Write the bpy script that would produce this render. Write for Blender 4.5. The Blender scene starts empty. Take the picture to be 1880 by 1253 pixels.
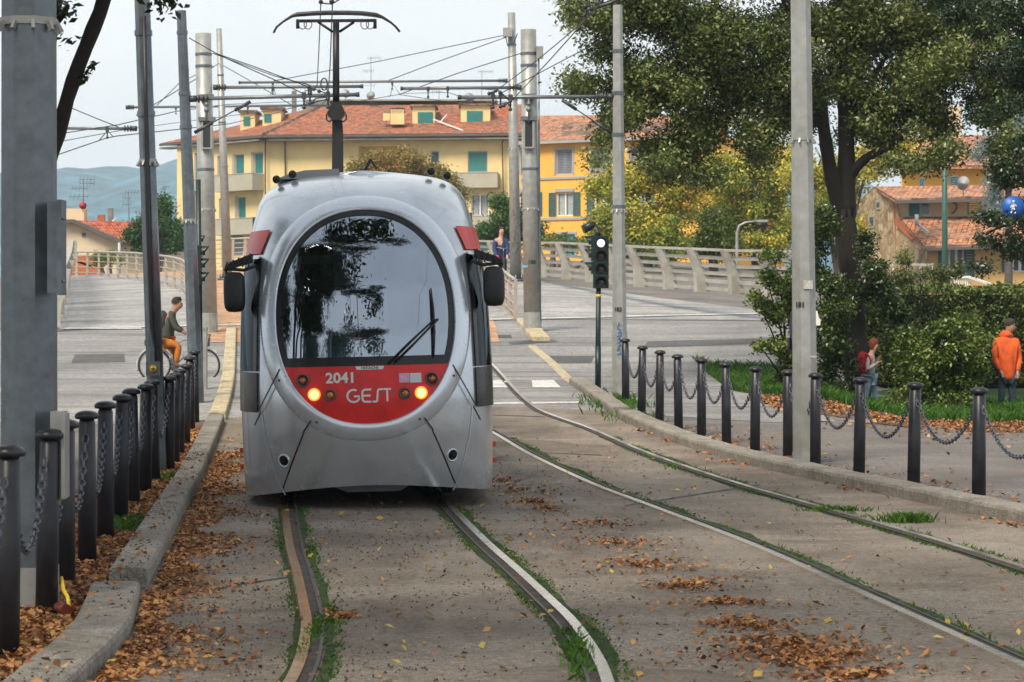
import bpy, bmesh, math, random
import numpy as np
from mathutils import Vector, Matrix, Euler
random.seed(7)
RNG = np.random.default_rng(11)
SC = bpy.context.scene
COL = SC.collection
PI = math.pi
F, HC, HX, HY = 4500.0, 1.75, 940.0, 581.0      # camera constants measured on the photograph


def lerp(a, b, t):
    return a + (b - a) * t


def sstep(a, b, x):
    t = np.clip((x - a) / (b - a), 0, 1)
    return t * t * (3 - 2 * t)


# ---------------------------------------------------------------- ground height
_d = np.arange(-60, 400, 0.5)
_p = np.interp(_d, [-60, 31, 36, 42, 49, 55, 61.6, 68, 75, 82, 90, 104, 118, 126, 150, 400],
               [0, 0, .12, .34, .50, .86, 1.35, 1.83, 2.35, 2.8, 3.25, 3.95, 4.55, 4.7, 0.0, 0.0])
_k = np.exp(-0.5 * (np.arange(-12, 13) * .5 / 1.8) ** 2)
_k /= _k.sum()
_p = np.convolve(np.pad(_p, 12, mode='edge'), _k, mode='valid')


def gz(x, d):
    x = np.asarray(x, float)
    d = np.asarray(d, float)
    p = np.interp(d, _d, _p)
    p = p - .04 * np.abs(x) * sstep(58, 83, d) * (d < 140)
    xs = np.interp(d, [30, 38, 56, 62, 68, 80, 120], [4.4, 4.6, 5.8, 7.4, 12.0, 13.5, 17])
    p = p * (1 - sstep(xs, xs + 2.2, x))
    xl = np.interp(d, [40, 60, 66, 110, 125], [-40, -22, -13.2, -23, -26])
    p = p * (1 - sstep(-xl, -xl + 4, -x))
    return np.maximum(p, 0) * 1.0


def g1(x, d):
    return float(gz(x, d))


def W(px, py, d):
    return Vector(((px - HX) * d / F, d, HC - (py - HY) * d / F))


def G(px, py, lift=0.0):
    """point of the ground seen at a pixel of the photograph"""
    ds = np.arange(7, 150, .05)
    z = HC - (py - HY) * ds / F
    g = gz((px - HX) * ds / F, ds)
    i = np.argmax(z <= g + 1e-6)
    d = ds[i]
    return Vector(((px - HX) * d / F, d, g1((px - HX) * d / F, d) + lift))


def GX(px, d, lift=0.0):
    x = (px - HX) * d / F
    return Vector((x, d, g1(x, d) + lift))


def spline(pts, n):
    """Catmull-Rom through tuples, n samples"""
    P_ = np.array(pts, float)
    seg = np.linalg.norm(np.diff(P_, axis=0), axis=1)
    t = np.concatenate([[0], np.cumsum(seg)])
    q = np.linspace(0, t[-1], n)
    out = []
    m = np.zeros_like(P_)
    m[1:-1] = (P_[2:] - P_[:-2]) / (t[2:] - t[:-2])[:, None]
    m[0] = (P_[1] - P_[0]) / seg[0]
    m[-1] = (P_[-1] - P_[-2]) / seg[-1]
    for s in q:
        i = min(np.searchsorted(t, s, side='right') - 1, len(seg) - 1)
        h = seg[i]
        u = (s - t[i]) / h
        out.append((2 * u**3 - 3 * u**2 + 1) * P_[i] + (u**3 - 2 * u**2 + u) * h * m[i]
                   + (-2 * u**3 + 3 * u**2) * P_[i + 1] + (u**3 - u**2) * h * m[i + 1])
    return np.array(out)


# ---------------------------------------------------------------- scene objects
BASE = {}


def tag(o, label=None, cat=None, group=None, kind=None):
    if label:
        o['label'] = label
    if cat:
        o['category'] = cat
    if group:
        o['group'] = group
    if kind:
        o['kind'] = kind
    return o


def thing(name, label, cat, loc=(0, 0, 0), group=None):
    o = bpy.data.objects.new(name, None)
    o.empty_display_size = .2
    COL.objects.link(o)
    o.location = loc
    BASE[o.name] = Vector(loc)
    return tag(o, label, cat, group)


def root_base(o):
    while o.parent is not None:
        o = o.parent
    return BASE.get(o.name, Vector((0, 0, 0)))


def copy_tree(o, parent=None):
    c = o.copy()
    COL.objects.link(c)
    if parent is not None:
        c.parent = parent
    else:
        BASE[c.name] = Vector((0, 0, 0))
    for ch in [k for k in o.children]:
        copy_tree(ch, c)
    return c


class MB:
    """collects faces, then becomes ONE mesh object"""

    def __init__(self):
        self.v, self.f, self.s, self.mi = [], [], [], []
        self.cur = 0

    def add(self, vs, fs, smooth=False):
        b = len(self.v)
        self.v.extend([tuple(p) for p in vs])
        for f in fs:
            self.f.append([b + i for i in f])
            self.s.append(smooth)
            self.mi.append(self.cur)
        return self

    def poly(self, pts):
        return self.add(pts, [list(range(len(pts)))])

    def box(self, c, s, R=None, bev=0):
        hx, hy, hz = s[0] / 2, s[1] / 2, s[2] / 2
        c = Vector(c)
        vs = [Vector((x, y, z)) for x in (-hx, hx) for y in (-hy, hy) for z in (-hz, hz)]
        if R is not None:
            vs = [R @ v for v in vs]
        vs = [v + c for v in vs]
        return self.add(vs, [(0, 1, 3, 2), (4, 6, 7, 5), (0, 4, 5, 1), (2, 3, 7, 6), (0, 2, 6, 4), (1, 5, 7, 3)])

    def bar(self, a, b, w, h, up=(0, 0, 1)):
        """box from a to b with cross-section w (sideways) x h (up)"""
        a, b = Vector(a), Vector(b)
        y = (b - a)
        L = y.length
        y.normalize()
        x = y.cross(Vector(up))
        if x.length < 1e-4:
            x = y.cross(Vector((1, 0, 0)))
        x.normalize()
        z = x.cross(y)
        R = Matrix((x, y, z)).transposed()
        return self.box((a + b) / 2, (w, L, h), R)

    def tube(self, pts, r, n=8, cap=True, smooth=True, twist=0.0):
        pts = [Vector(p) for p in pts]
        m = len(pts)
        rs = r if isinstance(r, (list, tuple, np.ndarray)) else [r] * m
        t0 = (pts[1] - pts[0]).normalized()
        u = t0.cross(Vector((0, 0, 1)))
        if u.length < 1e-3:
            u = Vector((1, 0, 0))
        u.normalize()
        vs, fs = [], []
        for i in range(m):
            t = (pts[min(i + 1, m - 1)] - pts[max(i - 1, 0)]).normalized()
            u = (u - t * u.dot(t))
            if u.length < 1e-6:
                u = t.orthogonal()
            u.normalize()
            w = t.cross(u)
            for k in range(n):
                a = twist + 2 * PI * k / n
                vs.append(pts[i] + (u * math.cos(a) + w * math.sin(a)) * rs[i])
        for i in range(m - 1):
            for k in range(n):
                k2 = (k + 1) % n
                fs.append((i * n + k, i * n + k2, (i + 1) * n + k2, (i + 1) * n + k))
        self.add(vs, fs, smooth)
        if cap:
            b = len(self.v) - len(vs)
            self.f.append([b + k for k in range(n)][::-1])
            self.f.append([b + (m - 1) * n + k for k in range(n)])
            self.s += [False, False]
            self.mi += [self.cur, self.cur]
        return self

    def lathe(self, prof, n=16, c=(0, 0, 0), R=None, smooth=True):
        """profile of (r, z) about local z"""
        c = Vector(c)
        vs, fs = [], []
        for r, z in prof:
            for k in range(n):
                a = 2 * PI * k / n
                p = Vector((r * math.cos(a), r * math.sin(a), z))
                if R is not None:
                    p = R @ p
                vs.append(p + c)
        m = len(prof)
        for i in range(m - 1):
            for k in range(n):
                k2 = (k + 1) % n
                fs.append((i * n + k, i * n + k2, (i + 1) * n + k2, (i + 1) * n + k))
        if prof[0][0] > 1e-6:
            fs.append([k for k in range(n)][::-1])
        if prof[-1][0] > 1e-6:
            fs.append([(m - 1) * n + k for k in range(n)])
        return self.add(vs, fs, smooth)

    def ball(self, c, r, nu=10, nv=7, R=None):
        r = r if isinstance(r, (tuple, list)) else (r, r, r)
        c = Vector(c)
        vs, fs = [], []
        for j in range(nv + 1):
            th = PI * j / nv
            for i in range(nu):
                ph = 2 * PI * i / nu
                p = Vector((r[0] * math.sin(th) * math.cos(ph), r[1] * math.sin(th) * math.sin(ph), r[2] * math.cos(th)))
                if R is not None:
                    p = R @ p
                vs.append(p + c)
        for j in range(nv):
            for i in range(nu):
                i2 = (i + 1) % nu
                fs.append((j * nu + i, (j + 1) * nu + i, (j + 1) * nu + i2, j * nu + i2))
        return self.add(vs, fs, True)

    def grid(self, rows, smooth=True, close=False):
        """rows: list of equal length point lists"""
        n = len(rows[0])
        vs = [p for r in rows for p in r]
        fs = []
        for j in range(len(rows) - 1):
            for i in range(n - 1 + (1 if close else 0)):
                i2 = (i + 1) % n
                fs.append((j * n + i, j * n + i2, (j + 1) * n + i2, (j + 1) * n + i))
        return self.add(vs, fs, smooth)

    def extrude(self, pts, vec):
        """closed outline of 3D points pushed along vec"""
        vec = Vector(vec)
        n = len(pts)
        a = [Vector(p) for p in pts]
        vs = a + [p + vec for p in a]
        fs = [list(range(n))[::-1], [n + i for i in range(n)]]
        for i in range(n):
            j = (i + 1) % n
            fs.append((i, j, n + j, n + i))
        return self.add(vs, fs)

    def build(self, name, mats, parent=None, loc=None, fix=True):
        me = bpy.data.meshes.new(name)
        off = root_base(parent) if parent is not None else (Vector(loc) if loc is not None else Vector((0, 0, 0)))
        vs = np.array(self.v, float).reshape(-1, 3) - np.array(off)
        me.from_pydata(vs.tolist(), [], self.f)
        if fix:
            bm = bmesh.new()
            bm.from_mesh(me)
            bmesh.ops.recalc_face_normals(bm, faces=bm.faces[:])
            bm.to_mesh(me)
            bm.free()
        me.polygons.foreach_set('use_smooth', self.s)
        ms = mats if isinstance(mats, (list, tuple)) else [mats]
        for m in ms:
            me.materials.append(m)
        if len(ms) > 1:
            me.polygons.foreach_set('material_index', self.mi)
        me.update()
        o = bpy.data.objects.new(name, me)
        COL.objects.link(o)
        if parent is not None:
            o.parent = parent
        elif loc is not None:
            o.location = loc
            BASE[o.name] = Vector(loc)
        return o


def quads_obj(name, V4, mat, parent=None, loc=None):
    """V4: (N,4,3) array of separate quads -> one mesh object"""
    off = root_base(parent) if parent is not None else (Vector(loc) if loc is not None else Vector((0, 0, 0)))
    N = len(V4)
    me = bpy.data.meshes.new(name)
    me.vertices.add(N * 4)
    me.loops.add(N * 4)
    me.polygons.add(N)
    me.vertices.foreach_set('co', (V4.reshape(-1, 3) - np.array(off)).astype(np.float32).ravel())
    me.loops.foreach_set('vertex_index', np.arange(N * 4, dtype=np.int32))
    me.polygons.foreach_set('loop_start', np.arange(0, N * 4, 4, dtype=np.int32))
    me.polygons.foreach_set('loop_total', np.full(N, 4, dtype=np.int32))
    me.update(calc_edges=True)
    me.materials.append(mat)
    o = bpy.data.objects.new(name, me)
    COL.objects.link(o)
    if parent is not None:
        o.parent = parent
    elif loc is not None:
        o.location = loc
    return o


def leaf_quads(C, size, aspect=.5, up=.6, jit=.35, droop=0.0):
    """diamond leaves round centres C, facing mostly outward and up"""
    N = len(C)
    nrm = RNG.normal(size=(N, 3))
    nrm[:, 2] = np.abs(nrm[:, 2]) * .6 + up
    nrm /= np.linalg.norm(nrm, axis=1)[:, None]
    a = RNG.normal(size=(N, 3))
    a[:, 2] -= droop
    a -= nrm * (a * nrm).sum(1)[:, None]
    a /= np.linalg.norm(a, axis=1)[:, None] + 1e-9
    b = np.cross(nrm, a)
    L = size * (1 + jit * RNG.uniform(-1, 1, N))[:, None]
    fold = nrm * L * .08
    return np.stack([C - a * L / 2, C + b * L * aspect / 2 + fold, C + a * L / 2, C - b * L * aspect / 2 + fold], 1)


def text_tris(body, size=1.0, bold=0.0, align='CENTER'):
    cu = bpy.data.curves.new('lettering', 'FONT')
    cu.body = body
    cu.size = size
    cu.align_x = align
    cu.align_y = 'CENTER'
    cu.offset = bold
    cu.resolution_u = 3
    ob = bpy.data.objects.new('lettering', cu)
    COL.objects.link(ob)
    dg = bpy.context.evaluated_depsgraph_get()
    me = bpy.data.meshes.new_from_object(ob.evaluated_get(dg))
    vs = [tuple(v.co) for v in me.vertices]
    fs = [tuple(p.vertices) for p in me.polygons]
    bpy.data.objects.remove(ob)
    bpy.data.meshes.remove(me)
    bpy.data.curves.remove(cu)
    return vs, fs


# ---------------------------------------------------------------- materials
def _nodes(name):
    m = bpy.data.materials.new(name)
    m.use_nodes = True
    nt = m.node_tree
    b = nt.nodes['Principled BSDF']
    return m, nt, b


def nd(nt, kind, **kw):
    n = nt.nodes.new(kind)
    for k, v in kw.items():
        if k.startswith('i_'):
            n.inputs[k[2:].replace('_', ' ')].default_value = v
        else:
            setattr(n, k, v)
    return n


def rgba(c):
    return (c[0], c[1], c[2], 1)


def ramp(nt, fac, stops):
    r = nt.nodes.new('ShaderNodeValToRGB')
    e = r.color_ramp.elements
    while len(e) < len(stops):
        e.new(.5)
    for k, (p, c) in enumerate(stops):
        e[k].position = p
        e[k].color = rgba(c) if len(c) == 3 else c
    nt.links.new(fac, r.inputs[0])
    return r.outputs[0]


def mixc(nt, fac, a, b, mode='MIX'):
    m = nt.nodes.new('ShaderNodeMix')
    m.data_type = 'RGBA'
    m.blend_type = mode
    for sock, val in ((m.inputs[0], fac), (m.inputs[6], a), (m.inputs[7], b)):
        if isinstance(val, (int, float)):
            sock.default_value = val
        elif isinstance(val, (tuple, list)):
            sock.default_value = rgba(val)
        else:
            nt.links.new(val, sock)
    return m.outputs[2]


def noise(nt, pos, scale, detail=3, rough=.55, dist=0):
    n = nd(nt, 'ShaderNodeTexNoise')
    n.inputs['Scale'].default_value = scale
    n.inputs['Detail'].default_value = detail
    n.inputs['Roughness'].default_value = rough
    n.inputs['Distortion'].default_value = dist
    nt.links.new(pos, n.inputs['Vector'])
    return n.outputs[0]


def geo(nt):
    return nt.nodes.new('ShaderNodeNewGeometry')


def bumpn(nt, b, h, strength, dist=.01):
    bp = nt.nodes.new('ShaderNodeBump')
    bp.inputs['Strength'].default_value = strength
    bp.inputs['Distance'].default_value = dist
    nt.links.new(h, bp.inputs['Height'])
    nt.links.new(bp.outputs[0], b.inputs['Normal'])


def mat(name, col, rough=.6, metal=0.0, var=.12, vs=6.0, bump=0.0, bs=60.0, coat=0.0, spec=.5, dirt=None, ds=2.0, dirt_amt=.5):
    m, nt, b = _nodes(name)
    g = geo(nt)
    c2 = tuple(min(1, x * (1 + var)) for x in col)
    c1 = tuple(x * (1 - var) for x in col)
    n = noise(nt, g.outputs['Position'], vs, 4, .6)
    c = ramp(nt, n, [(.3, c1), (.7, c2)])
    if dirt is not None:
        n2 = noise(nt, g.outputs['Position'], ds, 5, .65, .4)
        f = ramp(nt, n2, [(.45, (0, 0, 0)), (.72, (dirt_amt,) * 3)])
        c = mixc(nt, f, c, dirt)
    nt.links.new(c, b.inputs['Base Color'])
    rr = nd(nt, 'ShaderNodeMapRange')
    rr.inputs['To Min'].default_value = max(0, rough - .08)
    rr.inputs['To Max'].default_value = min(1, rough + .1)
    nt.links.new(n, rr.inputs[0])
    nt.links.new(rr.outputs[0], b.inputs['Roughness'])
    b.inputs['Metallic'].default_value = metal
    b.inputs['Specular IOR Level'].default_value = spec
    b.inputs['Coat Weight'].default_value = coat
    b.inputs['Coat Roughness'].default_value = .05
    if bump:
        bumpn(nt, b, noise(nt, g.outputs['Position'], bs, 3), bump)
    return m


def ground_mat(name, cols, big=.35, grain=180, patch=None, patch_scale=.6, rough=.85, bump=.35, streak=None):
    """cols: (dark, mid, light); multi-scale worn paving"""
    m, nt, b = _nodes(name)
    g = geo(nt)
    pos = g.outputs['Position']
    n1 = noise(nt, pos, big, 5, .6, .3)
    c = ramp(nt, n1, [(.3, cols[0]), (.5, cols[1]), (.72, cols[2])])
    n2 = noise(nt, pos, grain * .5, 3, .8)
    gr = ramp(nt, n2, [(.36, (.30, .29, .28)), (.5, (1, 1, 1)), (.64, (1.75, 1.7, 1.66))])
    c = mixc(nt, .9, c, gr, 'MULTIPLY')
    n2b = noise(nt, pos, grain / 9, 5, .75)
    gr2 = ramp(nt, n2b, [(.33, (.55, .54, .53)), (.5, (1, 1, 1)), (.67, (1.35, 1.33, 1.3))])
    c = mixc(nt, .9, c, gr2, 'MULTIPLY')
    if patch is not None:
        n3 = noise(nt, pos, patch_scale, 6, .7, .8)
        f = ramp(nt, n3, [(.5, (0, 0, 0)), (.66, (.75, .75, .75))])
        c = mixc(nt, f, c, patch)
    if streak is not None:
        mp = nd(nt, 'ShaderNodeMapping')
        mp.inputs['Scale'].default_value = streak[1]
        nt.links.new(pos, mp.inputs[0])
        n4 = noise(nt, mp.outputs[0], 1.0, 5, .65, .6)
        f = ramp(nt, n4, [(.48, (0, 0, 0)), (.7, (streak[2],) * 3)])
        c = mixc(nt, f, c, streak[0])
    nt.links.new(c, b.inputs['Base Color'])
    b.inputs['Roughness'].default_value = rough
    b.inputs['Specular IOR Level'].default_value = .3
    bumpn(nt, b, n2b, bump, .01)
    return m


def leaf_mat(name, stops, rough=.45, trans=.25, spec=.4, big=.5):
    """colour varies from leaf to leaf and from bough to bough"""
    m, nt, b = _nodes(name)
    g = geo(nt)
    n = noise(nt, g.outputs['Position'], big, 3, .6)
    mr = nd(nt, 'ShaderNodeMath', operation='MULTIPLY_ADD')
    nt.links.new(g.outputs['Random Per Island'], mr.inputs[0])
    mr.inputs[1].default_value = .62
    mm = nd(nt, 'ShaderNodeMath', operation='MULTIPLY_ADD')
    nt.links.new(n, mm.inputs[0])
    mm.inputs[1].default_value = 1.1
    mm.inputs[2].default_value = -.36
    nt.links.new(mm.outputs[0], mr.inputs[2])
    c = ramp(nt, mr.outputs[0], stops)
    nt.links.new(c, b.inputs['Base Color'])
    b.inputs['Roughness'].default_value = rough
    b.inputs['Specular IOR Level'].default_value = spec
    tr = nd(nt, 'ShaderNodeBsdfTranslucent')
    nt.links.new(c, tr.inputs[0])
    mx = nd(nt, 'ShaderNodeMixShader')
    mx.inputs[0].default_value = trans
    nt.links.new(b.outputs[0], mx.inputs[1])
    nt.links.new(tr.outputs[0], mx.inputs[2])
    out = [k for k in nt.nodes if k.type == 'OUTPUT_MATERIAL'][0]
    nt.links.new(mx.outputs[0], out.inputs[0])
    return m


def emit_mat(name, col, strength):
    m, nt, b = _nodes(name)
    b.inputs['Base Color'].default_value = rgba(col)
    b.inputs['Emission Color'].default_value = rgba(col)
    b.inputs['Emission Strength'].default_value = strength
    return m


def glass_mat(name, tint, ior=1.5, base=.08, rough=.0, gain=1.0):
    """thin pane: tinted see-through plus sky reflection by angle"""
    m, nt, b = _nodes(name)
    nt.nodes.remove(b)
    t = nd(nt, 'ShaderNodeBsdfTransparent')
    t.inputs[0].default_value = rgba(tint)
    gl = nd(nt, 'ShaderNodeBsdfGlossy')
    gl.inputs[0].default_value = (.80, .89, 1, 1)
    gl.inputs['Roughness'].default_value = rough
    fr = nd(nt, 'ShaderNodeFresnel')
    fr.inputs[0].default_value = ior
    ad = nd(nt, 'ShaderNodeMath', operation='MULTIPLY_ADD', use_clamp=True)
    nt.links.new(fr.outputs[0], ad.inputs[0])
    ad.inputs[1].default_value = gain
    ad.inputs[2].default_value = base
    mx = nd(nt, 'ShaderNodeMixShader')
    nt.links.new(ad.outputs[0], mx.inputs[0])
    nt.links.new(t.outputs[0], mx.inputs[1])
    nt.links.new(gl.outputs[0], mx.inputs[2])
    out = [k for k in nt.nodes if k.type == 'OUTPUT_MATERIAL'][0]
    nt.links.new(mx.outputs[0], out.inputs[0])
    return m


def tile_mat(name, c1, c2, c3, pitch=.22, row=.36):
    """pantiles: rows across the roof's UV (u along eave, v up the slope)"""
    m, nt, b = _nodes(name)
    uv = nd(nt, 'ShaderNodeUVMap')
    br = nd(nt, 'ShaderNodeTexBrick')
    br.offset = 0
    nt.links.new(uv.outputs[0], br.inputs['Vector'])
    br.inputs['Scale'].default_value = 1
    br.inputs['Brick Width'].default_value = pitch
    br.inputs['Row Height'].default_value = row
    br.inputs['Mortar Size'].default_value = .03
    br.inputs['Mortar Smooth'].default_value = .6
    br.inputs['Color1'].default_value = rgba(c1)
    br.inputs['Color2'].default_value = rgba(c2)
    br.inputs['Mortar'].default_value = rgba(tuple(x * .3 for x in c3))
    g = geo(nt)
    n = noise(nt, g.outputs['Position'], .9, 6, .75)
    f = ramp(nt, n, [(.42, (0, 0, 0)), (.58, (.9, .9, .9))])
    c = mixc(nt, f, br.outputs['Color'], c3)
    n2 = noise(nt, g.outputs['Position'], 3.2, 4, .75)
    c = mixc(nt, .95, c, ramp(nt, n2, [(.38, (.38, .36, .36)), (.5, (1, 1, 1)), (.64, (1.6, 1.5, 1.4))]), 'MULTIPLY')
    nt.links.new(c, b.inputs['Base Color'])
    b.inputs['Roughness'].default_value = .85
    bumpn(nt, b, br.outputs['Fac'], -.8, .06)
    return m


M = {}
M['steel'] = mat('galvanised steel', (.15, .175, .195), .34, .6, .22, 9, .05, 120, dirt=(.07, .08, .09), ds=1.1, dirt_amt=.65)
M['steel_pale'] = mat('pale weathered steel', (.34, .345, .325), .42, .35, .16, 7, .05, 100, dirt=(.20, .19, .165), ds=.9, dirt_amt=.6)
M['steel_dark'] = mat('dark bracket steel', (.06, .063, .068), .45, .5, .2, 20)
M['tubegrey'] = mat('grey bracket tube', (.16, .17, .18), .4, .4, .2, 15)
M['bollard'] = mat('bollard paint', (.013, .014, .020), .38, .1, .3, 14, .08, 90, dirt=(.05, .047, .045), ds=5, dirt_amt=.4)
M['chain'] = mat('chain steel', (.10, .105, .13), .38, .5, .3, 40)
M['black'] = mat('black rubber', (.012, .012, .014), .5, 0, .2, 20)
M['wire'] = mat('wire', (.03, .03, .033), .5, .3, .1, 5)
M['white'] = mat('white paint', (.72, .72, .70), .5, 0, .06, 8)
M['yellow'] = mat('yellow paint', (.75, .52, .04), .5, 0, .08, 8)
M['greenmetal'] = mat('dark green signal housing', (.009, .024, .022), .4, .1, .15, 18)
M['greenpole'] = mat('green painted pole', (.03, .10, .075), .45, 0, .15, 8)
M['lettering'] = mat('dark lettering', (.02, .02, .025), .6, 0, .1)
M['blueink'] = mat('blue spray paint', (.03, .12, .38), .6, 0, .2)
SUN_E = 4.6
EXPOSURE = 0.2
HAZE = 0.00028
# ================================================================ ground, paving, kerbs, rails
GM = {}
GM['plaza'] = ground_mat('plaza asphalt', ((.105, .096, .09), (.155, .144, .135), (.205, .192, .18)), .5, 150,
                         patch=(.17, .12, .08), patch_scale=.8, streak=((.085, .08, .08), (.25, 1.6, 1), .5))
GM['road'] = ground_mat('crossing road asphalt', ((.16, .157, .155), (.25, .245, .24), (.33, .325, .315)), .25, 90,
                        streak=((.10, .10, .102), (.10, 1.5, 1), .95))
GM['deck'] = ground_mat('bridge deck paving', ((.22, .22, .22), (.32, .32, .315), (.42, .415, .405)), .35, 60,
                        streak=((.17, .17, .175), (.14, 1.2, 1), .9))
GM['bed'] = ground_mat('tramway bed', ((.120, .097, .073), (.195, .161, .126), (.285, .243, .196)), .6, 170,
                       patch=(.095, .078, .062), patch_scale=.7, streak=((.33, .29, .24), (.9, .12, 1), .4))
GM['bed_right'] = ground_mat('grey tramway bed', ((.105, .094, .084), (.150, .134, .12), (.205, .187, .168)), .55, 170,
                             patch=(.105, .098, .09), patch_scale=.45, streak=((.11, .10, .095), (.2, 2.4, 1), .5))
GM['brick'] = ground_mat('terracotta lane', ((.30, .17, .10), (.42, .25, .15), (.52, .34, .22)), .8, 40)
GM['soil'] = ground_mat('leaf mould', ((.05, .032, .02), (.10, .06, .035), (.17, .10, .055)), 1.4, 60)
GM['kerb'] = ground_mat('kerb stone', ((.185, .166, .14), (.25, .228, .195), (.31, .285, .245)), 1.3, 220, patch=(.14, .12, .095), patch_scale=1.6, bump=.15)
GM['kerb_yellow'] = ground_mat('faded yellow kerb paint', ((.33, .28, .19), (.46, .38, .23), (.50, .44, .33)), 2.2, 90, patch=(.30, .28, .245), patch_scale=2.0)
GM['paint'] = ground_mat('worn road paint', ((.40, .40, .39), (.58, .58, .56), (.70, .70, .68)), 1.4, 80)
GM['moss'] = ground_mat('moss', ((.012, .02, .006), (.028, .052, .010), (.06, .10, .018)), 5, 120, rough=.95)
GM['lawn'] = ground_mat('lawn earth', ((.018, .036, .008), (.03, .065, .012), (.05, .09, .02)), 1.0, 60)
GM['hill'] = ground_mat('wooded hill', ((.022, .085, .125), (.034, .115, .165), (.055, .15, .20)), .012, .06)  # blue of the distant haze is partly mixed into this colour


def sheet(name, xs, ds, m, dz, kind='structure'):
    X, D = np.meshgrid(xs, ds)
    Z = gz(X, D) + dz
    rows = [[(X[j, i], D[j, i], Z[j, i]) for i in range(len(xs))] for j in range(len(ds))]
    o = MB().grid(rows).build(name, m, fix=False)
    if kind:
        tag(o, kind=kind)
    return o


def strip(name, L, R, m, dz, step=.7, nc=8, kind='structure', build=True, mb=None):
    """paving between two ground lines given as (x, d) points"""
    n = max(4, int(max(np.linalg.norm(np.diff(np.array(q, float), axis=0), axis=1).sum() for q in (L, R)) / step))
    a, b = spline(L, n), spline(R, n)
    rows = []
    for i in range(n):
        row = []
        for k in range(nc + 1):
            p = a[i] + (b[i] - a[i]) * k / nc
            row.append((p[0], p[1], g1(p[0], p[1]) + dz))
        rows.append(row)
    mb = mb or MB()
    mb.grid(rows)
    if not build:
        return mb
    o = mb.build(name, m, fix=False)
    if kind:
        tag(o, kind=kind)
    return o


def steps(*seg):
    out = []
    for a, b, s in seg:
        out += list(np.arange(a, b, s))
    return np.array(out + [seg[-1][1]])


def xd(px, py):
    p = G(px, py)
    return (p.x, p.y)


sheet('ground', steps((-3000, -200, 400), (-200, -60, 20), (-60, -30, 4), (-30, 26, 1), (26, 60, 4), (60, 200, 20), (200, 3000, 400)),
      steps((-400, -40, 60), (-40, 0, 4), (0, 132, 1), (132, 160, 2), (160, 400, 20), (400, 4000, 400)), GM['plaza'], 0)

# --- track centre lines (x, d)
CL_LEFT = spline([(-2.6, -6), (-1.3, 0), (-.62, 6), (-.36, 9.5), (-.30, 11.74), (-.39, 13.65), (-.535, 15.1), (-.70, 16.6), (-.92, 18.5),
                  (-1.20, 21.2), (-1.48, 24), (-2.24, 31.3), (-3.15, 41.5), (-4.0, 50.5), (-5.05, 61), (-7.7, 90), (-10.2, 118)], 420)
CL_RIGHT = spline([(5.2, -6), (4.6, 0), (3.95, 6), (3.29, 12.2), (3.14, 13.6), (2.91, 15.7), (2.57, 18.7), (2.03, 22.4), (1.60, 25.3),
                   (1.0, 30.4), (.42, 35.1), (-.36, 39.6), (-1.02, 50.5), (-2.0, 61), (-4.6, 90), (-7.1, 118)], 420)


def offs(cl, o):
    t = np.gradient(cl, axis=0)
    t /= np.linalg.norm(t, axis=1)[:, None]
    return cl + np.stack([t[:, 1], -t[:, 0]], 1) * o


# --- crossing road and bridge deck
JL = [(-40, 56), xd(115, 606), xd(700, 594), xd(1000, 588), xd(1450, 578), (30, 66)]
rl = [(-40, 35.5), (-14, 35.5), (-5.6, 36.4), (-4, 38), (0, 40), (2.5, 38), (4.2, 36.8), (9, 40.5), (14, 44), (30, 50)]
strip('crossing_road', rl, [(p[0], p[1] + .4) for p in JL], GM['road'], .006, step=1.0, nc=20)
dl = [xd(115, 606), (-12.6, 66), (-15.0, 80), (-17.6, 95), (-21.3, 112), (-23.5, 124)]
dr = [xd(1440, 578), (8.6, 66), (7.4, 71), (4.2, 78), (.5, 88), (-3.0, 104), (-6.0, 124)]
strip('bridge_deck', [(p[0], p[1]) for p in dl], dr, GM['deck'], .010, step=1.0, nc=24)
# terracotta tram lane on the bridge
bl = [(-7.3, 58.5), (-8.6, 70), (-11.2, 90), (-14.5, 105), (-20.5, 121)]
br = [(-.3, 58.5), (-.55, 66), (-2.2, 84), (-3.8, 100), (-6.6, 121)]
strip('tram_lane', bl, br, GM['brick'], .016, step=1.0, nc=14)
# expansion joint between road and bridge
strip('deck_joint', JL[1:5], [(p[0], p[1] + .22) for p in JL[1:5]], M['steel_dark'], .020, step=.8, nc=1)
strip('deck_joint_plate', [(p[0], p[1] + .24) for p in JL[1:5]], [(p[0], p[1] + .62) for p in JL[1:5]], GM['paint'], .022, step=.8, nc=1)

# --- tramway beds
KL_IN = [(-1.9, 2), (-2.0, 8), xd(165, 1253), xd(235, 1170), xd(257, 1092), xd(272, 1082), xd(330, 960), xd(370, 885), xd(412, 776), xd(431, 720), xd(433, 640), (-6.9, 58)]
KR_IN = [(6.1, 2), (5.4, 8), xd(1880, 968), xd(1600, 905), xd(1400, 862), xd(1260, 820), xd(1130, 768), xd(1050, 708), xd(965, 640), (-.25, 58)]
kl = spline(KL_IN, 200)
kr = spline(KR_IN, 200)
mid = []
for d in np.linspace(2, 58, 60):
    xl_ = np.interp(d, CL_LEFT[:, 1], CL_LEFT[:, 0]) + .9
    xr_ = np.interp(d, CL_RIGHT[:, 1], CL_RIGHT[:, 0]) - .95
    mid.append((lerp(xl_, xr_, .82 if d < 30 else .6), d))
strip('tramway_bed', KL_IN, mid, GM['bed'], .005, step=.6, nc=14)
strip('tramway_bed', mid, KR_IN, GM['bed'], .005, step=.6, nc=14)
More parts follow.
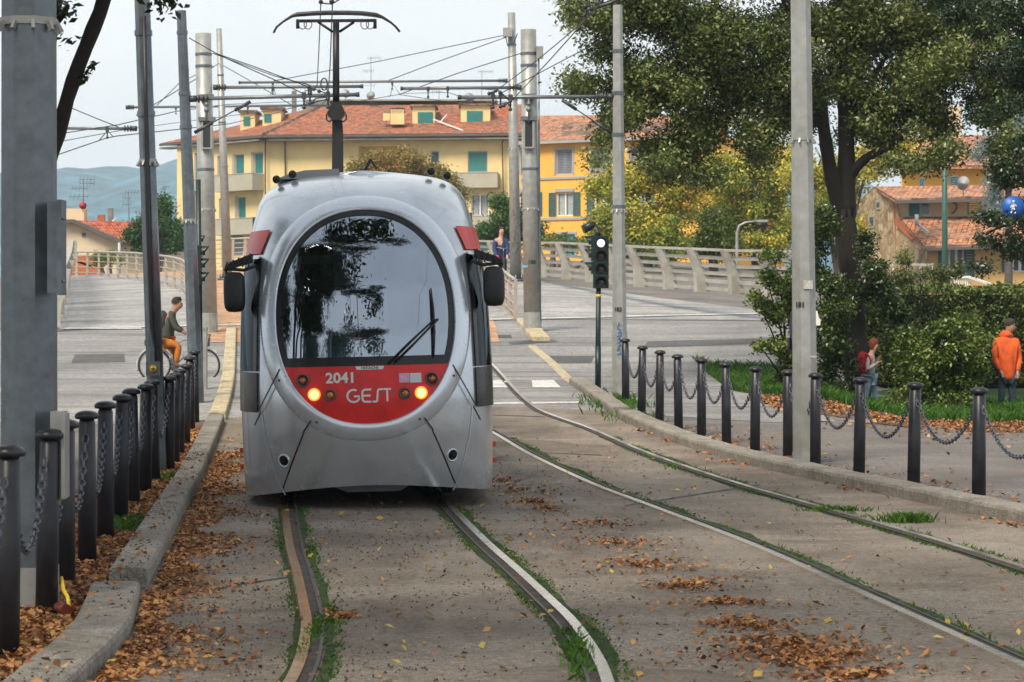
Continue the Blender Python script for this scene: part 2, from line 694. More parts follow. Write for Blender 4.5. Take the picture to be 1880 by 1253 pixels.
# leaf covered verge beside the kerb
strip('verge', [(-3.3, 2), (-3.5, 8), (-3.75, 12), (-3.75, 15), (-3.95, 19), (-4.35, 24), (-4.6, 29), (-5.2, 36)],
      [(-2.15, 2), (-2.25, 8)] + [(p[0] - .2, p[1]) for p in KL_IN[2:9]], GM['soil'], .004, step=.5, nc=6)

# --- kerbs: rows of stones with a rounded nose


def kerb(name, label, line, width, h, m, group, side=1, cap=True):
    n = max(6, int(np.linalg.norm(np.diff(np.array(line), axis=0), axis=1).sum() / .28))
    c = spline(line, n)
    t = np.gradient(c, axis=0)
    t /= np.linalg.norm(t, axis=1)[:, None]
    nr = np.stack([t[:, 1], -t[:, 0]], 1) * side
    prof = [(0, -.05), (0, h * .72), (-.012, h * .92), (-.035, h), (-width + .02, h), (-width, h * .9), (-width, -.05)]
    rows = []
    for i in range(n):
        x0, d0 = c[i]
        z0 = g1(x0, d0) + .004 * math.sin(i * 1.7) * (h > .08)
        rows.append([(x0 + nr[i, 0] * a, d0 + nr[i, 1] * a, z0 + b) for a, b in prof])
    mb = MB().grid(rows, smooth=False)
    mb.poly(rows[0])
    mb.poly(rows[-1])
    # joints between stones
    o = mb.build(name, m, loc=(c[0][0], c[0][1], g1(*c[0])))
    tag(o, label, 'kerb', group)
    return o


KG = 'kerbs along the tramway'
kerb('kerb', 'grey stone kerb curving past the wide octagonal pole at the near end', [(-1.75, 3), (-1.98, 8), xd(165, 1250), xd(236, 1172), xd(258, 1099)], .30, .10, GM['kerb'], KG)
kerb('kerb', 'long leaf strewn stone kerb running beside the tram and the chained bollards', [xd(272, 1080), xd(302, 1020), xd(332, 958), xd(370, 885), xd(392, 830), xd(412, 777)], .25, .13, GM['kerb'], KG)
kerb('kerb', 'kerb with faded yellow stripes behind the tram mirror', [xd(414, 772), xd(424, 738), xd(430, 706), xd(432, 680), xd(433, 640), xd(434, 604)], .25, .11, GM['kerb_yellow'], KG)
kerb('kerb', 'curved stone kerb below the bollards and chains at the park edge', [(6.6, 3), (5.5, 8), xd(1885, 968), xd(1700, 927), xd(1500, 884), xd(1400, 861), xd(1260, 822), xd(1180, 790), xd(1134, 768)], .30, .13, GM['kerb'], KG, side=-1)
kerb('kerb', 'short grey kerb with a dark broken end next to the grass tuft', [xd(1124, 764), xd(1085, 735), xd(1045, 706)], .28, .14, GM['kerb'], KG, side=-1)
kerb('kerb', 'pale kerb block in front of the bridge handrail end', [xd(978, 628), xd(948, 594)], .42, .12, GM['kerb_yellow'], KG, side=-1)
strip('kerb_stripe', [xd(1043, 704), xd(1005, 668), xd(968, 636)], [xd(1062, 704), xd(1023, 668), xd(984, 636)], GM['kerb_yellow'], .012, step=.5, nc=2)

# --- painted markings
mb = MB()
for a, b in ((898, 941), (978, 1030)):
    strip('', [xd(a, 713), xd(b, 713)], [xd(a - 2, 700), xd(b - 14, 699)], None, .013, step=.3, nc=2, build=False, mb=mb)
strip('', [xd(880, 744.5), xd(1062, 742)], [xd(880, 741), xd(1062, 739)], None, .013, step=.5, nc=1, build=False, mb=mb)
strip('', [xd(115, 607), xd(260, 606)], [xd(115, 605), xd(260, 604)], None, .03, step=.8, nc=1, build=False, mb=mb)
tag(mb.build('road_marking', GM['paint'], fix=False), kind='structure')
# paving joints across the beds
mb = MB()
for a, b, w_ in (((905, 764), (1000, 767), 1.0), ((990, 833), (1105, 838), 1.4), ((1148, 931), (1395, 893), 2.2), ((915, 900), (985, 874), 1.6), ((300, 1100), (540, 1062), 3.0)):
    strip('', [xd(*a), xd(*b)], [xd(a[0], a[1] - w_), xd(b[0], b[1] - w_)], None, .008, step=.25, nc=1, build=False, mb=mb)
tag(mb.build('paving_joint', M['lettering'], fix=False), kind='structure')
# dark patch repairs and a manhole on the crossing
M['patch'] = ground_mat('dark asphalt repair', ((.055, .054, .053), (.085, .083, .081), (.115, .112, .11)), .8, 120)
mb = MB()
for q in (((1000, 668), (1085, 668), (1010, 655), (1092, 655)), ((130, 668), (230, 666), (138, 652), (228, 651)), ((1180, 640), (1420, 632), (1190, 628), (1420, 622)), ((905, 622), (940, 622), (905, 616), (938, 616))):
    strip('', [xd(*q[0]), xd(*q[1])], [xd(*q[2]), xd(*q[3])], None, .011, step=.4, nc=3, build=False, mb=mb)
tag(mb.build('road_patch', M['patch'], fix=False), kind='structure')
# drain cover strip by the kerb end
strip('drain_grate', [xd(940, 634), xd(1025, 629)], [xd(934, 629), xd(1010, 624)], M['steel_dark'], .016, step=.5, nc=1)

# --- grooved rails
M['railhead'] = mat('polished rail head', (.80, .74, .66), .2, .85, .06, 12, dirt=(.40, .26, .14), ds=3, dirt_amt=.45)
M['railgroove'] = mat('rail groove', (.018, .015, .013), .8, 0, .4, 30, dirt=(.20, .10, .04), ds=7, dirt_amt=.5)
M['raillip'] = mat('rail lip', (.055, .045, .038), .5, .5, .3, 20)
M['railgold'] = mat('rusty gold rail head', (.74, .47, .20), .22, .85, .15, 12, dirt=(.30, .15, .06), ds=3, dirt_amt=.5)


def track(label, cl, loc_i):
    base = (cl[loc_i][0], cl[loc_i][1], 0)
    t = thing('tram_track', label, 'tram track', base, 'tram tracks')
    sel = cl[(cl[:, 1] > 1) & (cl[:, 1] < 122)]
    for sgn in (-1, 1):
        def band(o0, o1, z, m, name, par):
            A, B = offs(sel, sgn * o0), offs(sel, sgn * o1)
            rows = [[(a[0], a[1], g1(a[0], a[1]) + z), (b[0], b[1], g1(b[0], b[1]) + z)] for a, b in zip(A, B)]
            low0 = [(p[0][0], p[0][1], p[0][2] - .03) for p in rows]
            low1 = [(p[1][0], p[1][1], p[1][2] - .03) for p in rows]
            full = [[l0, r[0], r[1], l1] for l0, r, l1 in zip(low0, rows, low1)]
            return MB().grid(full, smooth=False).build(name, m, par)
        h = band(.722, .783, .024, M['railgold'] if sgn < 0 and cl is CL_LEFT else M['railhead'], 'rail', t)
        band(.672, .721, .014, M['railgroove'], 'groove', h)
        band(.652, .671, .019, M['raillip'], 'guard_lip', h)
    return t


track('left curving pair of grooved rails running out from under the tram'.replace('left ', ''), CL_LEFT, 200)
track('empty grooved tram track bending along the park kerb beside the tram', CL_RIGHT, 200)

# --- moss margins beside the rails
mb = MB()


def margin(cl, o0, o1, d0, d1, seed):
    rr = np.random.default_rng(seed)
    sel = cl[(cl[:, 1] > d0) & (cl[:, 1] < d1)]
    n = len(sel)
    wob = np.convolve(np.maximum(0, rr.uniform(-.9, 2.0, n + 8)), np.ones(5) / 5, mode='same')[4:n + 4]
    A = offs(sel, o0)
    B = np.array([offs(sel, o0 + (o1 - o0) * 1.0)[i] for i in range(n)])
    B = A + (B - A) * wob[:, None]
    strip('', [tuple(p) for p in A], [tuple(p) for p in B], None, .009, step=.18, nc=2, build=False, mb=mb)


margin(CL_LEFT, .79, .86, 7, 22.5, 1)
margin(CL_LEFT, .645, .60, 7, 22.5, 2)
margin(CL_LEFT, -.79, -.83, 7, 22.5, 3)
margin(CL_LEFT, -.64, -.58, 7, 22.5, 4)
margin(CL_RIGHT, .79, .88, 8, 34, 5)
margin(CL_RIGHT, -.64, -.55, 8, 34, 6)
margin(CL_RIGHT, .64, .60, 8, 34, 7)
tag(mb.build('moss', GM['moss'], fix=False), kind='stuff')

# --- lawn under the park trees
strip('lawn', [(3.9, 45.2), (4.3, 43.4), (5.5, 42.8), (7, 41.3), (8.5, 40.4), (14, 40), (30, 40)],
      [(4.6, 49), (5.2, 49.5), (6.2, 52), (8.0, 58), (12, 70), (20, 78), (34, 80)], GM['lawn'], .014, step=.5, nc=60)
strip('leaf_path', [(4.0, 41.5), (4.9, 38.4), (6.5, 37.2), (9, 36.6), (20, 36.2)], [(4.2, 43.3), (5.5, 42.7), (7, 41.2), (8.5, 40.3), (20, 39.9)], GM['soil'], .006, step=.8, nc=8)

# --- hills beyond the town
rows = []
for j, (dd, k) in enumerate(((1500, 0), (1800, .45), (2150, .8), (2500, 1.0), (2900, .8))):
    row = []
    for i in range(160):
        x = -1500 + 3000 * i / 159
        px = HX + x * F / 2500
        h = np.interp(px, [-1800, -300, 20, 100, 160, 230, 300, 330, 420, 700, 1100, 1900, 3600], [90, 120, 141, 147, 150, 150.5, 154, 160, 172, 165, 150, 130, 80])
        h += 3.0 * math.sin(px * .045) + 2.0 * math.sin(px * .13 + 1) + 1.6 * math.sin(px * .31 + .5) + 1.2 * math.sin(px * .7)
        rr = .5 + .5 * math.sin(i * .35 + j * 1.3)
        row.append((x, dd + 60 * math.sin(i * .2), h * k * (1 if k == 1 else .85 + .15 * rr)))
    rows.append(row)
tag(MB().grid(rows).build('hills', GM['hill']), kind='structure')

# ---------------------------------------------------------------- fallen leaves, berries, grass
M['dryleaf'] = leaf_mat('dry leaves', [(.0, (.07, .03, .014)), (.35, (.19, .08, .032)), (.6, (.40, .175, .06)), (.85, (.54, .29, .115)), (1, (.58, .40, .12))], .6, .1, .3, 3)
M['yellowleaf'] = leaf_mat('yellow leaves', [(0, (.38, .22, .05)), (.5, (.55, .38, .06)), (1, (.6, .5, .15))], .6, .1, .3, 3)
M['grass'] = leaf_mat('grass', [(0, (.02, .06, .006)), (.5, (.05, .14, .012)), (1, (.13, .25, .035))], .5, .3, .3, 2)
M['berry'] = mat('squashed berries', (.035, .022, .018), .7, 0, .4, 40)


def scatter(n, line, w, spread, d0=None):
    """points round a line (x, d): w sideways spread"""
    c = spline(line, 300)
    i = RNG.integers(0, 300, n)
    p = c[i] + RNG.normal(size=(n, 2)) * np.array([w, spread])
    return p


def on_ground(p, lift):
    z = gz(p[:, 0], p[:, 1]) + lift
    return np.column_stack([p, z])


def flat_leaves(P2, size, up=2.2, lift=(.006, .03)):
    C = on_ground(P2, RNG.uniform(lift[0], lift[1], len(P2)))
    return leaf_quads(C, size, .55, up, .7)


Q = []
# dense drift on the verge, filtered between verge edges
n = 42000
d = 8 + 27 * RNG.uniform(0, 1, n) ** 1.25
klx = np.interp(d, kl[:, 1], kl[:, 0])
wv = np.interp(d, [8, 14, 20, 28, 36], [1.5, 1.25, 1.0, .75, .5])
x = klx - .26 - wv * RNG.uniform(0, 1, n) ** 1.0
Q.append(flat_leaves(np.column_stack([x, d]), .042, 1.3, (.012, .05)))
# drift against the kerb on the track side
n = 13000
d = 9 + 22 * RNG.uniform(0, 1, n) ** 1.2
x = np.interp(d, kl[:, 1], kl[:, 0]) + .03 + np.abs(RNG.normal(size=n)) * .19 * (1 + .5 * np.sin(d * 2.1) + .3 * np.sin(d * 5.3))
Q.append(flat_leaves(np.column_stack([x, d]), .038, 1.5, (.012, .03)))
# a few on the kerb itself
n = 260
d = 9 + 20 * RNG.uniform(0, 1, n)
x = np.interp(d, kl[:, 1], kl[:, 0]) - RNG.uniform(.03, .25, n)
Q.append(flat_leaves(np.column_stack([x, d]), .045, 2, (.135, .145)))
# drifts between the tracks
for (px, py, nn, sx, sy) in ((915, 885, 170, .10, .35), (950, 905, 130, .08, .35), (985, 925, 190, .10, .22), (1010, 938, 90, .10, .15), (1085, 965, 140, .16, .20),
                             (1130, 1000, 260, .2, .3), (1185, 1040, 330, .17, .22), (1265, 1078, 330, .12, .16), (1320, 1113, 260, .13, .09), (1385, 1152, 420, .13, .13),
                             (1450, 1185, 520, .15, .14), (1500, 1215, 620, .17, .16), (1470, 1205, 300, .2, .1), (1540, 1245, 420, .13, .12), (615, 1138, 160, .035, .09), (1000, 905, 80, .2, .5)):
    g = G(px, py)
    nn = int(nn * 1.05)
    p = RNG.normal(size=(nn, 2)) * np.array([sx, sy]) * RNG.uniform(.2, 2.1, (nn, 1)) + np.array([g.x, g.y])
    p += np.stack([.05 * np.sin(p[:, 1] * 9), .08 * np.sin(p[:, 0] * 11)], 1)
    Q.append(flat_leaves(p, .038, 1.5, (.01, .03)))
# along the right kerb and under the bollards
n = 900
d = 12 + 24 * RNG.uniform(0, 1, n) ** 1.1
x = np.interp(d, kr[:, 1], kr[:, 0]) - np.abs(RNG.normal(size=n)) * .10 - .02
keep = np.sin(d * 3.1) + np.sin(d * 1.3 + 1) > .5
Q.append(flat_leaves(np.column_stack([x, d])[keep], .05, 1.6, (.01, .03)))
n = 2600
d = 12 + 24 * RNG.uniform(0, 1, n)
x = np.interp(d, kr[:, 1], kr[:, 0]) + .25 + np.abs(RNG.normal(size=n)) * .6
Q.append(flat_leaves(np.column_stack([x, d]), .045, 2.2, (.01, .02)))
n = 12000
x = RNG.uniform(4.2, 13, n)
d = np.interp(x, [4.2, 5.5, 7, 8.5, 14], [41.2, 40.3, 38.9, 38.2, 37.8]) + RNG.normal(size=n) * (1.0 + 2.2 * (RNG.uniform(0, 1, n) < .25))
Q.append(flat_leaves(np.column_stack([x, d]), .055, 1.2, (.012, .035)))
# scattered everywhere on the beds
n = 2600
d = 8.5 + 26 * RNG.uniform(0, 1, n) ** 1.4
u = RNG.uniform(0, 1, n) ** 1.7
x = lerp(np.interp(d, kl[:, 1], kl[:, 0]) + .1, np.interp(d, kr[:, 1], kr[:, 0]) - .1, u)
Q.append(flat_leaves(np.column_stack([x, d]), .038, 2.2, (.01, .02)))
o = quads_obj('fallen_leaves', np.concatenate(Q), M['dryleaf'])
tag(o, kind='stuff')
n = 420
d = 8.5 + 22 * RNG.uniform(0, 1, n) ** 1.4
x = lerp(np.interp(d, kl[:, 1], kl[:, 0]) - .2, np.interp(d, CL_RIGHT[:, 1], CL_RIGHT[:, 0]) + .3, RNG.uniform(0, 1, n) ** 1.3)
tag(quads_obj('yellow_leaves', flat_leaves(np.column_stack([x, d]), .05, 1.8, (.012, .03)), M['yellowleaf']), kind='stuff')

# berries and grit
n = 7500
d = 8.5 + 22 * RNG.uniform(0, 1, n) ** 1.5
u = np.abs(RNG.normal(size=n)) * .42
x = lerp(np.interp(d, kl[:, 1], kl[:, 0]) - .3, np.interp(d, CL_RIGHT[:, 1], CL_RIGHT[:, 0]) - .2, u)
keep = (x < np.interp(d, kr[:, 1], kr[:, 0]) - .1) & (np.sin(x * 3.1 + d * .9) + np.sin(d * 1.7 - x * 1.3) + RNG.normal(size=n) * .9 > -.1)
P2 = np.column_stack([x, d])[keep]
onk = (P2[:, 0] < np.interp(P2[:, 1], kl[:, 1], kl[:, 0]))
C = on_ground(P2, np.where(onk, .138, .010))
N = len(C)
r = RNG.uniform(.0035, .0095, N)
ico = np.array([(1, 0, 0), (0, 1, 0), (-1, 0, 0), (0, -1, 0)], float)
top = C + np.column_stack([np.zeros(N), np.zeros(N), r * 1.2])
sid = C[:, None, :] + ico[None] * r[:, None, None]
q4 = np.concatenate([np.stack([sid[:, k], sid[:, (k + 1) % 4], top, top + 1e-4], 1) for k in range(4)])
tag(quads_obj('fallen_berries', q4, M['berry']), kind='stuff')


def blades(P2, h, w=.008, lean=.5, lift=0):
    C = on_ground(P2, lift)
    N = len(C)
    a = RNG.uniform(0, 2 * PI, N)
    side = np.column_stack([np.cos(a), np.sin(a), np.zeros(N)])
    tipd = RNG.normal(size=(N, 3)) * lean
    tipd[:, 2] = 1
    H = (h * RNG.uniform(.5, 1.3, N))[:, None]
    tip = C + tipd * H
    mid_ = C + tipd * H * .5 * np.array([.7, .7, 1.15])
    ww = w * RNG.uniform(.7, 1.4, N)[:, None]
    return np.stack([C - side * ww, C + side * ww, tip, mid_ - side * ww], 1)


Q = []
for cl, o0, sd, n, d0, d1, h in ((CL_LEFT, .84, .035, 4200, 9, 22.5, .018), (CL_LEFT, .60, .022, 1200, 9, 22.5, .022), (CL_LEFT, -.83, .025, 1300, 9, 22.5, .022), (CL_LEFT, -.59, .028, 1900, 9, 22.5, .026),
                                 (CL_RIGHT, .84, .03, 2300, 10, 34, .03), (CL_RIGHT, -.58, .03, 1500, 10, 34, .03), (CL_RIGHT, .60, .025, 1500, 10, 32, .035)):
    sel = offs(cl[(cl[:, 1] > d0) & (cl[:, 1] < d1)], o0)
    i = RNG.integers(0, len(sel) - 1, n)
    p = sel[i] + (sel[i + 1] - sel[i]) * RNG.uniform(0, 1, n)[:, None] + RNG.normal(size=(n, 2)) * np.array([sd, .02])
    dens = .40 + .6 * np.sin(p[:, 1] * 2.3 + o0 * 9) * np.sin(p[:, 1] * .9 + 1)
    p = p[RNG.uniform(0, 1, n) < dens]
    Q.append(blades(p, h, .006, .7))
for (px, py, nn, sx, sy, h) in ((577, 1165, 380, .025, .5, .035), (1060, 1205, 300, .04, .4, .05), (245, 972, 500, .12, .35, .09), (318, 885, 260, .09, .3, .09), (1665, 960, 360, .10, .08, .08), (1530, 940, 260, .14, .05, .05),
                                (1130, 745, 900, .22, 1.2, .12), (1172, 770, 260, .15, .5, .09), (1430, 960, 1, .1, .1, .04)):
    g = G(px, py)
    Q.append(blades(RNG.normal(size=(nn, 2)) * np.array([sx, sy]) + np.array([g.x, g.y]), h, .007, .5))
n = 26000
x = 4.0 + 10.5 * RNG.uniform(0, 1, n) ** 1.2
d0 = np.interp(x, [4.0, 4.3, 5.5, 7, 8.5, 14], [44.6, 43.4, 42.8, 41.3, 40.4, 40])
d = d0 + RNG.uniform(0, 1, n) ** 1.5 * 9
Q.append(blades(np.column_stack([x, d]), .14, .012, .45))
tag(quads_obj('grass', np.concatenate(Q), M['grass']), kind='stuff')
# ================================================================ bollards, chains, poles, railings, signals
# --- bollard prototype (origin at the foot)
ORD = ['first', 'second', 'third', 'fourth', 'fifth', 'sixth', 'seventh', 'eighth', 'ninth', 'tenth', 'eleventh', 'twelfth', 'thirteenth', 'fourteenth', 'fifteenth', 'sixteenth']
b0 = thing('bollard', 'x', 'bollard', (0, 0, 0), 'chained bollards')
MB().lathe([(.066, -.05), (.064, .5), (.058, 1.01), (.052, 1.015), (.052, 1.03)], 14).build('shaft', M['bollard'], b0)
MB().lathe([(.050, 1.028), (.079, 1.032), (.086, 1.045), (.084, 1.062), (.066, 1.078), (.035, 1.088), (0, 1.09)], 18).build('cap', M['bollard'], b0)
mb = MB()
mb.box((0, -.060, .93), (.075, .012, .075), Matrix.Rotation(PI / 4, 3, 'Y'))
mb.tube([(0, -.06, .955), (0, -.095, .95), (0, -.10, .925), (0, -.085, .905), (0, -.06, .91)], .011, 6)
MB.build(mb, 'chain_eye', M['steel_dark'], b0)

right_px = [(1149, 742), (1178, 763), (1211, 777), (1246, 789), (1288, 801), (1334, 815), (1386, 830), (1447, 842), (1497, 856), (1577, 877), (1677, 901), (1797, 926)]
left_px = [(12, 1206), (85, 1129), (119, 1082), (160, 1040), (193, 993), (221, 958), (244, 930), (266, 908), (283, 889), (310, 869), (319, 855), (329, 838), (340, 820), (350, 795), (358, 776)]
rows_ = []
for side, pts in (('l', left_px), ('r', right_px[::-1])):
    ps = [G(*p) for p in pts]
    if side == 'r':
        ps = [ps[0] + (ps[0] - ps[1]) * 1.0] + ps
    else:
        ps = [ps[0] + (ps[0] - ps[1]) * .9] + ps
    for p in ps:
        p.z = g1(p.x, p.y)
    rows_.append(ps)
used = False
for r, ps in enumerate(rows_):
    where = 'beside the leaf covered verge, counting from the wide octagonal pole end' if r == 0 else 'on the park kerb, counting away from the near corner'
    for i, p in enumerate(ps):
        if i == 0:
            lab = 'dark grey chained bollard half cut off beside the wide octagonal pole' if r == 0 else 'dark grey chained bollard beyond the frame edge by the park kerb'
            if r == 1:
                continue
            continue
        b = b0 if not used else copy_tree(b0)
        used = True
        b.location = p
        t = ps[min(i + 1, len(ps) - 1)] - ps[max(i - 1, 0)]
        b.rotation_euler = (random.uniform(-.022, .022), random.uniform(-.022, .022), math.atan2(t.y, t.x) + (PI / 2 if r == 0 else PI / 2))
        b['label'] = f'{ORD[i - 1]} dark grey bollard {where}'

# --- chains: links along a sagging line


def chain(a, b, sag, label, group):
    n = max(8, int((b - a).length * 1.25 / .052))
    mb = MB()
    pts = []
    for i in range(n + 1):
        u = i / n
        p = a.lerp(b, u)
        p.z -= sag * 4 * u * (1 - u)
        pts.append(p)
    for i in range(n):
        p, q = pts[i], pts[i + 1]
        c = (p + q) / 2
        t = (q - p).normalized()
        s = t.cross(Vector((0, 0, 1))).normalized()
        w = s if i % 2 else s.cross(t)
        L = (q - p).length * .62
        loop = [c + t * (L * math.cos(k * PI / 4)) + w * (.019 * math.sin(k * PI / 4)) for k in range(8)]
        nrm = t.cross(w)
        vs, fs = [], []
        for k in range(8):
            o = (loop[k] - c).normalized()
            for j in range(4):
                aa = j * PI / 2
                vs.append(loop[k] + o * (.0075 * math.cos(aa)) + nrm * (.0075 * math.sin(aa)))
        for k in range(8):
            for j in range(4):
                k2, j2 = (k + 1) % 8, (j + 1) % 4
                fs.append((k * 4 + j, k2 * 4 + j, k2 * 4 + j2, k * 4 + j2))
        mb.add(vs, fs, True)
    o = mb.build('chain', M['chain'], loc=a, fix=False)
    tag(o, label, 'chain', group)


for r, ps in enumerate(rows_):
    where = 'verge bollards beyond the wide octagonal pole' if r == 0 else 'park kerb bollards from the near corner'
    for i in range(len(ps) - 1):
        a = ps[i] + Vector((0, 0, .92))
        b = ps[i + 1] + Vector((0, 0, .92))
        dv = (b - a)
        off = dv.normalized() * .085
        sag = (.42 if r else .46) + random.uniform(-.03, .03)
        if i == 0:
            lab = ('steel chain leaving the frame edge from the nearest bollard ' + ('by the wide octagonal pole' if r == 0 else 'on the park kerb'))
        else:
            lab = f'{ORD[i - 1]} sagging steel chain between the {where}'
        chain(a + off * (.2 if i == 0 else 1), b - off, sag, lab, 'chains between the bollards')

# ---------------------------------------------------------------- poles


def pole(name, label, cat, foot, top, r0, r1, m, n=8, bands=(), spikes=(), sleeve=None, group='overhead line poles', name2='mast_shaft', cap=True):
    """foot/top world points; bands, spikes are heights above the foot"""
    foot, top = Vector(foot), Vector(top)
    t = thing(name, label, cat, foot, group)
    axis = (top - foot)
    L = axis.length
    ax = axis / L
    tw = PI / n

    def at(h):
        return foot + ax * h

    def rad(h):
        return lerp(r0, r1, h / L)
    mb = MB().tube([foot - ax * .06, top], [r0, r1], n, True, n > 10, tw)
    mb.build(name2, m, t)
    for h in bands:
        MB().tube([at(h - .03), at(h + .03)], [rad(h) + .012] * 2, n, True, False, tw).build('clamp_band', M['steel'], t)
    for h in spikes:
        mb = MB().tube([at(h - .015), at(h + .03)], [rad(h) + .010] * 2, n, True, False, tw)
        for k in range(10):
            a = 2 * PI * k / 10
            o = Vector((math.cos(a), math.sin(a), 0)) * (rad(h) + .01)
            mb.box(at(h) + o * 1.03 + Vector((0, 0, -.025)), (.03, .02, .06), Matrix.Rotation(a, 3, 'Z') @ Matrix.Rotation(-.5, 3, 'Y'))
        mb.build('spike_collar', M['steel_pale'], t)
    if sleeve:
        MB().tube([at(0) - ax * .05, at(sleeve)], [r0 + .008, rad(sleeve) + .008], n, True, False, tw).build('foot_sleeve', M['steel_pale'], t)
    return t, at, rad


def on_pole_text(t, at, rad, h, body, size, m, name='pole_number', ang=0.0):
    vs, fs = text_tris(body, size, .004)
    mb = MB()
    c = at(h)
    r = rad(h) * math.cos(PI / 8) + .006
    a0 = math.atan2(-c.x, c.y)
    out = []
    for x, y, z in vs:
        a = ang + x / r * .9
        out.append(c + Vector((math.sin(a) * rad(h) * 1.03, -math.cos(a) * (rad(h) * 1.03), y)))
    mb.add(out, fs)
    return mb.build(name, m, t, fix=False)


# wide octagonal pole at the near left
p = G(54, 1118)
T1, at1, rad1 = pole('octagonal_pole', 'wide galvanised octagonal pole beside the nearest bollards', 'pole', (W(54, 581, 14.66).x, 14.66, 0), W(53, 0, 14.66) + Vector((0, 0, 2.5)) + Vector((0, 0, 0)),
                     .172, .160, M['steel'], 8, spikes=(3.50,), sleeve=.26)
mb = MB().box(W(104, 455, 14.5), (.085, .14, .54)).box(W(113, 455, 14.46), (.028, .16, .56)).tube([W(117, 400, 14.4), W(117, 404, 14.4)], .012, 6).tube([W(117, 515, 14.4), W(117, 519, 14.4)], .012, 6)
mb.build('junction_box', M['steel'], T1)
mb = MB().box(W(108, 836, 14.5), (.075, .14, .52)).box(W(120, 836, 14.47), (.022, .15, .5))
mb.build('cable_cover', M['steel_pale'], T1)
mb = MB().tube([W(112, 1060, 14.45), W(117, 1085, 14.4), W(124, 1096, 14.35), (W(128, 1100, 14.3).x, 14.3, .03)], .012, 8)
mb.build('earth_cable', M['yellow'], T1)
mb = MB().tube([(W(110, 0, 14.3).x, 14.25, .06), (W(130, 0, 14.3).x, 14.15, .055)], [.03, .034], 10)
M['redpipe'] = mat('orange red conduit', (.14, .022, .012), .6, 0, .3, 30)
tag(mb.build('conduit_stub', M['redpipe'], loc=(W(118, 0, 14.3).x, 14.2, 0)), 'short orange red conduit stub in the leaves by the wide pole', 'conduit')

# leaning pole with the cable
f2 = G(291, 870)
T2, at2, rad2 = pole('leaning_pole', 'grey leaning octagonal pole with black cable and yellow earth sign', 'pole', f2, W(264, 0, f2.y) + Vector((-.12, 0, 3.0)), .100, .082, M['steel'], 8,
                     bands=(1.46, 4.0, 4.9), spikes=(3.47,))
zz = lambda py, d: HC - (py - HY) * d / F
mb = MB().tube([W(264.5, 30, f2.y - .13), W(268, 200, f2.y - .135), W(272, 420, f2.y - .135), W(279, 600, f2.y - .14), W(285, 640, f2.y - .14), W(286, 668, f2.y - .14)], [.026, .026, .026, .026, .016, .012], 8)
mb.build('black_cable', M['black'], T2)
mb = MB().box(W(281, 677, f2.y - .15), (.145, .09, .155))
bx = mb.build('earth_box', M['steel'], T2)
mb = MB().lathe([(.047, 0), (.047, .004), (0, .004)], 20, W(281, 677, f2.y - .197), Matrix.Rotation(PI / 2, 3, 'X'))
mb.build('sign_disc', M['yellow'], bx)
mb = MB()
c = W(281, 677, f2.y - .204)
mb.tube([c + Vector((.043 * math.cos(a), .001, .043 * math.sin(a))) for a in np.linspace(0, 2 * PI, 25)], .003, 5, False)
for dx, dz, w_, h_ in ((0, .018, .006, .034), (0, 0, .05, .006), (0, -.011, .034, .006), (0, -.021, .018, .006)):
    mb.box(c + Vector((dx, 0, dz)), (w_, .002, h_))
mb.build('earth_symbol', M['lettering'], bx)

# third pole, carrying the near left cross arm
D3 = 41.0
f3 = GX(361, D3)
T3, at3, rad3 = pole('line_pole', 'tapered grey line pole rising behind the last chained bollards beside the cyclist', 'pole', f3, W(333, 20, D3), .132, .082, M['steel'], 8,
                     bands=(4.62, 5.18, 6.2), spikes=(3.05,))
# thick masts either side of the bridge foot
DM = 61.6
for px_, top_, base_, lab in ((381, 62, 620, 'thick concrete portal mast seen just above the tram mirror on the cyclist side'), (976, 55, 605, 'thick concrete portal mast with grey box on the far side of the tram')):
    f = W(px_ + 2, base_, DM)
    f.z = g1(f.x, f.y)
    t, at, rad = pole('portal_mast', lab, 'mast', f, W(px_ - 8 if px_ < 500 else px_ - 6, top_, DM), .225, .20, M['steel_pale'], 16, bands=(4.1, 6.7, 7.0), spikes=(3.1,), sleeve=.5, group='thick portal masts')
    h = 5.2
    c = at(4.95)
    # slot with the tension weight
    sx = .08 if px_ < 500 else -.03
    fr = MB()
    for dx in (-.115, .115):
        fr.box(c + Vector((sx + dx, -.25, 0)), (.05, .12, .66))
    fr.box(c + Vector((sx, -.25, -.33)), (.26, .13, .04))
    fr.build('slot_frame', M['steel_pale'], t)
    MB().box(c + Vector((sx, -.235, .0)), (.19, .08, .60)).build('tension_weight', M['lettering'], t)
    wk = MB().box(c + Vector((sx, -.24, .40)), (.42, .2, .10)).tube([c + Vector((sx, -.33, .9)), c + Vector((sx, -.33, .3))], .03, 6)
    wk.ball(c + Vector((sx, -.33, .62)), .07, 8, 6).ball(c + Vector((sx, -.33, .76)), .06, 8, 6).box(c + Vector((sx, -.26, .95)), (.34, .12, .14))
    wk.build('tension_gear', M['tubegrey'], t)
    if px_ > 500:
        MB().box(W(991, 97, DM - .1), (.17, .2, .30)).build('control_box', M['steel_pale'], t)
        MB().tube([W(989, 108, DM - .1), W(990, 300, DM - .1), W(992, 520, DM - .1), W(992, 590, DM - .1)], .025, 6).build('conduit', M['steel'], t)
        on_pole_text(t, at, rad, 1.75, '180', .14, M['lettering'])
        MB().box(c + Vector((-.12, -.21, -3.3)), (.13, .04, .05)).build('blue_sticker', mat('blue sticker', (.15, .45, .65), .5), t)
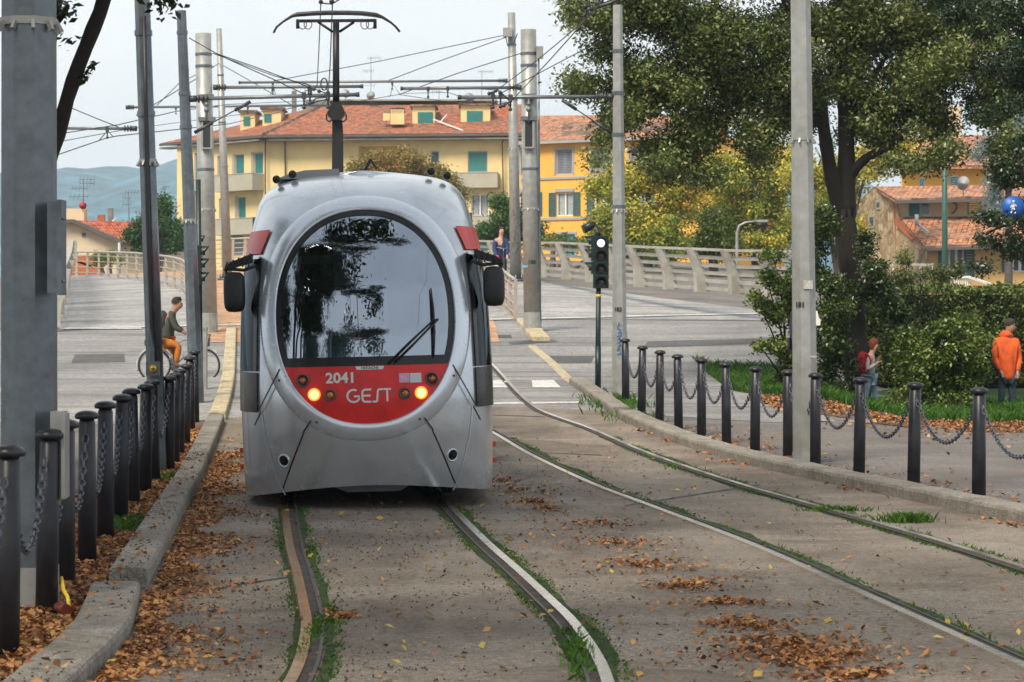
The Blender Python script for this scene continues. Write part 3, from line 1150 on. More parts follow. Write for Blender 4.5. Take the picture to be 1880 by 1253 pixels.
# slim far poles
for px_t, top_, px_b, d_, lab, w0, w1 in ((402, 53, 418, 98, 'slim pale pole standing in the brick lane above the tram mirror', .20, .11),
                                        (939, 24, 947, 85, 'slim pale pole with scribbles beside the cyclist in navy jacket', .21, .135)):
    f = GX(px_b, d_)
    t, at, rad = pole('slim_pole', lab, 'pole', f, W(px_t, top_, d_), w0, w1, M['steel_pale'], 12, bands=(6.3, 8.2), spikes=(4.6,), group='slim far poles')
    mb = MB()
    for k in range(8):
        a = k * PI / 4
        mb.tube([f + Vector((.3 * math.cos(a), .3 * math.sin(a), 0)), f + Vector((.3 * math.cos(a), .3 * math.sin(a), .22))], .035, 6)
    mb.lathe([(.42, 0), (.42, .07), (0, .07)], 16, f)
    mb.build('base_plate', M['steel'], t)
    if px_b > 900:
        rr = random.Random(5)
        mb = MB()
        for k in range(16):
            x0, z0 = rr.uniform(-.10, .08), 1.0 + k * .09
            mb.bar(at(0) + Vector((x0, -.22, z0)), at(0) + Vector((x0 + rr.uniform(-.09, .12), -.22, z0 + rr.uniform(.04, .16))), .014, .004, (0, 1, 0))
        mb.build('marker_scribble', M['lettering'], t)
        MB().box(W(932, 60, d_ - .25), (.32, .25, .30)).build('terminal_box', M['steel_pale'], t)
        MB().tube([W(928, 65, d_ - .3), W(932, 85, d_ - .3), W(944, 78, d_ - .3), W(950, 62, d_ - .3)], .02, 6).build('cable_loop', M['wire'], t)

# pole 183 and pole 181
D183 = 42.5
f = GX(1138, D183)
T183, at183, rad183 = pole('line_pole', 'octagonal line pole numbered 183 with blue scrawl near the traffic light', 'pole', f, W(1134, 10, D183), .140, .086, M['steel_pale'], 8,
                           bands=(3.3, 4.55, 5.27, 6.0), spikes=(3.25,), sleeve=1.15)
on_pole_text(T183, at183, rad183, 1.52, '183', .10, M['lettering'], ang=-.25)
mb = MB()
rr = random.Random(3)
for k in range(9):
    z0 = .75 + k * .062
    c0 = at183(z0) + Vector((-.01, -.142, 0))
    mb.bar(c0 + Vector((rr.uniform(-.05, -.02), 0, .0)), c0 + Vector((rr.uniform(.02, .05), 0, rr.uniform(-.02, .05))), .013, .004, (0, 1, 0))
    mb.bar(c0 + Vector((rr.uniform(-.05, .05), 0, .0)), c0 + Vector((rr.uniform(-.05, .05), 0, .06)), .013, .004, (0, 1, 0))
mb.build('blue_scrawl', M['blueink'], T183)
f = G(1479, 851)
D181 = f.y
T181, at181, rad181 = pole('octagonal_pole', 'tall galvanised octagonal pole numbered 181 standing in the park bollard row', 'pole', f, W(1469, 0, D181) + Vector((-.03, 0, 3.2)), .158, .100, M['steel_pale'], 8,
                           bands=(), spikes=(3.85,), sleeve=.13)
on_pole_text(T181, at181, rad181, 1.88, '181', .085, M['lettering'], ang=-.45)
mb = MB().box(at181(2.12) + Vector((.035, -.148, 0)), (.11, .006, .10))
M['sticker'] = mat('torn pale sticker', (.50, .49, .46), .7, 0, .3, 60, dirt=(.1, .08, .07), ds=40, dirt_amt=.8)
mb.build('sticker', M['sticker'], T181)
MB().box(at181(1.27) + Vector((.085, -.146, 0)), (.07, .006, .018)).build('sticker', M['sticker'], T181)
MB().box(at181(.86) + Vector((.115, -.13, 0)), (.06, .006, .025)).build('sticker', M['sticker'], T181)
MB().tube([at181(3.75) + Vector((.15, -.05, 0)), at181(3.70) + Vector((.22, -.05, -.08)), at181(3.7) + Vector((.19, -.05, -.16))], .012, 6).build('bracket_hook', M['steel'], T181)
g = G(1447, 846)
mb = MB().tube([g + Vector((0, 0, .0)), g + Vector((0, 0, .055))], [.06, .05], 8)
tag(mb.build('conduit_stub', M['redpipe'], loc=g), 'tiny orange red plastic stub on the park kerb by pole 181', 'conduit')

# ---------------------------------------------------------------- traffic signals
M['lens_dark'] = mat('unlit amber lens', (.05, .03, .025), .15, 0, .2, 20, coat=.5)
M['lens_lit'] = emit_mat('lit white tram signal', (1, .93, .98), 1.0)


def hood(c, R, r=.125, L=.24, m=None):
    mb = MB()
    rows = []
    for j in range(2):
        row = []
        for k in range(17):
            a = math.radians(-30 + 240 * k / 16)
            y = 0 if j == 0 else -L * (.55 + .45 * math.sin(max(0, math.sin(a)) * PI / 2))
            row.append(c + R @ Vector((r * math.cos(a), y, r * math.sin(a))))
        rows.append(row)
    mb.grid(rows)
    rows = [[c + R @ ((R.inverted() @ (p - c)) * 1.0 + Vector((0, 0, 0))) * 1.0 for p in row] for row in rows]
    return mb


DT = 45.0
ft = GX(1098, DT)
ts = thing('traffic_light', 'dark green four lamp tram signal with the white top lamp lit', 'traffic light', ft, 'traffic signals')
MB().tube([ft - Vector((0, 0, .05)), ft + Vector((0, 0, .85)), W(1099, 520, DT)], [.048, .048, .045], 12).tube([ft, ft + Vector((0, 0, .8))], [.055, .055], 12).build('signal_pole', M['greenmetal'], ts)
MB().tube([W(1099, 546, DT), W(1099, 541, DT)], .049, 12).build('yellow_band', M['yellow'], ts)
Rn = Matrix.Rotation(0, 3, 'Z')
hm_ = MB()
for k in range(4):
    hm_.box(W(1103, 446 + 24 * k, DT), (.285, .18, .236))
hm_.tube([W(1099, 520, DT), W(1099, 530, DT)], [.09, .05], 10).tube([W(1098, 434, DT), W(1097, 422, DT)], [.05, .045], 8)
hd = hm_.build('signal_head', M['greenmetal'], ts)
for k in range(4):
    c = W(1103, 447 + 24 * k, DT) + Vector((0, -.083, 0))
    MB().lathe([(.080, 0), (.068, .014), (.04, .024), (0, .028)], 20, c, Matrix.Rotation(PI / 2, 3, 'X')).build('lens', M['lens_lit'] if k == 0 else M['lens_dark'], hd)
    hood(c, Rn, .106, .14).build('hood', M['greenmetal'], hd, fix=False)
# side facing heads
for k in range(3):
    c = W(1087, 444 + 24 * k, DT + .05)
    mb = MB().box(c + Vector((.05, .0, 0)), (.14, .24, .22))
    rows = []
    for j in range(2):
        row = []
        for q in range(17):
            a = math.radians(-30 + 240 * q / 16)
            x = 0 if j == 0 else -.15 * (.4 + .6 * max(0, math.sin(a)))
            row.append(c + Vector((x, .105 * math.cos(a), .105 * math.sin(a))))
        rows.append(row)
    mb.grid(rows)
    mb.build('side_lamp', M['greenmetal'], ts, fix=False)
cam_c = W(1083, 417, DT)
MB().tube([cam_c + Vector((-.12, -.03, -.05)), cam_c + Vector((.03, 0, .03)), cam_c + Vector((.10, .02, .06))], [.085, .075, .04], 12).build('detector_horn', M['greenmetal'], ts)
MB().tube([cam_c + Vector((.09, .02, .05)), cam_c + Vector((.15, .02, -.02)), W(1097, 428, DT)], .02, 6).build('bracket', M['greenmetal'], ts)

DT2 = 43.0
ft2 = GX(368, DT2)
ts2 = thing('traffic_light', 'dark green signal with four hoods sideways behind the tapered line pole', 'traffic light', ft2, 'traffic signals')
MB().tube([ft2, W(364, 330, DT2)], [.05, .045], 10).build('signal_pole', M['greenmetal'], ts2)
for k, py in enumerate((440, 463, 486, 511)):
    c = W(370, py, DT2)
    if k:
        MB().box(c + Vector((-.06, 0, 0)), (.12, .25, .225)).build('lamp_housing', M['greenmetal'], ts2)
    rows = []
    r_ = .11 if k else .075
    for j in range(2):
        row = []
        for q in range(17):
            a = math.radians(-30 + 240 * q / 16)
            x = 0 if j == 0 else (.14 if k else .06) * (.35 + .65 * max(0, math.sin(a)))
            row.append(c + Vector((x, r_ * math.cos(a), r_ * math.sin(a))))
        rows.append(row)
    MB().grid(rows).build('hood', M['greenmetal'], ts2, fix=False)
c = W(372, 575, 45)
tag(MB().box((c.x, 45, g1(c.x, 45) + .55), (.16, .16, 1.1)).box((c.x, 45, g1(c.x, 45) + 1.12), (.18, .18, .05)).build('cabinet', M['steel_pale'], loc=(c.x, 45, g1(c.x, 45))), 'narrow pale cabinet between two poles in front of the cyclist', 'cabinet')

# ---------------------------------------------------------------- railings
M['rail_pale'] = mat('pale grey railing paint', (.39, .37, .325), .5, .1, .14, 4, dirt=(.22, .19, .15), ds=1.5, dirt_amt=.7)
M['rail_brown'] = mat('weathered steel handrail', (.40, .33, .27), .5, .2, .15, 4)


def post_railing(label, pts, h, nbars, group, m):
    t = thing('handrail', label, 'railing', pts[0], group)
    for p in pts:
        d_ = .02
        mb = MB()
        mb.extrude([p + Vector((-.07, -.05, 0)), p + Vector((.07, -.05, 0)), p + Vector((.045, -.05, h * .5)), p + Vector((.06, -.05, h)), p + Vector((-.04, -.05, h)), p + Vector((-.045, -.05, h * .5))], (0, .05, 0))
        mb.box(p + Vector((0, -.02, .02)), (.26, .2, .04))
        mb.build('post', M['rail_brown'], t)
    c = spline([tuple(p) for p in pts], len(pts) * 4)
    for k in range(nbars):
        z = h * (.16 + .70 * k / (nbars - 1))
        MB().tube([Vector(q) + Vector((0, -.03, z)) for q in c], .02, 6).build('bar', M['rail_pale'], t)
    MB().tube([Vector(q) + Vector((0, -.03, h + .03)) for q in c], .042, 8).build('top_rail', M['rail_pale'], t)
    return t


lp = [(141, 503), (160.6, 505), (181.6, 508), (199, 510), (216, 512.7), (233.6, 514), (251, 517), (268, 520), (287, 524), (305, 527.5), (320, 531), (334, 536.5), (345, 545), (356, 556), (366, 570), (374, 588)]
post_railing('curving pale handrail with posts above the cyclist, dividing brick lane and walkway', [GX(p[0], d_) for p, d_ in zip([(126, 0)] + lp, [120, 117, 114.5, 112, 109.5, 107, 104.5, 102, 99, 96, 93, 90, 86.5, 80, 74, 68, 63])], 1.12, 4, 'handrails on the bridge', M['rail_pale'])
rp = [(946.5, 588), (936, 579), (927, 570), (917.5, 562), (908, 554), (899, 547), (890, 540), (882, 533), (874, 527)]
post_railing('handrail end with steel posts beside the tram mirror below the navy jacket cyclist', [G(*p) for p in rp], 1.05, 4, 'handrails on the bridge', M['rail_brown'])
fp = [(392, 492), (409, 491), (428, 490), (450, 489), (480, 488), (520, 487)]
post_railing('short handrail far behind the slim pole in the brick lane', [W(px, py, 104) for px, py in fp], 1.15, 5, 'handrails on the bridge', M['rail_pale'])


def parapet(label, base, inward, h, group, gap=0):
    """slatted bridge parapet with bent plate posts"""
    t = thing('bridge_parapet', label, 'railing', base[0], group)
    n = len(base)
    for i, p in enumerate(base):
        tdir = (base[min(i + 1, n - 1)] - base[max(i - 1, 0)]).normalized()
        iw = inward[i]
        s = [(0.0, 0, .42), (.03, .25, .36), (.07, .55, .32), (.20, .85, .27), (.36, h, .22)]
        mb = MB()
        left = [p + iw * (a + w_ / 2) + Vector((0, 0, z)) for a, z, w_ in s]
        rightp = [p + iw * (a - w_ / 2) + Vector((0, 0, z)) for a, z, w_ in s]
        loop = left + rightp[::-1]
        th = tdir * .20
        mb.extrude([q - th / 2 for q in loop], th)
        mb.build('plate_post', M['rail_pale'], t)
    for k in range(6):
        z = .10 + (h - .1) * k / 5
        a = np.interp(z, [0, .25, .55, .85, h], [0.0, .03, .07, .20, .36]) - .10
        pts = [base[i] + inward[i] * a + Vector((0, 0, z)) for i in range(n)]
        for i in range(n - 1):
            pass
        mb = MB()
        for i in range(n - 1):
            mb.bar(pts[i], pts[i + 1], .05 if k < 5 else .12, .10 if k < 5 else .07)
        mb.build('rail' if k < 5 else 'top_rail', M['rail_pale'], t)
    return t


rb = [(880, 498), (915, 502), (957, 507), (999.5, 510), (1043, 513), (1087, 518), (1133, 522.5), (1177, 527), (1231, 531.6), (1289, 536), (1352, 541), (1417, 544), (1478, 547)]
ds_ = [97, 92.5, 88, 84.2, 80.9, 78, 75.4, 73, 70.8, 68.8, 67.0, 65.4, 64.0]
base = [W(a, b, d_) for (a, b), d_ in zip(rb, ds_)]
inn = []
for i in range(len(base)):
    tt = (base[min(i + 1, len(base) - 1)] - base[max(i - 1, 0)])
    tt.z = 0
    tt.normalize()
    inn.append(Vector((tt.y, -tt.x, 0)))
parapet('long slatted bridge parapet with bent plate posts behind the traffic light', base, inn, 1.2, 'slatted bridge parapets')
lb = []
for px, py, d_ in ((96, 600, 62), (104, 578, 66), (110, 560, 70), (113, 546, 75), (115.5, 534, 80), (117, 525, 85.5), (118.5, 517, 91.5), (120, 510.5, 98), (121, 505, 105), (121, 500, 113)):
    q = GX(px, d_)
    lb.append(Vector((q.x, q.y, max(q.z, HC - (py - HY) * d_ / F))))
inl = []
for i in range(len(lb)):
    tt = (lb[min(i + 1, len(lb) - 1)] - lb[max(i - 1, 0)])
    tt.z = 0
    tt.normalize()
    inl.append(Vector((tt.y, -tt.x, 0)))
parapet('slatted bridge parapet seen end on between the wide pole and the walkway', lb, inl, 1.45, 'slatted bridge parapets')

# --- green pole with round blue pedestrian sign, and the far street lamp
DG = 66
c = W(1735, 500, DG)
tg = thing('green_pole', 'thin green painted pole rising beyond the hedge', 'pole', (c.x, DG, 0))
MB().tube([(c.x, DG, 0), W(1734, 170, DG)], [.085, .07], 12).build('pole_shaft', M['greenpole'], tg)
DS = 36
c = W(1860, 381, DS)
tsn = thing('pedestrian_sign', 'round blue pedestrian sign among the dark leaves', 'sign', (c.x, DS, 0))
MB().tube([(c.x + .42, DS + .06, 0), (c.x + .42, DS + .06, c.z + .3)], .03, 10).tube([(c.x + .42, DS + .06, c.z), (c.x, DS + .05, c.z)], .02, 8).build('sign_post', M['greenpole'], tsn)
Rx = Matrix.Rotation(PI / 2, 3, 'X')
M['signblue'] = mat('sign blue', (.008, .09, .36), .4, 0, .06, 10)
MB().lathe([(.165, -.004), (.165, .008), (0, .008)], 32, c, Rx).build('sign_plate', M['signblue'], tsn)
mb = MB()
k = .0075
fig = [((0, 12), 2.4, None)]
cc = c + Vector((0, -.012, 0))
mb.lathe([(.017, 0), (.017, .003), (0, .003)], 14, cc + Vector((.005, 0, .085)), Rx)
for a, b, w_ in (((.004, .062), (-.004, .0), .036), ((-.004, .0), (-.034, -.085), .02), ((-.002, .0), (.022, -.04), .02), ((.022, -.04), (.028, -.09), .018),
                 ((.0, .055), (-.03, .02), .014), ((-.03, .02), (-.038, -.01), .012), ((.006, .055), (.034, .028), .014), ((.034, .028), (.05, .02), .012)):
    mb.bar(cc + Vector((a[0], 0, a[1])), cc + Vector((b[0], 0, b[1])), w_, .004, (0, 1, 0))
mb.build('walking_figure', M['white'], tsn)
DL = 92
c0 = W(1353, 500, DL)
tl = thing('street_lamp', 'pale curved street lamp beyond the slatted parapet', 'street lamp', (c0.x, DL, 0))
MB().tube([(c0.x, DL, 0), W(1353, 470, DL), W(1353, 428, DL), W(1357, 415, DL), W(1368, 409, DL), W(1390, 406, DL)], [.07, .06, .05, .045, .04, .035], 8).build('curved_mast', M['steel_pale'], tl)
MB().box(W(1399, 406, DL), (.42, .16, .09)).build('lamp_head', M['steel_pale'], tl)
# ================================================================ the tram (x right, y backwards along the tram, z up)
M['silver'] = mat('silver tram paint', (.62, .665, .715), .24, .70, .03, 2.5, coat=.4, dirt=(.22, .215, .205), ds=2.6, dirt_amt=.3)
M['silver_light'] = mat('light silver surround paint', (.66, .71, .765), .26, .55, .03, 3, coat=.4)
M['tramred'] = mat('red tram panel', (.74, .022, .02), .36, 0, .12, 6, coat=.12, spec=.35, dirt=(.42, .014, .012), ds=5, dirt_amt=.6)
M['tramblack'] = mat('black tram trim', (.009, .010, .011), .28, 0, .2, 8, coat=.08, spec=.35)
M['matblack'] = mat('matt black plastic', (.016, .017, .018), .5, 0, .25, 14)
M['underframe'] = mat('dirty underframe', (.02, .018, .016), .8, 0, .3, 9)
M['windshield'] = glass_mat('windscreen', (.58, .68, .72), 1.55, .32, 0, 2.0)
M['sidewindow'] = glass_mat('tinted side window', (.03, .04, .03), 1.4, .0, .01, .55)
M['cabgrey'] = mat('cab interior grey', (.13, .155, .175), .6, 0, .1, 5)
M['cabdark'] = mat('cab interior dark', (.035, .04, .042), .7, 0, .2, 5)
M['dash'] = mat('dashboard teal grey', (.34, .46, .48), .5, 0, .12, 5)
M['lamp_on'] = emit_mat('lit headlamp', (1.0, .64, .20), 1.9)
M['lamp_halo'] = emit_mat('lit headlamp rim', (1.0, .36, .04), .9)
M['amber'] = mat('amber lamp', (.55, .16, .012), .15, 0, .25, 60, coat=.8)
M['redlamp'] = mat('dark red lamp', (.16, .012, .006), .12, 0, .4, 50, coat=.9)
M['silverring'] = mat('lamp ring', (.12, .11, .10), .3, .7, .1, 30)
M['reflector'] = mat('orange red marker', (.55, .06, .015), .35, 0, .15, 30)
M['bellows'] = mat('bellows rubber', (.03, .03, .032), .7, 0, .2, 12)
M['roofgrey'] = mat('roof equipment grey', (.23, .24, .25), .55, .1, .12, 5)

_wz = np.array([(.05, 1.12), (.12, 1.155), (.2, 1.165), (.4, 1.177), (.886, 1.183), (1.3, 1.177), (1.86, 1.161), (2.2, 1.135), (2.42, 1.104), (2.54, 1.082), (2.70, 1.045), (2.85, 1.01), (2.95, .965), (3.04, .895), (3.10, .80), (3.134, .66)])
_yz = np.array([(.05, .24), (.2, .17), (.4, .09), (.7, .02), (1.0, .0), (1.3, .02), (1.6, .09), (2.0, .22), (2.4, .40), (2.7, .62), (2.9, .88), (3.0, 1.12), (3.08, 1.45), (3.134, 1.9)])
_zz = np.linspace(.05, 3.134, 400)


def _smooth(tab, it=14):
    v = np.interp(_zz, tab[:, 0], tab[:, 1])
    for _ in range(it):
        v[1:-1] = (v[:-2] + 2 * v[1:-1] + v[2:]) / 4
    return v


_ww, _yy = _smooth(_wz, 7), _smooth(_yz, 60)
TB, TN = 1.45, 3.0


def tS(u, z, off=0.0):
    def raw(u, z):
        s, a = (1 if u >= 0 else -1), abs(u)
        w_ = float(np.interp(z, _zz, _ww))
        t = min(a, 1.0)
        y = float(np.interp(z, _zz, _yy)) + TB * (1 - max(0, 1 - t ** TN) ** (1 / TN))
        if a > 1:
            y += a - 1
        zz_ = z - .12 * t * t * (1 - float(sstep(.2, .75, z))) * (1 if a <= 1 else 1)
        return Vector((s * w_ * t, y, zz_))
    p = raw(u, z)
    if off:
        e = 1e-3
        du = raw(min(u + e, 50), z) - raw(u - e, z)
        dz = raw(u, min(z + e * 4, 3.13)) - raw(u, z - e * 4)
        n = du.cross(dz)
        if n.length > 0:
            n.normalize()
        p = p + n * off
    return p


def tX(x, z, off=0.0):
    w_ = float(np.interp(z, _zz, _ww))
    return tS(max(-.995, min(.995, x / w_)), z, off)


def fx(px, py, s=199.0):
    """pixel of the front -> local (x, z)"""
    return ((px - 671) / s, HC - (py - HY) / s + (px - 671) / s * -.0)


ROLL = math.radians(1.35)


def fr(px, py, s=199.0):
    """same, with the tram's slight lean taken out"""
    x, z = (px - 671) / s, HC - (py - HY) / s
    return (x + (z - 1.755) * math.sin(ROLL), z - x * math.sin(ROLL))


OA, OZ, OH, ON = .800, 1.755, .965, 2.2


def oval(a, q=0.0):
    c, s = math.cos(a), math.sin(a)
    return ((OA + q) * math.copysign(abs(c) ** (2 / ON), c), OZ + (OH + q) * math.copysign(abs(s) ** (2 / ON), s))


def oval_x(z, q=0.0):
    k = min(1, abs((z - OZ) / (OH + q)))
    return (OA + q) * max(0, 1 - k ** ON) ** (1 / ON)


CLx = CL_LEFT
YAW = math.radians(3.5)
ORG = Vector((-1.272, 21.95, 0))


def bend(p):
    """carry a body point along the curving, climbing track"""
    y = p[1]
    if y < 3:
        return Vector(p)
    # local y -> world point on the axis
    i = np.interp(ORG.y + y * math.cos(YAW), CLx[:, 1], CLx[:, 0])
    wx = ORG.x - y * math.sin(YAW)
    k = min(1, (y - 3) / 6)
    base_off = np.interp(ORG.y, CLx[:, 1], CLx[:, 0]) - ORG.x
    return Vector((p[0] + (i - base_off * 0 - wx) * k * .8, y, p[2] + g1(i, ORG.y + y) * k))


tram = thing('tram', 'silver tram with oval windscreen and red lamp panel numbered 2041', 'tram', (0, 0, 0))


def tb(mb, name, m, par=None):
    mb.v = [tuple(bend(p)) for p in mb.v]
    return mb.build(name, m, par or tram)


# body shell of the first car
us = list(np.linspace(0, .9, 30)) + list(np.linspace(.915, 1.0, 12)) + [1.15, 1.5, 2.2, 3, 4, 5, 6.2]
us = [-u for u in us[::-1]] + us[1:]
zs = list(np.linspace(.225, 2.6, 72)) + list(np.linspace(2.63, 3.05, 22)) + [3.07, 3.09, 3.105, 3.12, 3.132]
mb = MB()
nu = len(us)
pts = [[tS(u, z) for u in us] for z in zs]
vs = [p for r in pts for p in r]
fs = []
for j in range(len(zs) - 1):
    for i in range(nu - 1):
        zc = (zs[j] + zs[j + 1]) / 2
        pc = (pts[j][i] + pts[j + 1][i + 1]) / 2
        if zc > 1.37 and abs(us[i]) < .95 and abs(us[i + 1]) < .95:
            k = (abs(pc.x) / OA) ** ON + (abs(zc - OZ) / OH) ** ON
            if k < .90:
                continue
        a_ = (abs(us[i]) + abs(us[i + 1])) / 2
        if 1.30 < zc < 2.28 and .90 < a_ < 1.6:
            continue
        fs.append((j * nu + i, j * nu + i + 1, (j + 1) * nu + i + 1, (j + 1) * nu + i))
mb.add(vs, fs, True)
half = [i for i in range(nu) if us[i] >= 0]
rows = []
for i in half:
    l, r = pts[-1][nu - 1 - i], pts[-1][i]
    rows.append([l.lerp(r, k / 8) + Vector((0, 0, .035 * (1 - (k / 4 - 1) ** 2))) for k in range(9)])
mb.grid(rows)
mb.poly([pts[j][0] for j in range(len(zs))] + [pts[j][-1] for j in range(len(zs))][::-1])
body = tb(mb, 'body', M['silver'])

# raised surround of the oval


def oring(prof, a0, a1, n, name, m, par, close=False):
    rows = []
    for k in range(n + (0 if close else 1)):
        a = a0 + (a1 - a0) * k / n
        rows.append([tX(*oval(a, q), off) for q, off in prof])
    mb = MB()
    N = len(prof)
    vs = [p for r in rows for p in r]
    fs = []
    L = len(rows)
    for j in range(L if close else L - 1):
        j2 = (j + 1) % L
        for i in range(N - 1):
            fs.append((j * N + i, j * N + i + 1, j2 * N + i + 1, j2 * N + i))
    mb.add(vs, fs, True)
    return tb(mb, name, m, par)


oring([(.0, .004), (.0, .026), (.008, .032), (.05, .034), (.09, .028), (.13, .014), (.158, .0), (.166, -.012)], 0, 2 * PI, 120, 'oval_surround', M['silver_light'], tram, True)


def patch(zl, xl, xr, n, off, name, m, par=None, bulge=0.0, useu=False):
    rows = []
    for z in zl:
        a, b = xl(z), xr(z)
        rows.append([(tS if useu else tX)(a + (b - a) * ((k / n) ** 2.2 if useu and abs(b - a) > .2 else k / n), z, off + bulge * (1 - (2 * k / n - 1) ** 2)) for k in range(n + 1)])
    return tb(MB().grid(rows), name, m, par)


ZW = 1.305
patch(list(np.linspace(ZW, 2.6, 40)) + list(np.linspace(2.62, OZ + OH - .001, 14)), lambda z: -oval_x(z), lambda z: oval_x(z), 30, .010, 'windscreen', M['windshield'])
# black border of the windscreen
asw = math.asin(max(-1, -(((OZ - ZW) / OH) ** (ON / 2))))
oring([(.0, .013), (-.025, .014), (-.052, .013)], asw, PI - asw, 90, 'windscreen_border', M['tramblack'], tram)
patch([ZW, 1.33, 1.385], lambda z: -oval_x(z) + .01, lambda z: oval_x(z) - .01, 24, .015, 'windscreen_border', M['tramblack'])
# red lamp panel
red = patch(list(np.linspace(OZ - OH + .001, .9, 10)) + list(np.linspace(.92, ZW, 16)), lambda z: -oval_x(z), lambda z: oval_x(z), 30, .012, 'lamp_panel', M['tramred'])
# seams


def seam(pts, w_, name='panel_seam', m=None, off=.003, par=None):
    mb = MB()
    for a, b in zip(pts[:-1], pts[1:]):
        dx, dz = b[0] - a[0], b[1] - a[1]
        L = math.hypot(dx, dz)
        nx, nz = -dz / L * w_ / 2, dx / L * w_ / 2
        m_ = max(2, int(L / .06))
        rows = []
        for k in range(m_ + 1):
            x, z = a[0] + dx * k / m_, a[1] + dz * k / m_
            rows.append([tX(x + nx, z + nz, off), tX(x - nx, z - nz, off)])
        mb.grid(rows)
    return tb(mb, name, m or M['tramblack'], par)


for sg in (-1, 1):
    seam([(sg * .76, 1.29), (sg * .955, .92)], .012, off=.036)
    seam([(sg * .955, .92), (sg * 1.03, .78)], .010)
    seam([(sg * .50, .83), (sg * .575, .72)], .012, off=.034)
    seam([(sg * .575, .72), (sg * .79, .24)], .012)
    seam([(sg * .955, .92), (sg * .925, .66), (sg * .83, .35), (sg * .76, .20)], .010, m=M['silver_light'], off=.004)

# side glazing that wraps the corner, and the red flash above it
for sg in (-1, 1):
    ul = lambda z: sg * (.835 - .012 * (z - 1.5) ** 2)
    patch(np.linspace(1.27, 2.30, 18), ul, lambda z: sg * 1.9, 34, .016, 'side_window', M['sidewindow'], useu=True)
    patch(np.linspace(.90, 1.262, 8), lambda z: sg * (.835 - (z < 1.0) * 0), lambda z: sg * 1.9, 34, .016, 'black_side_panel', M['tramblack'], useu=True)
    patch(np.linspace(1.27, 2.30, 18), ul, lambda z: ul(z) + sg * .028, 3, .019, 'window_edge', M['tramblack'], useu=True)
    patch(np.linspace(2.345, 2.565, 8), lambda z: sg * (.84 - .25 * (z - 2.345)), lambda z: sg * 6.0, 60, .016, 'red_flash', M['tramred'], useu=True)
    # long side glazing behind the cab
    patch(np.linspace(1.2, 2.25, 6), lambda z: sg * 2.1, lambda z: sg * 5.9, 10, .008, 'saloon_window', M['sidewindow'], useu=True)
    # black camera mirror on its bracket
    c = Vector((sg * 1.195, .62, 2.0))
    mb = MB()
    prof = []
    for k in range(20):
        a = 2 * PI * k / 20
        prof.append((.098 * math.copysign(abs(math.cos(a)) ** .5, math.cos(a)), .185 * math.copysign(abs(math.sin(a)) ** .5, math.sin(a))))
    rows = []
    for q, yy in ((.0, -.085), (.45, -.083), (.8, -.07), (.96, -.04), (1.0, .0), (1.0, .07), (.9, .10), (0, .10)):
        rows.append([c + Vector((x * q + (-.012 * sg if yy < -.06 else 0), yy, z * q)) for x, z in prof])
    mb.grid(rows, close=True)
    mir = tb(mb, 'mirror', M['matblack'])
    mb = MB()
    mb.extrude([(sg * 1.02, .62, 2.35), (sg * 1.23, .62, 2.275), (sg * 1.29, .62, 2.205), (sg * 1.23, .62, 2.215), (sg * 1.03, .62, 2.27)], (0, .22, 0))
    for k in range(5):
        x = sg * (1.04 + .052 * k)
        mb.bar((x, .60, 2.35 - .018 * k), (x + sg * .02, .60, 2.225), .014, .02, (0, 1, 0))
    mb.tube([(sg * 1.27, .64, 2.21), (sg * 1.26, .62, 2.16), (sg * 1.23, .58, 2.12), (sg * 1.21, .55, 2.02)], .014, 6)
    mb.tube([(sg * .99, .66, 2.24), (sg * 1.10, .64, 2.20), (sg * 1.26, .64, 2.215)], .018, 6)
    tb(mb, 'mirror_bracket', M['matblack'])
    # roof corner lamps
    for (x, z, y) in ((.855, 3.075, .90), (.93, 3.035, 1.0)):
        c = tS(sg * (.80 if x < .9 else .90), 3.085 if x < .9 else 3.04, .05)
        c.y -= .1
        MBl = MB().lathe([(.036, .10), (.040, .0), (.034, -.012)], 14, c, Matrix.Rotation(PI / 2, 3, 'X') @ Matrix.Rotation(0, 3, 'X'))
        lo = tb(MBl, 'roof_lamp', M['tramblack'])
        tb(MB().ball(c + Vector((0, -.0, 0)), (.030, .022, .030), 10, 6), 'lamp_glass', M['white'] if x < .9 else M['silverring'], lo)
    # orange markers on the flank
    for z, y in ((.40, 1.9), (.52, 1.9), (.66, 2.6)):
        p = tS(sg * (1 + y - TB), z)
        tb(MB().box(p + Vector((sg * .03, 0, 0)), (.075, .08, .05)), 'flank_marker', M['reflector'])
    p = tS(sg * 1.12, .52)
    mbx = MB()
    for a_, b_ in (((1.05, .66), (1.30, .66)), ((1.05, .36), (1.30, .36))):
        mbx.grid([[tS(sg * a_[0], a_[1] - .005, .004), tS(sg * b_[0], b_[1] - .005, .004)], [tS(sg * a_[0], a_[1] + .005, .004), tS(sg * b_[0], b_[1] + .005, .004)]])
    mbx.grid([[tS(sg * 1.05, .36, .004), tS(sg * 1.062, .36, .004)], [tS(sg * 1.05, .66, .004), tS(sg * 1.062, .66, .004)]])
    tb(mbx, 'hatch_seam', M['tramblack'])

# lamps in the red panel
R90 = Matrix.Rotation(PI / 2, 3, 'X')


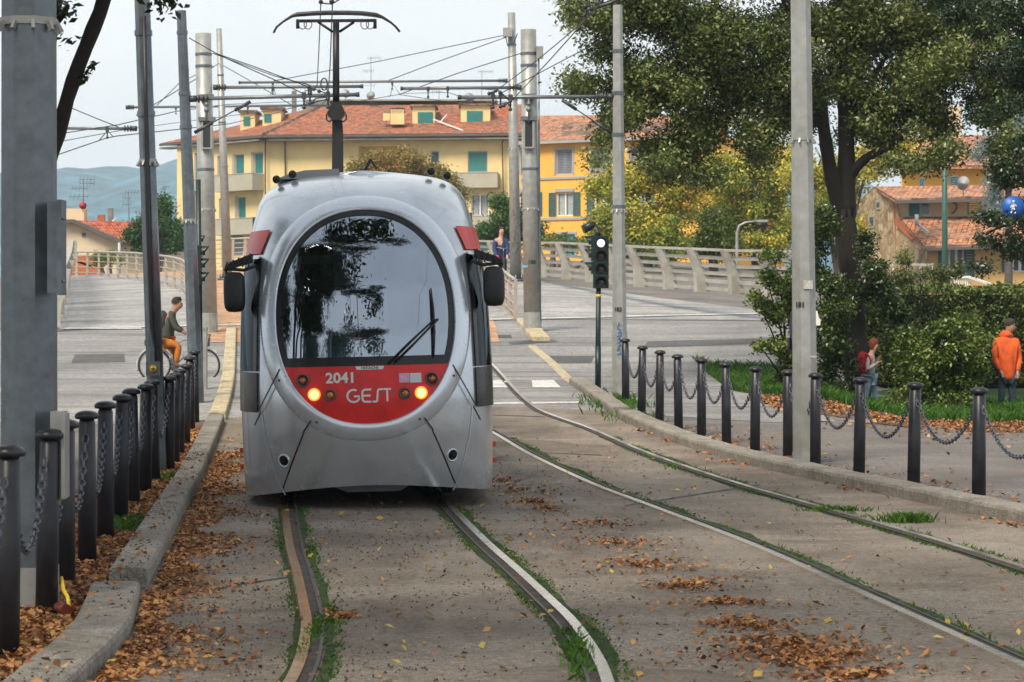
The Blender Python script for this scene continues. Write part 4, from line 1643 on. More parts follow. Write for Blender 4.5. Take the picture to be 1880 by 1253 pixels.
def lamp(px, py, r, kind):
    x, z = fr(px, py, 201)
    c = tX(x, z, .012)
    ring = tb(MB().lathe([(r + .012, .002), (r + .012, .022), (r, .028), (r - .006, .012), (0, .012)], 24, c, R90), 'lamp_ring', M['silverring'] if kind != 'on' else M['lamp_halo'], red)
    cc = tX(x, z, .020)
    if kind == 'on':
        tb(MB().lathe([(r - .004, .01), (r * .6, .024), (0, .030)], 22, cc, R90), 'headlamp', M['lamp_on'])
    elif kind == 'amber':
        tb(MB().lathe([(r - .006, .008), (r * .6, .022), (0, .028)], 22, cc, R90), 'indicator_lamp', M['amber'])
    else:
        tb(MB().lathe([(r - .006, .008), (r * .6, .022), (0, .028)], 22, cc, R90), 'tail_lamp', M['redlamp'])
        tb(MB().lathe([(.022, .03), (.015, .036), (0, .038)], 12, cc, R90), 'tail_lamp', M['amber'])


lamp(559, 697, .050, 'red')
lamp(579.5, 722, .046, 'on')
lamp(608, 723, .042, 'amber')
lamp(742, 720, .042, 'amber')
lamp(771, 719, .046, 'on')
lamp(790, 694, .050, 'red')


def front_text(body_, cx, cz, size, off, m, name, par, bold=.0, sx=1.0):
    vs, fs = text_tris(body_, size, bold)
    mb = MB()
    mb.add([tX(cx + x * sx, cz + y, off) for x, y, z in vs], fs)
    mb.v = [tuple(bend(p)) for p in mb.v]
    return mb.build(name, m, par, fix=False)


x, z = fr(627, 693, 201)
front_text('2041', x, z, .128, .018, M['white'], 'fleet_number', red, .004, 1.05)
# stroke lettering
x0, z0 = fr(639, 735.5, 201)
S_ = .108


def strokes(lines, x0, z0, sx, sz, w_, off, name, m, par):
    mb = MB()
    for ln in lines:
        P3 = [(x0 + a * sx, z0 + b * sz) for a, b in ln]
        nrm = []
        for i in range(len(P3)):
            a, b = P3[max(i - 1, 0)], P3[min(i + 1, len(P3) - 1)]
            L = math.hypot(b[0] - a[0], b[1] - a[1])
            nrm.append((-(b[1] - a[1]) / L, (b[0] - a[0]) / L))
        mb.grid([[tX(p[0] + n[0] * w_ / 2, p[1] + n[1] * w_ / 2, off), tX(p[0] - n[0] * w_ / 2, p[1] - n[1] * w_ / 2, off)] for p, n in zip(P3, nrm)], smooth=False)
    mb.v = [tuple(bend(p)) for p in mb.v]
    return mb.build(name, m, par, fix=False)


def arc(cx, cz, rx, rz, a0, a1, n=14):
    return [(cx + rx * math.cos(math.radians(a0 + (a1 - a0) * k / n)), cz + rz * math.sin(math.radians(a0 + (a1 - a0) * k / n))) for k in range(n + 1)]


gl = [arc(.52, .5, .52, .5, 62, 330), [(.55, .46), (.98, .46), (.96, .22)],
      [(1.98, 1.0), (1.55, 1.0)] + arc(1.50, .72, .26, .28, 95, 180, 5) + arc(1.50, .28, .26, .28, 180, 265, 5) + [(1.55, 0), (1.98, 0)], [(1.28, .5), (1.92, .5)],
      [(2.95, 1.0), (2.72, 1.0)] + arc(2.66, .84, .13, .16, 90, 170, 4) + [(2.46, .18)] + arc(2.36, .15, .12, .15, 10, -90, 4) + [(2.08, 0)],
      [(2.98, 1.0), (3.62, 1.0)], [(3.30, 1.0), (3.30, 0)]]
strokes(gl, x0, z0, S_, S_, .0175, .018, 'operator_lettering', M['white'], red)
# maker's tab
x, z = fr(679, 674.5, 201)
mb = MB()
mb.grid([[tX(x - .115, z - .014, .020), tX(x + .115, z - .014, .020)], [tX(x - .13, z + .016, .020), tX(x + .13, z + .016, .020)]])
tab = tb(mb, 'maker_tab', M['white'], red)
front_text('HITACHI', x, z, .030, .024, M['lettering'], 'maker_lettering', red, .0005, 1.3)
# two small stickers
M['pink'] = mat('pink sticker', (.72, .36, .55), .5, 0, .05)
M['paleblue'] = mat('pale blue sticker', (.55, .66, .80), .5, 0, .05)
x, z = fr(741, 692, 201)
mb = MB().grid([[tX(x - .048, z - .042, .017), tX(x + .045, z - .042, .017)], [tX(x - .048, z + .042, .017), tX(x + .045, z + .042, .017)]])
tb(mb, 'sticker', M['pink'], red)
strokes([[(0, 1), (.5, 0), (1, 1)], [(1.3, .2), (2.6, .2)]], x - .03, z - .01, .018, .03, .008, .020, 'sticker_mark', M['white'], red)
x, z = fr(761, 692, 201)
mb = MB().grid([[tX(x - .050, z - .042, .017), tX(x + .05, z - .042, .017)], [tX(x - .050, z + .042, .017), tX(x + .05, z + .042, .017)]])
tb(mb, 'sticker', M['white'], red)
strokes([[(0, 2), (4, 2)], [(0, 1), (4, 1)], [(0, 0), (4, 0)]], x - .04, z - .022, .02, .022, .012, .020, 'sticker_mark', M['paleblue'], red)
# towing sockets and bolts
for px, py in ((524, 838), (829, 829)):
    x, z = fr(px, py, 201)
    c = tX(x, z, 0)
    n_ = (tX(x, z, .1) - c).normalized()
    Rq = n_.to_track_quat('Z', 'Y').to_matrix()
    so_ = tb(MB().lathe([(.062, -.004), (.060, .010), (.050, .012), (.046, .004)], 22, c, Rq), 'towing_socket', M['silver_light'])
    tb(MB().lathe([(.048, .006), (.03, .004), (0, .003)], 20, c, Rq), 'socket_bore', M['tramblack'], so_)
for px, py in ((585, 771), (768, 766), (519, 697), (828, 689)):
    x, z = fr(px, py, 201)
    c = tX(x, z, .034)
    tb(MB().lathe([(.012, 0), (.010, .006), (0, .006)], 10, c, R90), 'bolt', M['silverring'])

# wiper
w0 = fr(711, 666, 198)
w1 = fr(787, 592, 196)
mb = MB()
A = [tX(*w0, .03), tX(*fr(745, 632, 197), .06), tX(*w1, .06)]
B = [tX(*fr(722, 664, 198), .03), tX(*fr(756, 631, 197), .06), tX(*fr(795, 590, 196), .06)]
mb.tube(A, .011, 6).tube(B, .011, 6).bar(A[2], B[2], .03, .02)
tb(mb, 'wiper_arm', M['tramblack'])
mb = MB().tube([tX(*fr(785, 533, 195), .03), tX(*fr(788, 570, 195), .034), tX(*fr(790, 610, 196), .034), tX(*fr(790, 655, 197), .03)], [.006, .014, .016, .008], 6)
tb(mb, 'wiper_blade', M['tramblack'])

# cab interior: dashboard, back wall with door and windows, seat
mb = MB()
rows = []
for k in range(13):
    x = -1.0 + 2.0 * k / 12
    yb = .25 + .75 * abs(x) ** 2.2
    rows.append([(x, yb + .12, 1.30), (x, yb + .25, 1.50), (x, yb + .55, 1.56), (x, yb + .75, 1.50), (x, yb + .8, 1.1)])
mb.grid(rows)
tb(mb, 'dashboard', M['dash'])
tb(MB().box((.03, .62, 1.60), (.13, .1, .10)).box((.05, .62, 1.66), (.07, .06, .05)), 'dashboard_device', M['cabdark'])
mb = MB()
ybk = 2.25
for lo_, hi_ in (((-1.08, .8), (-.86, 2.75)), ((-.30, .8), (-.16, 2.75)), ((.92, .8), (1.08, 2.75)), ((-.86, .8), (-.30, 1.35)), ((-.16, .8), (.92, 1.45)), ((-.86, 2.28), (.92, 2.36)), ((-.86, 2.62), (.92, 2.75)), ((.04, 2.36), (.10, 2.62)), ((.18, 1.45), (.22, 2.28)), ((.56, 1.45), (.60, 2.28))):
    mb.box(((lo_[0] + hi_[0]) / 2, ybk, (lo_[1] + hi_[1]) / 2), (hi_[0] - lo_[0], .06, hi_[1] - lo_[1]))
tb(mb, 'cab_bulkhead', M['cabgrey'])
tb(MB().box((0, 2.2, 2.80), (1.4, 1.2, .04)), 'cab_ceiling', M['cabdark'])
tb(MB().box((0, 1.5, 1.0), (1.9, 1.5, .04)), 'cab_floor', M['cabdark'])
tb(MB().box((-.2, 1.75, 1.55), (.42, .12, .62)).box((-.2, 1.6, 1.22), (.42, .42, .1)).box((-.2, 1.78, 1.95), (.24, .09, .2)), 'driver_seat', M['cabdark'])
tb(MB().box((0, 4.2, 1.0), (2.2, 3.7, .05)).box((0, 4.2, 2.85), (1.8, 3.7, .05)).box((0, 6.0, 1.92), (2.1, .05, 1.8)), 'saloon_lining', M['cabdark'])

# underside
tb(MB().box((0, 3.6, .34), (1.9, 5.2, .30)).box((0, .95, .30), (1.7, .5, .20)), 'underframe', M['underframe'])
mb = MB()
mb.extrude([(-.36, .62, .20), (-.20, .62, .135), (.28, .62, .135), (.40, .62, .20)], (0, .03, 0))
tb(mb, 'guard_plate', M['roofgrey'])
for yy in (1.9, 3.7):
    for x in (-.75, .75):
        tb(MB().lathe([(.30, -.05), (.30, .05), (.24, .06), (0, .06)], 20, (x, yy, .31), Matrix.Rotation(PI / 2, 3, 'Y')), 'wheel', M['underframe'])

# roof fairing and gear
mb = MB()
mb.extrude([(-.84, 1.9, 3.1), (-.70, 1.9, 3.15), (-.55, 1.9, 3.182), (-.22, 1.9, 3.19), (-.22, 1.9, 3.1)], (0, 1.6, 0))
tb(mb, 'roof_fairing', M['roofgrey'])
mb = MB().bar((.02, 2.3, 3.16), (.09, 2.3, 3.30), .03, .03).bar((.09, 2.3, 3.30), (.15, 2.3, 3.20), .02, .02)
tb(mb, 'aerial', M['tramblack'])
# following cars
for k, (y0, y1) in enumerate(((6.95, 13.2), (13.95, 20.2), (20.95, 27.0))):
    sec = [(x * w_, z) for x, (z, w_) in [(1, (z, float(np.interp(z, _zz, _ww)))) for z in (.2, .5, .9, 1.3, 1.86, 2.2, 2.42, 2.7, 2.95, 3.05)]]
    loop = [(x, z) for x, z in sec] + [(-x, z) for x, z in sec[::-1]]
    rows = [[bend((x, y, z)) for x, z in loop] for y in np.linspace(y0, y1, 9)]
    mb = MB().grid(rows, close=True)
    mb.poly(rows[0]).poly(rows[-1])
    mb.build('rear_car', M['silver'], tram)
    for sg in (-1, 1):
        rows = [[bend((sg * (float(np.interp(z, _zz, _ww)) + .006), y, z)) for z in np.linspace(1.2, 2.25, 5)] for y in np.linspace(y0 + .25, y1 - .25, 9)]
        MB().grid(rows).build('saloon_window', M['tramblack'], tram)
        rows = [[bend((sg * (float(np.interp(z, _zz, _ww)) + .006), y, z)) for z in (2.345, 2.45, 2.565)] for y in np.linspace(y0, y1, 9)]
        MB().grid(rows).build('red_flash', M['tramred'], tram)
    rows = []
    for q, y in enumerate(np.linspace(y0 - .76, y0 + .02, 11)):
        sc_ = .95 if q % 2 else .90
        rows.append([bend((x * sc_, y, .15 + (z - .1) * (.985 if q % 2 else .95))) for x, z in loop])
    MB().grid(rows, close=True, smooth=False).build('bellows', M['bellows'], tram)
    tb(MB().box((0, (y0 + y1) / 2, .3), (2.0, y1 - y0 - .6, .3)), 'underframe', M['underframe'])
    tb(MB().box((0, (y0 + y1) / 2 + 1.2, 3.17), (1.3, 2.4, .26)), 'roof_box', M['roofgrey'])

# pantograph
YP = 9.0
pb = bend((0, YP, 3.05))


def pp(px, py, dy=0.0):
    """pantograph point from a pixel at its depth"""
    d_ = ORG.y + YP + dy
    return Euler((0, -ROLL, YAW)).to_matrix().inverted() @ (W(px, py, d_) - ORG)


M['panto'] = mat('black pantograph', (.018, .018, .02), .45, .2, .15, 12)
mb = MB().box(pb + Vector((0, .3, .12)), (1.1, 1.6, .12))
for x in (-.5, .5):
    for y in (-.4, .9):
        mb.lathe([(.05, 0), (.08, .04), (.05, .08), (.08, .12), (.05, .16)], 10, pb + Vector((x, y, -.08)))
pa = mb.build('pantograph_base', M['panto'], tram)
# lower arm (wide, tapering), knuckle, upper arm
mb = MB()
sec = [(318, 21), (242, 20), (205, 17), (196, 12)]
rows = []
for py, wpx in sec:
    c = pp(620 if py > 230 else 618.5, py)
    h = wpx / 2 / 144
    rows.append([c + Vector((-h, -.06, 0)), c + Vector((h, -.06, 0)), c + Vector((h, .06, 0)), c + Vector((-h, .06, 0))])
c0 = pb + Vector((0, .5, .15))
rows = [[c0 + Vector((-.09, -.06, 0)), c0 + Vector((.09, -.06, 0)), c0 + Vector((.09, .06, 0)), c0 + Vector((-.09, .06, 0))]] + rows
mb.grid(rows, smooth=False, close=True)
mb.build('lower_arm', M['panto'], tram)
mb = MB()
rows = []
for py, wpx in ((222, 8), (214, 30), (205, 30), (196, 22), (188, 13)):
    c = pp(617.5, py, -.08)
    h = wpx / 2 / 144
    rows.append([c + Vector((-h, -.07, 0)), c + Vector((h, -.07, 0)), c + Vector((h, .07, 0)), c + Vector((-h, .07, 0))])
mb.grid(rows, smooth=False, close=True)
for sg in (-1, 1):
    q = lambda px, py: pp(617.5 + sg * px, py, -.16)
    mb.tube([q(15, 205), q(18, 212), q(18, 220), q(13, 224), q(7, 219)], .012, 6)
mb.build('knuckle', M['panto'], tram)
mb = MB().tube([pp(617, 196, -.05), pp(617, 40, -.05)], [.046, .042], 10)
for sg in (-1, 1):
    mb.tube([pp(617 + sg * 6, 59), pp(617 + sg * 33, 41)], .018, 6)
mb.build('upper_arm', M['panto'], tram)
mb = MB().bar(pp(545, 39), pp(690, 38), .06, .035)
for sg in (-1, 1):
    mb.tube([pp(617.5 + sg * 71, 36), pp(617.5 + sg * 71, 53)], .022, 8)
    for k in (0, 1):
        c = pp(617.5 + sg * (52 + 10 * k), 43)
        mb.tube([c + Vector((.05 * math.cos(a), -.04, -.02 + .06 * math.sin(a))) for a in np.linspace(0, 2 * PI, 12)], .006, 5, False)
mb.build('head_frame', M['panto'], tram)
mb = MB()
hx = [(502, 61), (508, 50), (520, 40), (536, 30), (546, 27), (575, 25), (600, 24), (617, 24), (640, 24), (665, 25), (690, 28), (702, 32), (718, 42), (727, 50), (734, 59)]
for dy in (-.2, .2):
    mb.tube([pp(px, py, dy) for px, py in hx], [.014] * 3 + [.02] + [.030] * 7 + [.02] + [.014] * 3, 8)
mb.build('collector_head', M['panto'], tram)
# lean and heading
tram.location = ORG
tram.rotation_euler = (0, -ROLL, YAW)
# ================================================================ buildings
M['yellow_wall'] = mat('yellow render', (.76, .59, .28), .85, 0, .06, .7, dirt=(.52, .40, .21), ds=.45, dirt_amt=.65)
M['orange_wall'] = mat('orange render', (.84, .42, .065), .85, 0, .05, .7, dirt=(.66, .33, .07), ds=.5, dirt_amt=.45)
M['ochre_wall'] = mat('ochre render', (.62, .40, .16), .85, 0, .1, .8, dirt=(.42, .28, .14), ds=.8, dirt_amt=.6)
M['cream_wall'] = mat('cream render', (.64, .52, .34), .85, 0, .07, .7, dirt=(.45, .36, .25), ds=.7, dirt_amt=.5)
M['balcony'] = mat('balcony concrete', (.40, .37, .29), .8, 0, .08, 1, dirt=(.3, .27, .21), ds=.8, dirt_amt=.5)
M['trim'] = mat('grey stone trim', (.33, .34, .34), .8, 0, .08, 2)
M['teal'] = mat('teal roller shutter', (.025, .20, .19), .6, 0, .12, 2)
M['teal_dark'] = mat('dark teal shutter', (.02, .11, .12), .55, 0, .12, 2)
M['greyshutter'] = mat('grey louvred shutter', (.24, .26, .28), .6, 0, .12, 2)
M['darkroom'] = mat('dark room', (.035, .038, .04), .4, 0, .3, 2)
M['curtain'] = mat('pale curtain', (.36, .38, .36), .8, 0, .25, 5)
M['gutter'] = mat('dark gutter', (.09, .085, .08), .6, .1, .2, 2)
M['brownpipe'] = mat('brown downpipe', (.10, .05, .035), .6, .1, .2, 2)
M['tiles'] = tile_mat('roof pantiles', (.52, .165, .065), (.34, .10, .045), (.20, .095, .06))
M['tiles_pale'] = tile_mat('pale pantiles', (.56, .235, .10), (.40, .15, .07), (.30, .17, .11))
M['tiles_red'] = tile_mat('red pantiles', (.52, .12, .05), (.46, .09, .04), (.30, .12, .07))
M['terrace'] = mat('roof terrace wall', (.24, .22, .18), .85, 0, .3, .8, dirt=(.07, .075, .09), ds=.6, dirt_amt=.9)
M['dishgrey'] = mat('dish grey', (.42, .43, .43), .5, .1, .1, 2)
M['dishred'] = mat('dish red', (.42, .03, .025), .5, 0, .1, 2)
M['antenna'] = mat('aluminium aerial', (.13, .135, .14), .5, .4, .1, 2)
M['pane'] = mat('window pane', (.10, .115, .12), .08, 0, .3, 1.2, spec=.8)

# rubble stone
m_, nt_, b_ = _nodes('rubble stone')
g_ = geo(nt_)
v_ = nd(nt_, 'ShaderNodeTexVoronoi', feature='F1')
v_.inputs['Scale'].default_value = 2.6
nt_.links.new(g_.outputs['Position'], v_.inputs['Vector'])
c_ = ramp(nt_, v_.outputs['Color'], [(.1, (.26, .17, .09)), (.45, (.44, .32, .18)), (.8, (.58, .46, .29))])
ve_ = nd(nt_, 'ShaderNodeTexVoronoi', feature='DISTANCE_TO_EDGE')
ve_.inputs['Scale'].default_value = 2.6
nt_.links.new(g_.outputs['Position'], ve_.inputs['Vector'])
e_ = ramp(nt_, ve_.outputs[0], [(.0, (.35, .35, .35)), (.12, (1, 1, 1))])
c_ = mixc(nt_, .7, c_, e_, 'MULTIPLY')
n_ = noise(nt_, g_.outputs['Position'], .35, 4, .6)
c_ = mixc(nt_, ramp(nt_, n_, [(.5, (0, 0, 0)), (.62, (.8, .8, .8))]), c_, (.42, .30, .16))
nt_.links.new(c_, b_.inputs['Base Color'])
b_.inputs['Roughness'].default_value = .9
bumpn(nt_, b_, ve_.outputs[0], .6, .05)
M['rubble'] = m_
M['redbrick'] = mat('red brick patch', (.42, .13, .06), .85, 0, .25, 6)


def xy(px, d):
    return Vector(((px - HX) * d / F, d, 0))


class Facade:
    """upright wall plane between two plan points; pixels map onto it"""

    def __init__(s, A, B):
        s.A, s.B = Vector((A[0], A[1], 0)), Vector((B[0], B[1], 0))
        s.u = (s.B - s.A)
        s.L = s.u.length
        s.u.normalize()
        s.n = Vector((s.u.y, -s.u.x, 0))
        if s.n.y > 0:
            s.n = -s.n

    def uz(s, px, py):
        k = (px - HX) / F                       # X = k d ; d = A.y + t u.y ; X = A.x + t u.x
        t = (s.A.x - k * s.A.y) / (k * s.u.y - s.u.x)
        d = s.A.y + t * s.u.y
        return t, HC - (py - HY) * d / F

    def rect(s, x0, y0, x1, y1):
        a, zt = s.uz(x0, y0)
        b, _ = s.uz(x1, y0)
        _, zb = s.uz((x0 + x1) / 2, y1)
        _, zt = s.uz((x0 + x1) / 2, y0)
        return (min(a, b), max(a, b), zb, zt)

    def P(s, u, z, o=0.0):
        return s.A + s.u * u + s.n * o + Vector((0, 0, z))

    def box(s, mb, u0, u1, z0, z1, o0, o1):
        vs = [s.P(u, z, o) for u in (u0, u1) for o in (o0, o1) for z in (z0, z1)]
        return mb.add(vs, [(0, 1, 3, 2), (4, 6, 7, 5), (0, 4, 5, 1), (2, 3, 7, 6), (0, 2, 6, 4), (1, 5, 7, 3)])

    def wall(s, z0, z1, holes, m, parent, deep=.22, name='wall', u0=0, u1=None, back=6.0):
        u1 = s.L if u1 is None else u1
        us = sorted({u0, u1, *[min(max(h[0], u0), u1) for h in holes], *[min(max(h[1], u0), u1) for h in holes]})
        zs_ = sorted({z0, z1, *[min(max(h[2], z0), z1) for h in holes], *[min(max(h[3], z0), z1) for h in holes]})
        mb = MB()
        for a, b in zip(us[:-1], us[1:]):
            for c, d in zip(zs_[:-1], zs_[1:]):
                uc, zc = (a + b) / 2, (c + d) / 2
                if any(h[0] < uc < h[1] and h[2] < zc < h[3] for h in holes):
                    continue
                mb.poly([s.P(a, c), s.P(b, c), s.P(b, d), s.P(a, d)])
        for h in holes:
            a, b, c, d = max(h[0], u0), min(h[1], u1), max(h[2], z0), h[3]
            dp = -(h[4] if len(h) > 4 else deep)
            mb.poly([s.P(a, c), s.P(a, d), s.P(a, d, dp), s.P(a, c, dp)])
            mb.poly([s.P(b, c), s.P(b, d), s.P(b, d, dp), s.P(b, c, dp)])
            mb.poly([s.P(a, c), s.P(b, c), s.P(b, c, dp), s.P(a, c, dp)])
            mb.poly([s.P(a, d), s.P(b, d), s.P(b, d, dp), s.P(a, d, dp)])
            if len(h) > 4:
                mb.poly([s.P(a, c, dp), s.P(b, c, dp), s.P(b, d, dp), s.P(a, d, dp)])
        return mb.build(name, m, parent, fix=False)

    def window(s, r, parent, kind='roller', m=None, frame=None):
        a, b, c, d = r[:4]
        fr_ = MB()
        w_ = .07
        for q in ((a, a + w_, c, d), (b - w_, b, c, d), (a + w_, b - w_, c, c + w_), (a + w_, b - w_, d - w_, d)):
            s.box(fr_, *q, -.20, -.10)
        if kind in ('glazed', 'curtain'):
            mid_ = (a + b) / 2
            s.box(fr_, mid_ - .06, mid_ + .06, c + w_, d - w_, -.20, -.11)
        f = fr_.build('window', frame or M['trim'], parent)
        mb = MB()
        if kind == 'roller':
            n = max(6, int((d - c) / .14))
            for k in range(n):
                z = c + w_ + (d - c - 2 * w_) * k / n
                s.box(mb, a + w_, b - w_, z, z + (d - c - 2 * w_) / n - .012, -.19, -.14)
            mb.build('shutter', m or M['teal'], f)
        elif kind == 'louvre':
            for h0, h1 in ((a + w_, (a + b) / 2 - .02), ((a + b) / 2 + .02, b - w_)):
                n = max(8, int((d - c) / .12))
                s.box(mb, h0, h0 + .07, c + w_, d - w_, -.19, -.12)
                s.box(mb, h1 - .07, h1, c + w_, d - w_, -.19, -.12)
                for k in range(n):
                    z = c + w_ + (d - c - 2 * w_) * k / n
                    s.box(mb, h0 + .07, h1 - .07, z, z + .07, -.18, -.14)
            mb.build('shutter', m or M['greyshutter'], f)
            s.box(MB(), a + w_, b - w_, c, d, -.26, -.22).build('pane', M['darkroom'], f)
        else:
            s.box(mb, a + w_, b - w_, c + w_, d - w_, -.22, -.19).build('pane', M['pane'], f)
            if kind == 'curtain':
                mb = MB()
                for q0, q1 in ((.12, .40), (.62, .9)):
                    rows = [[s.P(a + (b - a) * (q0 + (q1 - q0) * k / 10), z, -.185 + .008 * math.sin(k * 2.1)) for k in range(11)] for z in (c + w_, d - w_)]
                    mb.grid(rows)
                mb.build('curtain', M['curtain'], f)
        return f

    def leaf_shutter(s, u0, u1, z0, z1, parent, m):
        mb = MB()
        s.box(mb, u0, u0 + .07, z0, z1, .02, .07)
        s.box(mb, u1 - .07, u1, z0, z1, .02, .07)
        n = max(8, int((z1 - z0) / .12))
        for k in range(n + 1):
            z = z0 + (z1 - z0 - .06) * k / n
            s.box(mb, u0 + .07, u1 - .07, z, z + .075, .025, .06)
        mb.build('shutter', m, parent)


def roof_obj(name, polys, m, parent, thick=.14):
    """each polygon's first two points run along its eave; carries UVs in metres"""
    me = bpy.data.meshes.new(name)
    off = root_base(parent)
    vs, fs, uvs = [], [], []
    for p in polys:
        p = [Vector(q) for q in p]
        u = (p[1] - p[0]).normalized()
        nrm = u.cross(p[2] - p[0]).normalized()
        if nrm.z < 0:
            nrm = -nrm
        v = nrm.cross(u)
        b = len(vs)
        vs += [tuple(q - off) for q in p]
        fs.append(list(range(b, b + len(p))))
        uvs += [((q - p[0]).dot(u), (q - p[0]).dot(v)) for q in p]
        b = len(vs)
        low = [q - Vector((0, 0, thick)) for q in p]
        n = len(p)
        for i in range(n):
            j = (i + 1) % n
            b = len(vs)
            quad = [p[i], p[j], low[j], low[i]]
            vs += [tuple(q - off) for q in quad]
            fs.append([b, b + 1, b + 2, b + 3])
            uvs += [(0, 0), (.1, 0), (.1, .05), (0, .05)]
        b = len(vs)
        vs += [tuple(q - off) for q in low]
        fs.append(list(range(b, b + n))[::-1])
        uvs += [(0, 0)] * n
    me.from_pydata(vs, [], fs)
    lay = me.uv_layers.new(name='UVMap')
    for pl in me.polygons:
        for li, vi in zip(pl.loop_indices, pl.vertices):
            lay.data[li].uv = uvs[vi]
    me.materials.append(m)
    o = bpy.data.objects.new(name, me)
    COL.objects.link(o)
    o.parent = parent
    return o


def dish(c, r, parent, m, face=(-.3, -1, .35)):
    R = Vector(face).normalized().to_track_quat('Z', 'Y').to_matrix()
    mb = MB().lathe([(r, .12 * r), (r * .8, .05 * r), (r * .4, 0), (0, -.02 * r)], 18, c, R)
    mb.tube([Vector(c), Vector(c) + R @ Vector((0, 0, .7 * r))], .02, 5)
    mb.tube([Vector(c), Vector(c) + Vector((0, .1, -r * 1.6))], .03, 5)
    return mb.build('satellite_dish', m, parent, fix=False)


def aerial(foot, top, parent, elems, w=.02):
    """mast with yagi cross bars: (height fraction, boom length, direction, teeth)"""
    foot, top = Vector(foot), Vector(top)
    mb = MB().tube([foot, top], w, 5)
    for h, L, dx, teeth in elems:
        c = foot.lerp(top, h)
        mb.tube([c - Vector((L * .25 * dx, 0, 0)), c + Vector((L * .75 * dx, 0, 0))], w * .7, 5)
        for k in range(teeth):
            q = c + Vector((dx * L * (-.25 + k / max(1, teeth - 1)), 0, 0))
            mb.tube([q + Vector((0, -.25, -.18)), q + Vector((0, .25, .18))], w * .5, 4)
    mb.build('aerial', M['antenna'], parent)


# ---------------------------------------------------------------- yellow corner building
yb = thing('apartment_building', 'yellow corner apartment building with teal shutters and red tiled roof', 'building', xy(487, 180))
MF = Facade(xy(487, 180), xy(956, 177))
WF = Facade(xy(325, 188), xy(487, 180))
ZE = 14.9
hm = []
h_loggia = MF.rect(658, 268, 728, 330) + (1.4,)
h1 = MF.rect(791, 278, 806, 310)
h2 = MF.rect(859, 278, 895, 317)
h3 = MF.rect(865, 357, 897, 397)
h4 = MF.rect(858, 436, 896, 470)
h5 = MF.rect(690, 357, 722, 397)
MF.wall(-1, ZE, [h_loggia, h1, h2, h3, h4, h5], M['yellow_wall'], yb)
MF.window(h1, yb, 'roller', M['teal_dark'])
MF.window(h2, yb, 'roller', M['teal'])
MF.window(h3, yb, 'curtain', frame=M['white'])
MF.window(h4, yb, 'roller', M['teal'])
MF.window(h5, yb, 'roller', M['teal'])
u0, u1, z0, z1 = MF.rect(674, 279, 700, 305)
f = MF.box(MB(), u0, u1, z0, z1, -1.38, -1.33).build('window', M['white'], yb)
MF.box(MB(), u0 + .15, u1 - .3, z0 + .1, z1 - .1, -1.32, -1.30).build('pane', M['blueink'], f)
wh = []
for r in ((431, 284, 448, 322), (466, 280, 483, 320), (399, 287, 406, 325), (436, 362, 451, 402), (402, 365, 409, 402), (357, 281, 365, 331), (425, 430, 446, 470), (358, 366, 366, 410)):
    wh.append(WF.rect(*r))
WF.wall(-1, ZE, wh, M['yellow_wall'], yb)
for k, h in enumerate(wh):
    WF.window(h, yb, 'roller', M['teal'] if k in (0, 1, 3, 5, 7) else M['greyshutter'])
    if k in (0, 1, 3):
        WF.box(MB(), h[0] - .28, h[0] - .02, h[2] - .05, h[3] + .05, .003, .04).build('window_jamb', M['trim'], yb)
# closing walls behind
mb = MB()
a, b = WF.P(0, 0), MF.P(MF.L, 0)
for p, q in ((a, a + Vector((2, 12, 0))), (b, b + Vector((0, 14, 0))), (a + Vector((2, 12, 0)), b + Vector((0, 14, 0)))):
    mb.poly([p + Vector((0, 0, -1)), q + Vector((0, 0, -1)), q + Vector((0, 0, ZE)), p + Vector((0, 0, ZE))])
mb.build('wall', M['yellow_wall'], yb, fix=False)
# balconies


def balcony(F_, x0, y0, x1, y1, out, par, m, name='balcony'):
    u0, u1, z0, z1 = F_.rect(x0, y0, x1, y1)
    mb = MB()
    F_.box(mb, u0, u1, z0, z0 + .16, .0, out - .12)
    F_.box(mb, u0, u1, z0, z1, out - .12, out)
    F_.box(mb, u0, u0 + .12, z0 + .16, z1, .0, out - .12)
    F_.box(mb, u1 - .12, u1, z0 + .16, z1, .0, out - .12)
    F_.box(mb, u0 - .03, u1 + .03, z1, z1 + .05, out - .16, out + .03)
    mb.build(name, m, par)


balcony(MF, 838, 319, 917, 346, .9, yb, M['balcony'])
balcony(MF, 858, 398, 925, 430, .9, yb, M['balcony'])
balcony(MF, 650, 319, 735, 346, .25, yb, M['balcony'])
balcony(WF, 412, 322, 485, 352, 1.1, yb, M['balcony'])
balcony(WF, 412, 403, 485, 432, 1.1, yb, M['balcony'])
balcony(WF, 352, 331, 372, 352, .5, yb, M['balcony'])
# roof
eL, eC, eR = W(294, 263.5, 189.5), W(484, 247.5, 178.6), W(962, 244, 176)
ap, rR = W(592, 194, 187), W(966, 192, 186)
bk = W(420, 262, 203)
roof_obj('roof', [[eC, eR, rR, ap], [eL, eC, ap], [eL, ap, bk]], M['tiles'], yb, .2)
mb = MB()
for a, b in ((eL, eC), (eC, eR)):
    mb.bar(a + Vector((0, -.08, -.14)), b + Vector((0, -.08, -.14)), .16, .17)
mb.build('gutter', M['gutter'], yb)
mb = MB()
for a, b, dz in ((eL, eC, -.3), (eC, eR, -.3)):
    mb.bar(a + Vector((.3, .45, dz - .08)), b + Vector((0, .45, dz - .08)), 1.0, .12)
mb.build('soffit', M['terrace'], yb)
MB().tube([eC, ap], .14, 6).build('hip_tiles', M['tiles_pale'], yb)
for pts in ([(527, 250), (523, 262), (524, 330), (524, 420)], [(931, 247), (922, 262), (924, 350), (925, 450)], [(492, 252), (487, 262), (487, 420)]):
    MB().tube([W(a, b, 179.6 if a < 600 else 176.8) for a, b in pts], .055, 6).build('downpipe', M['brownpipe'], yb)


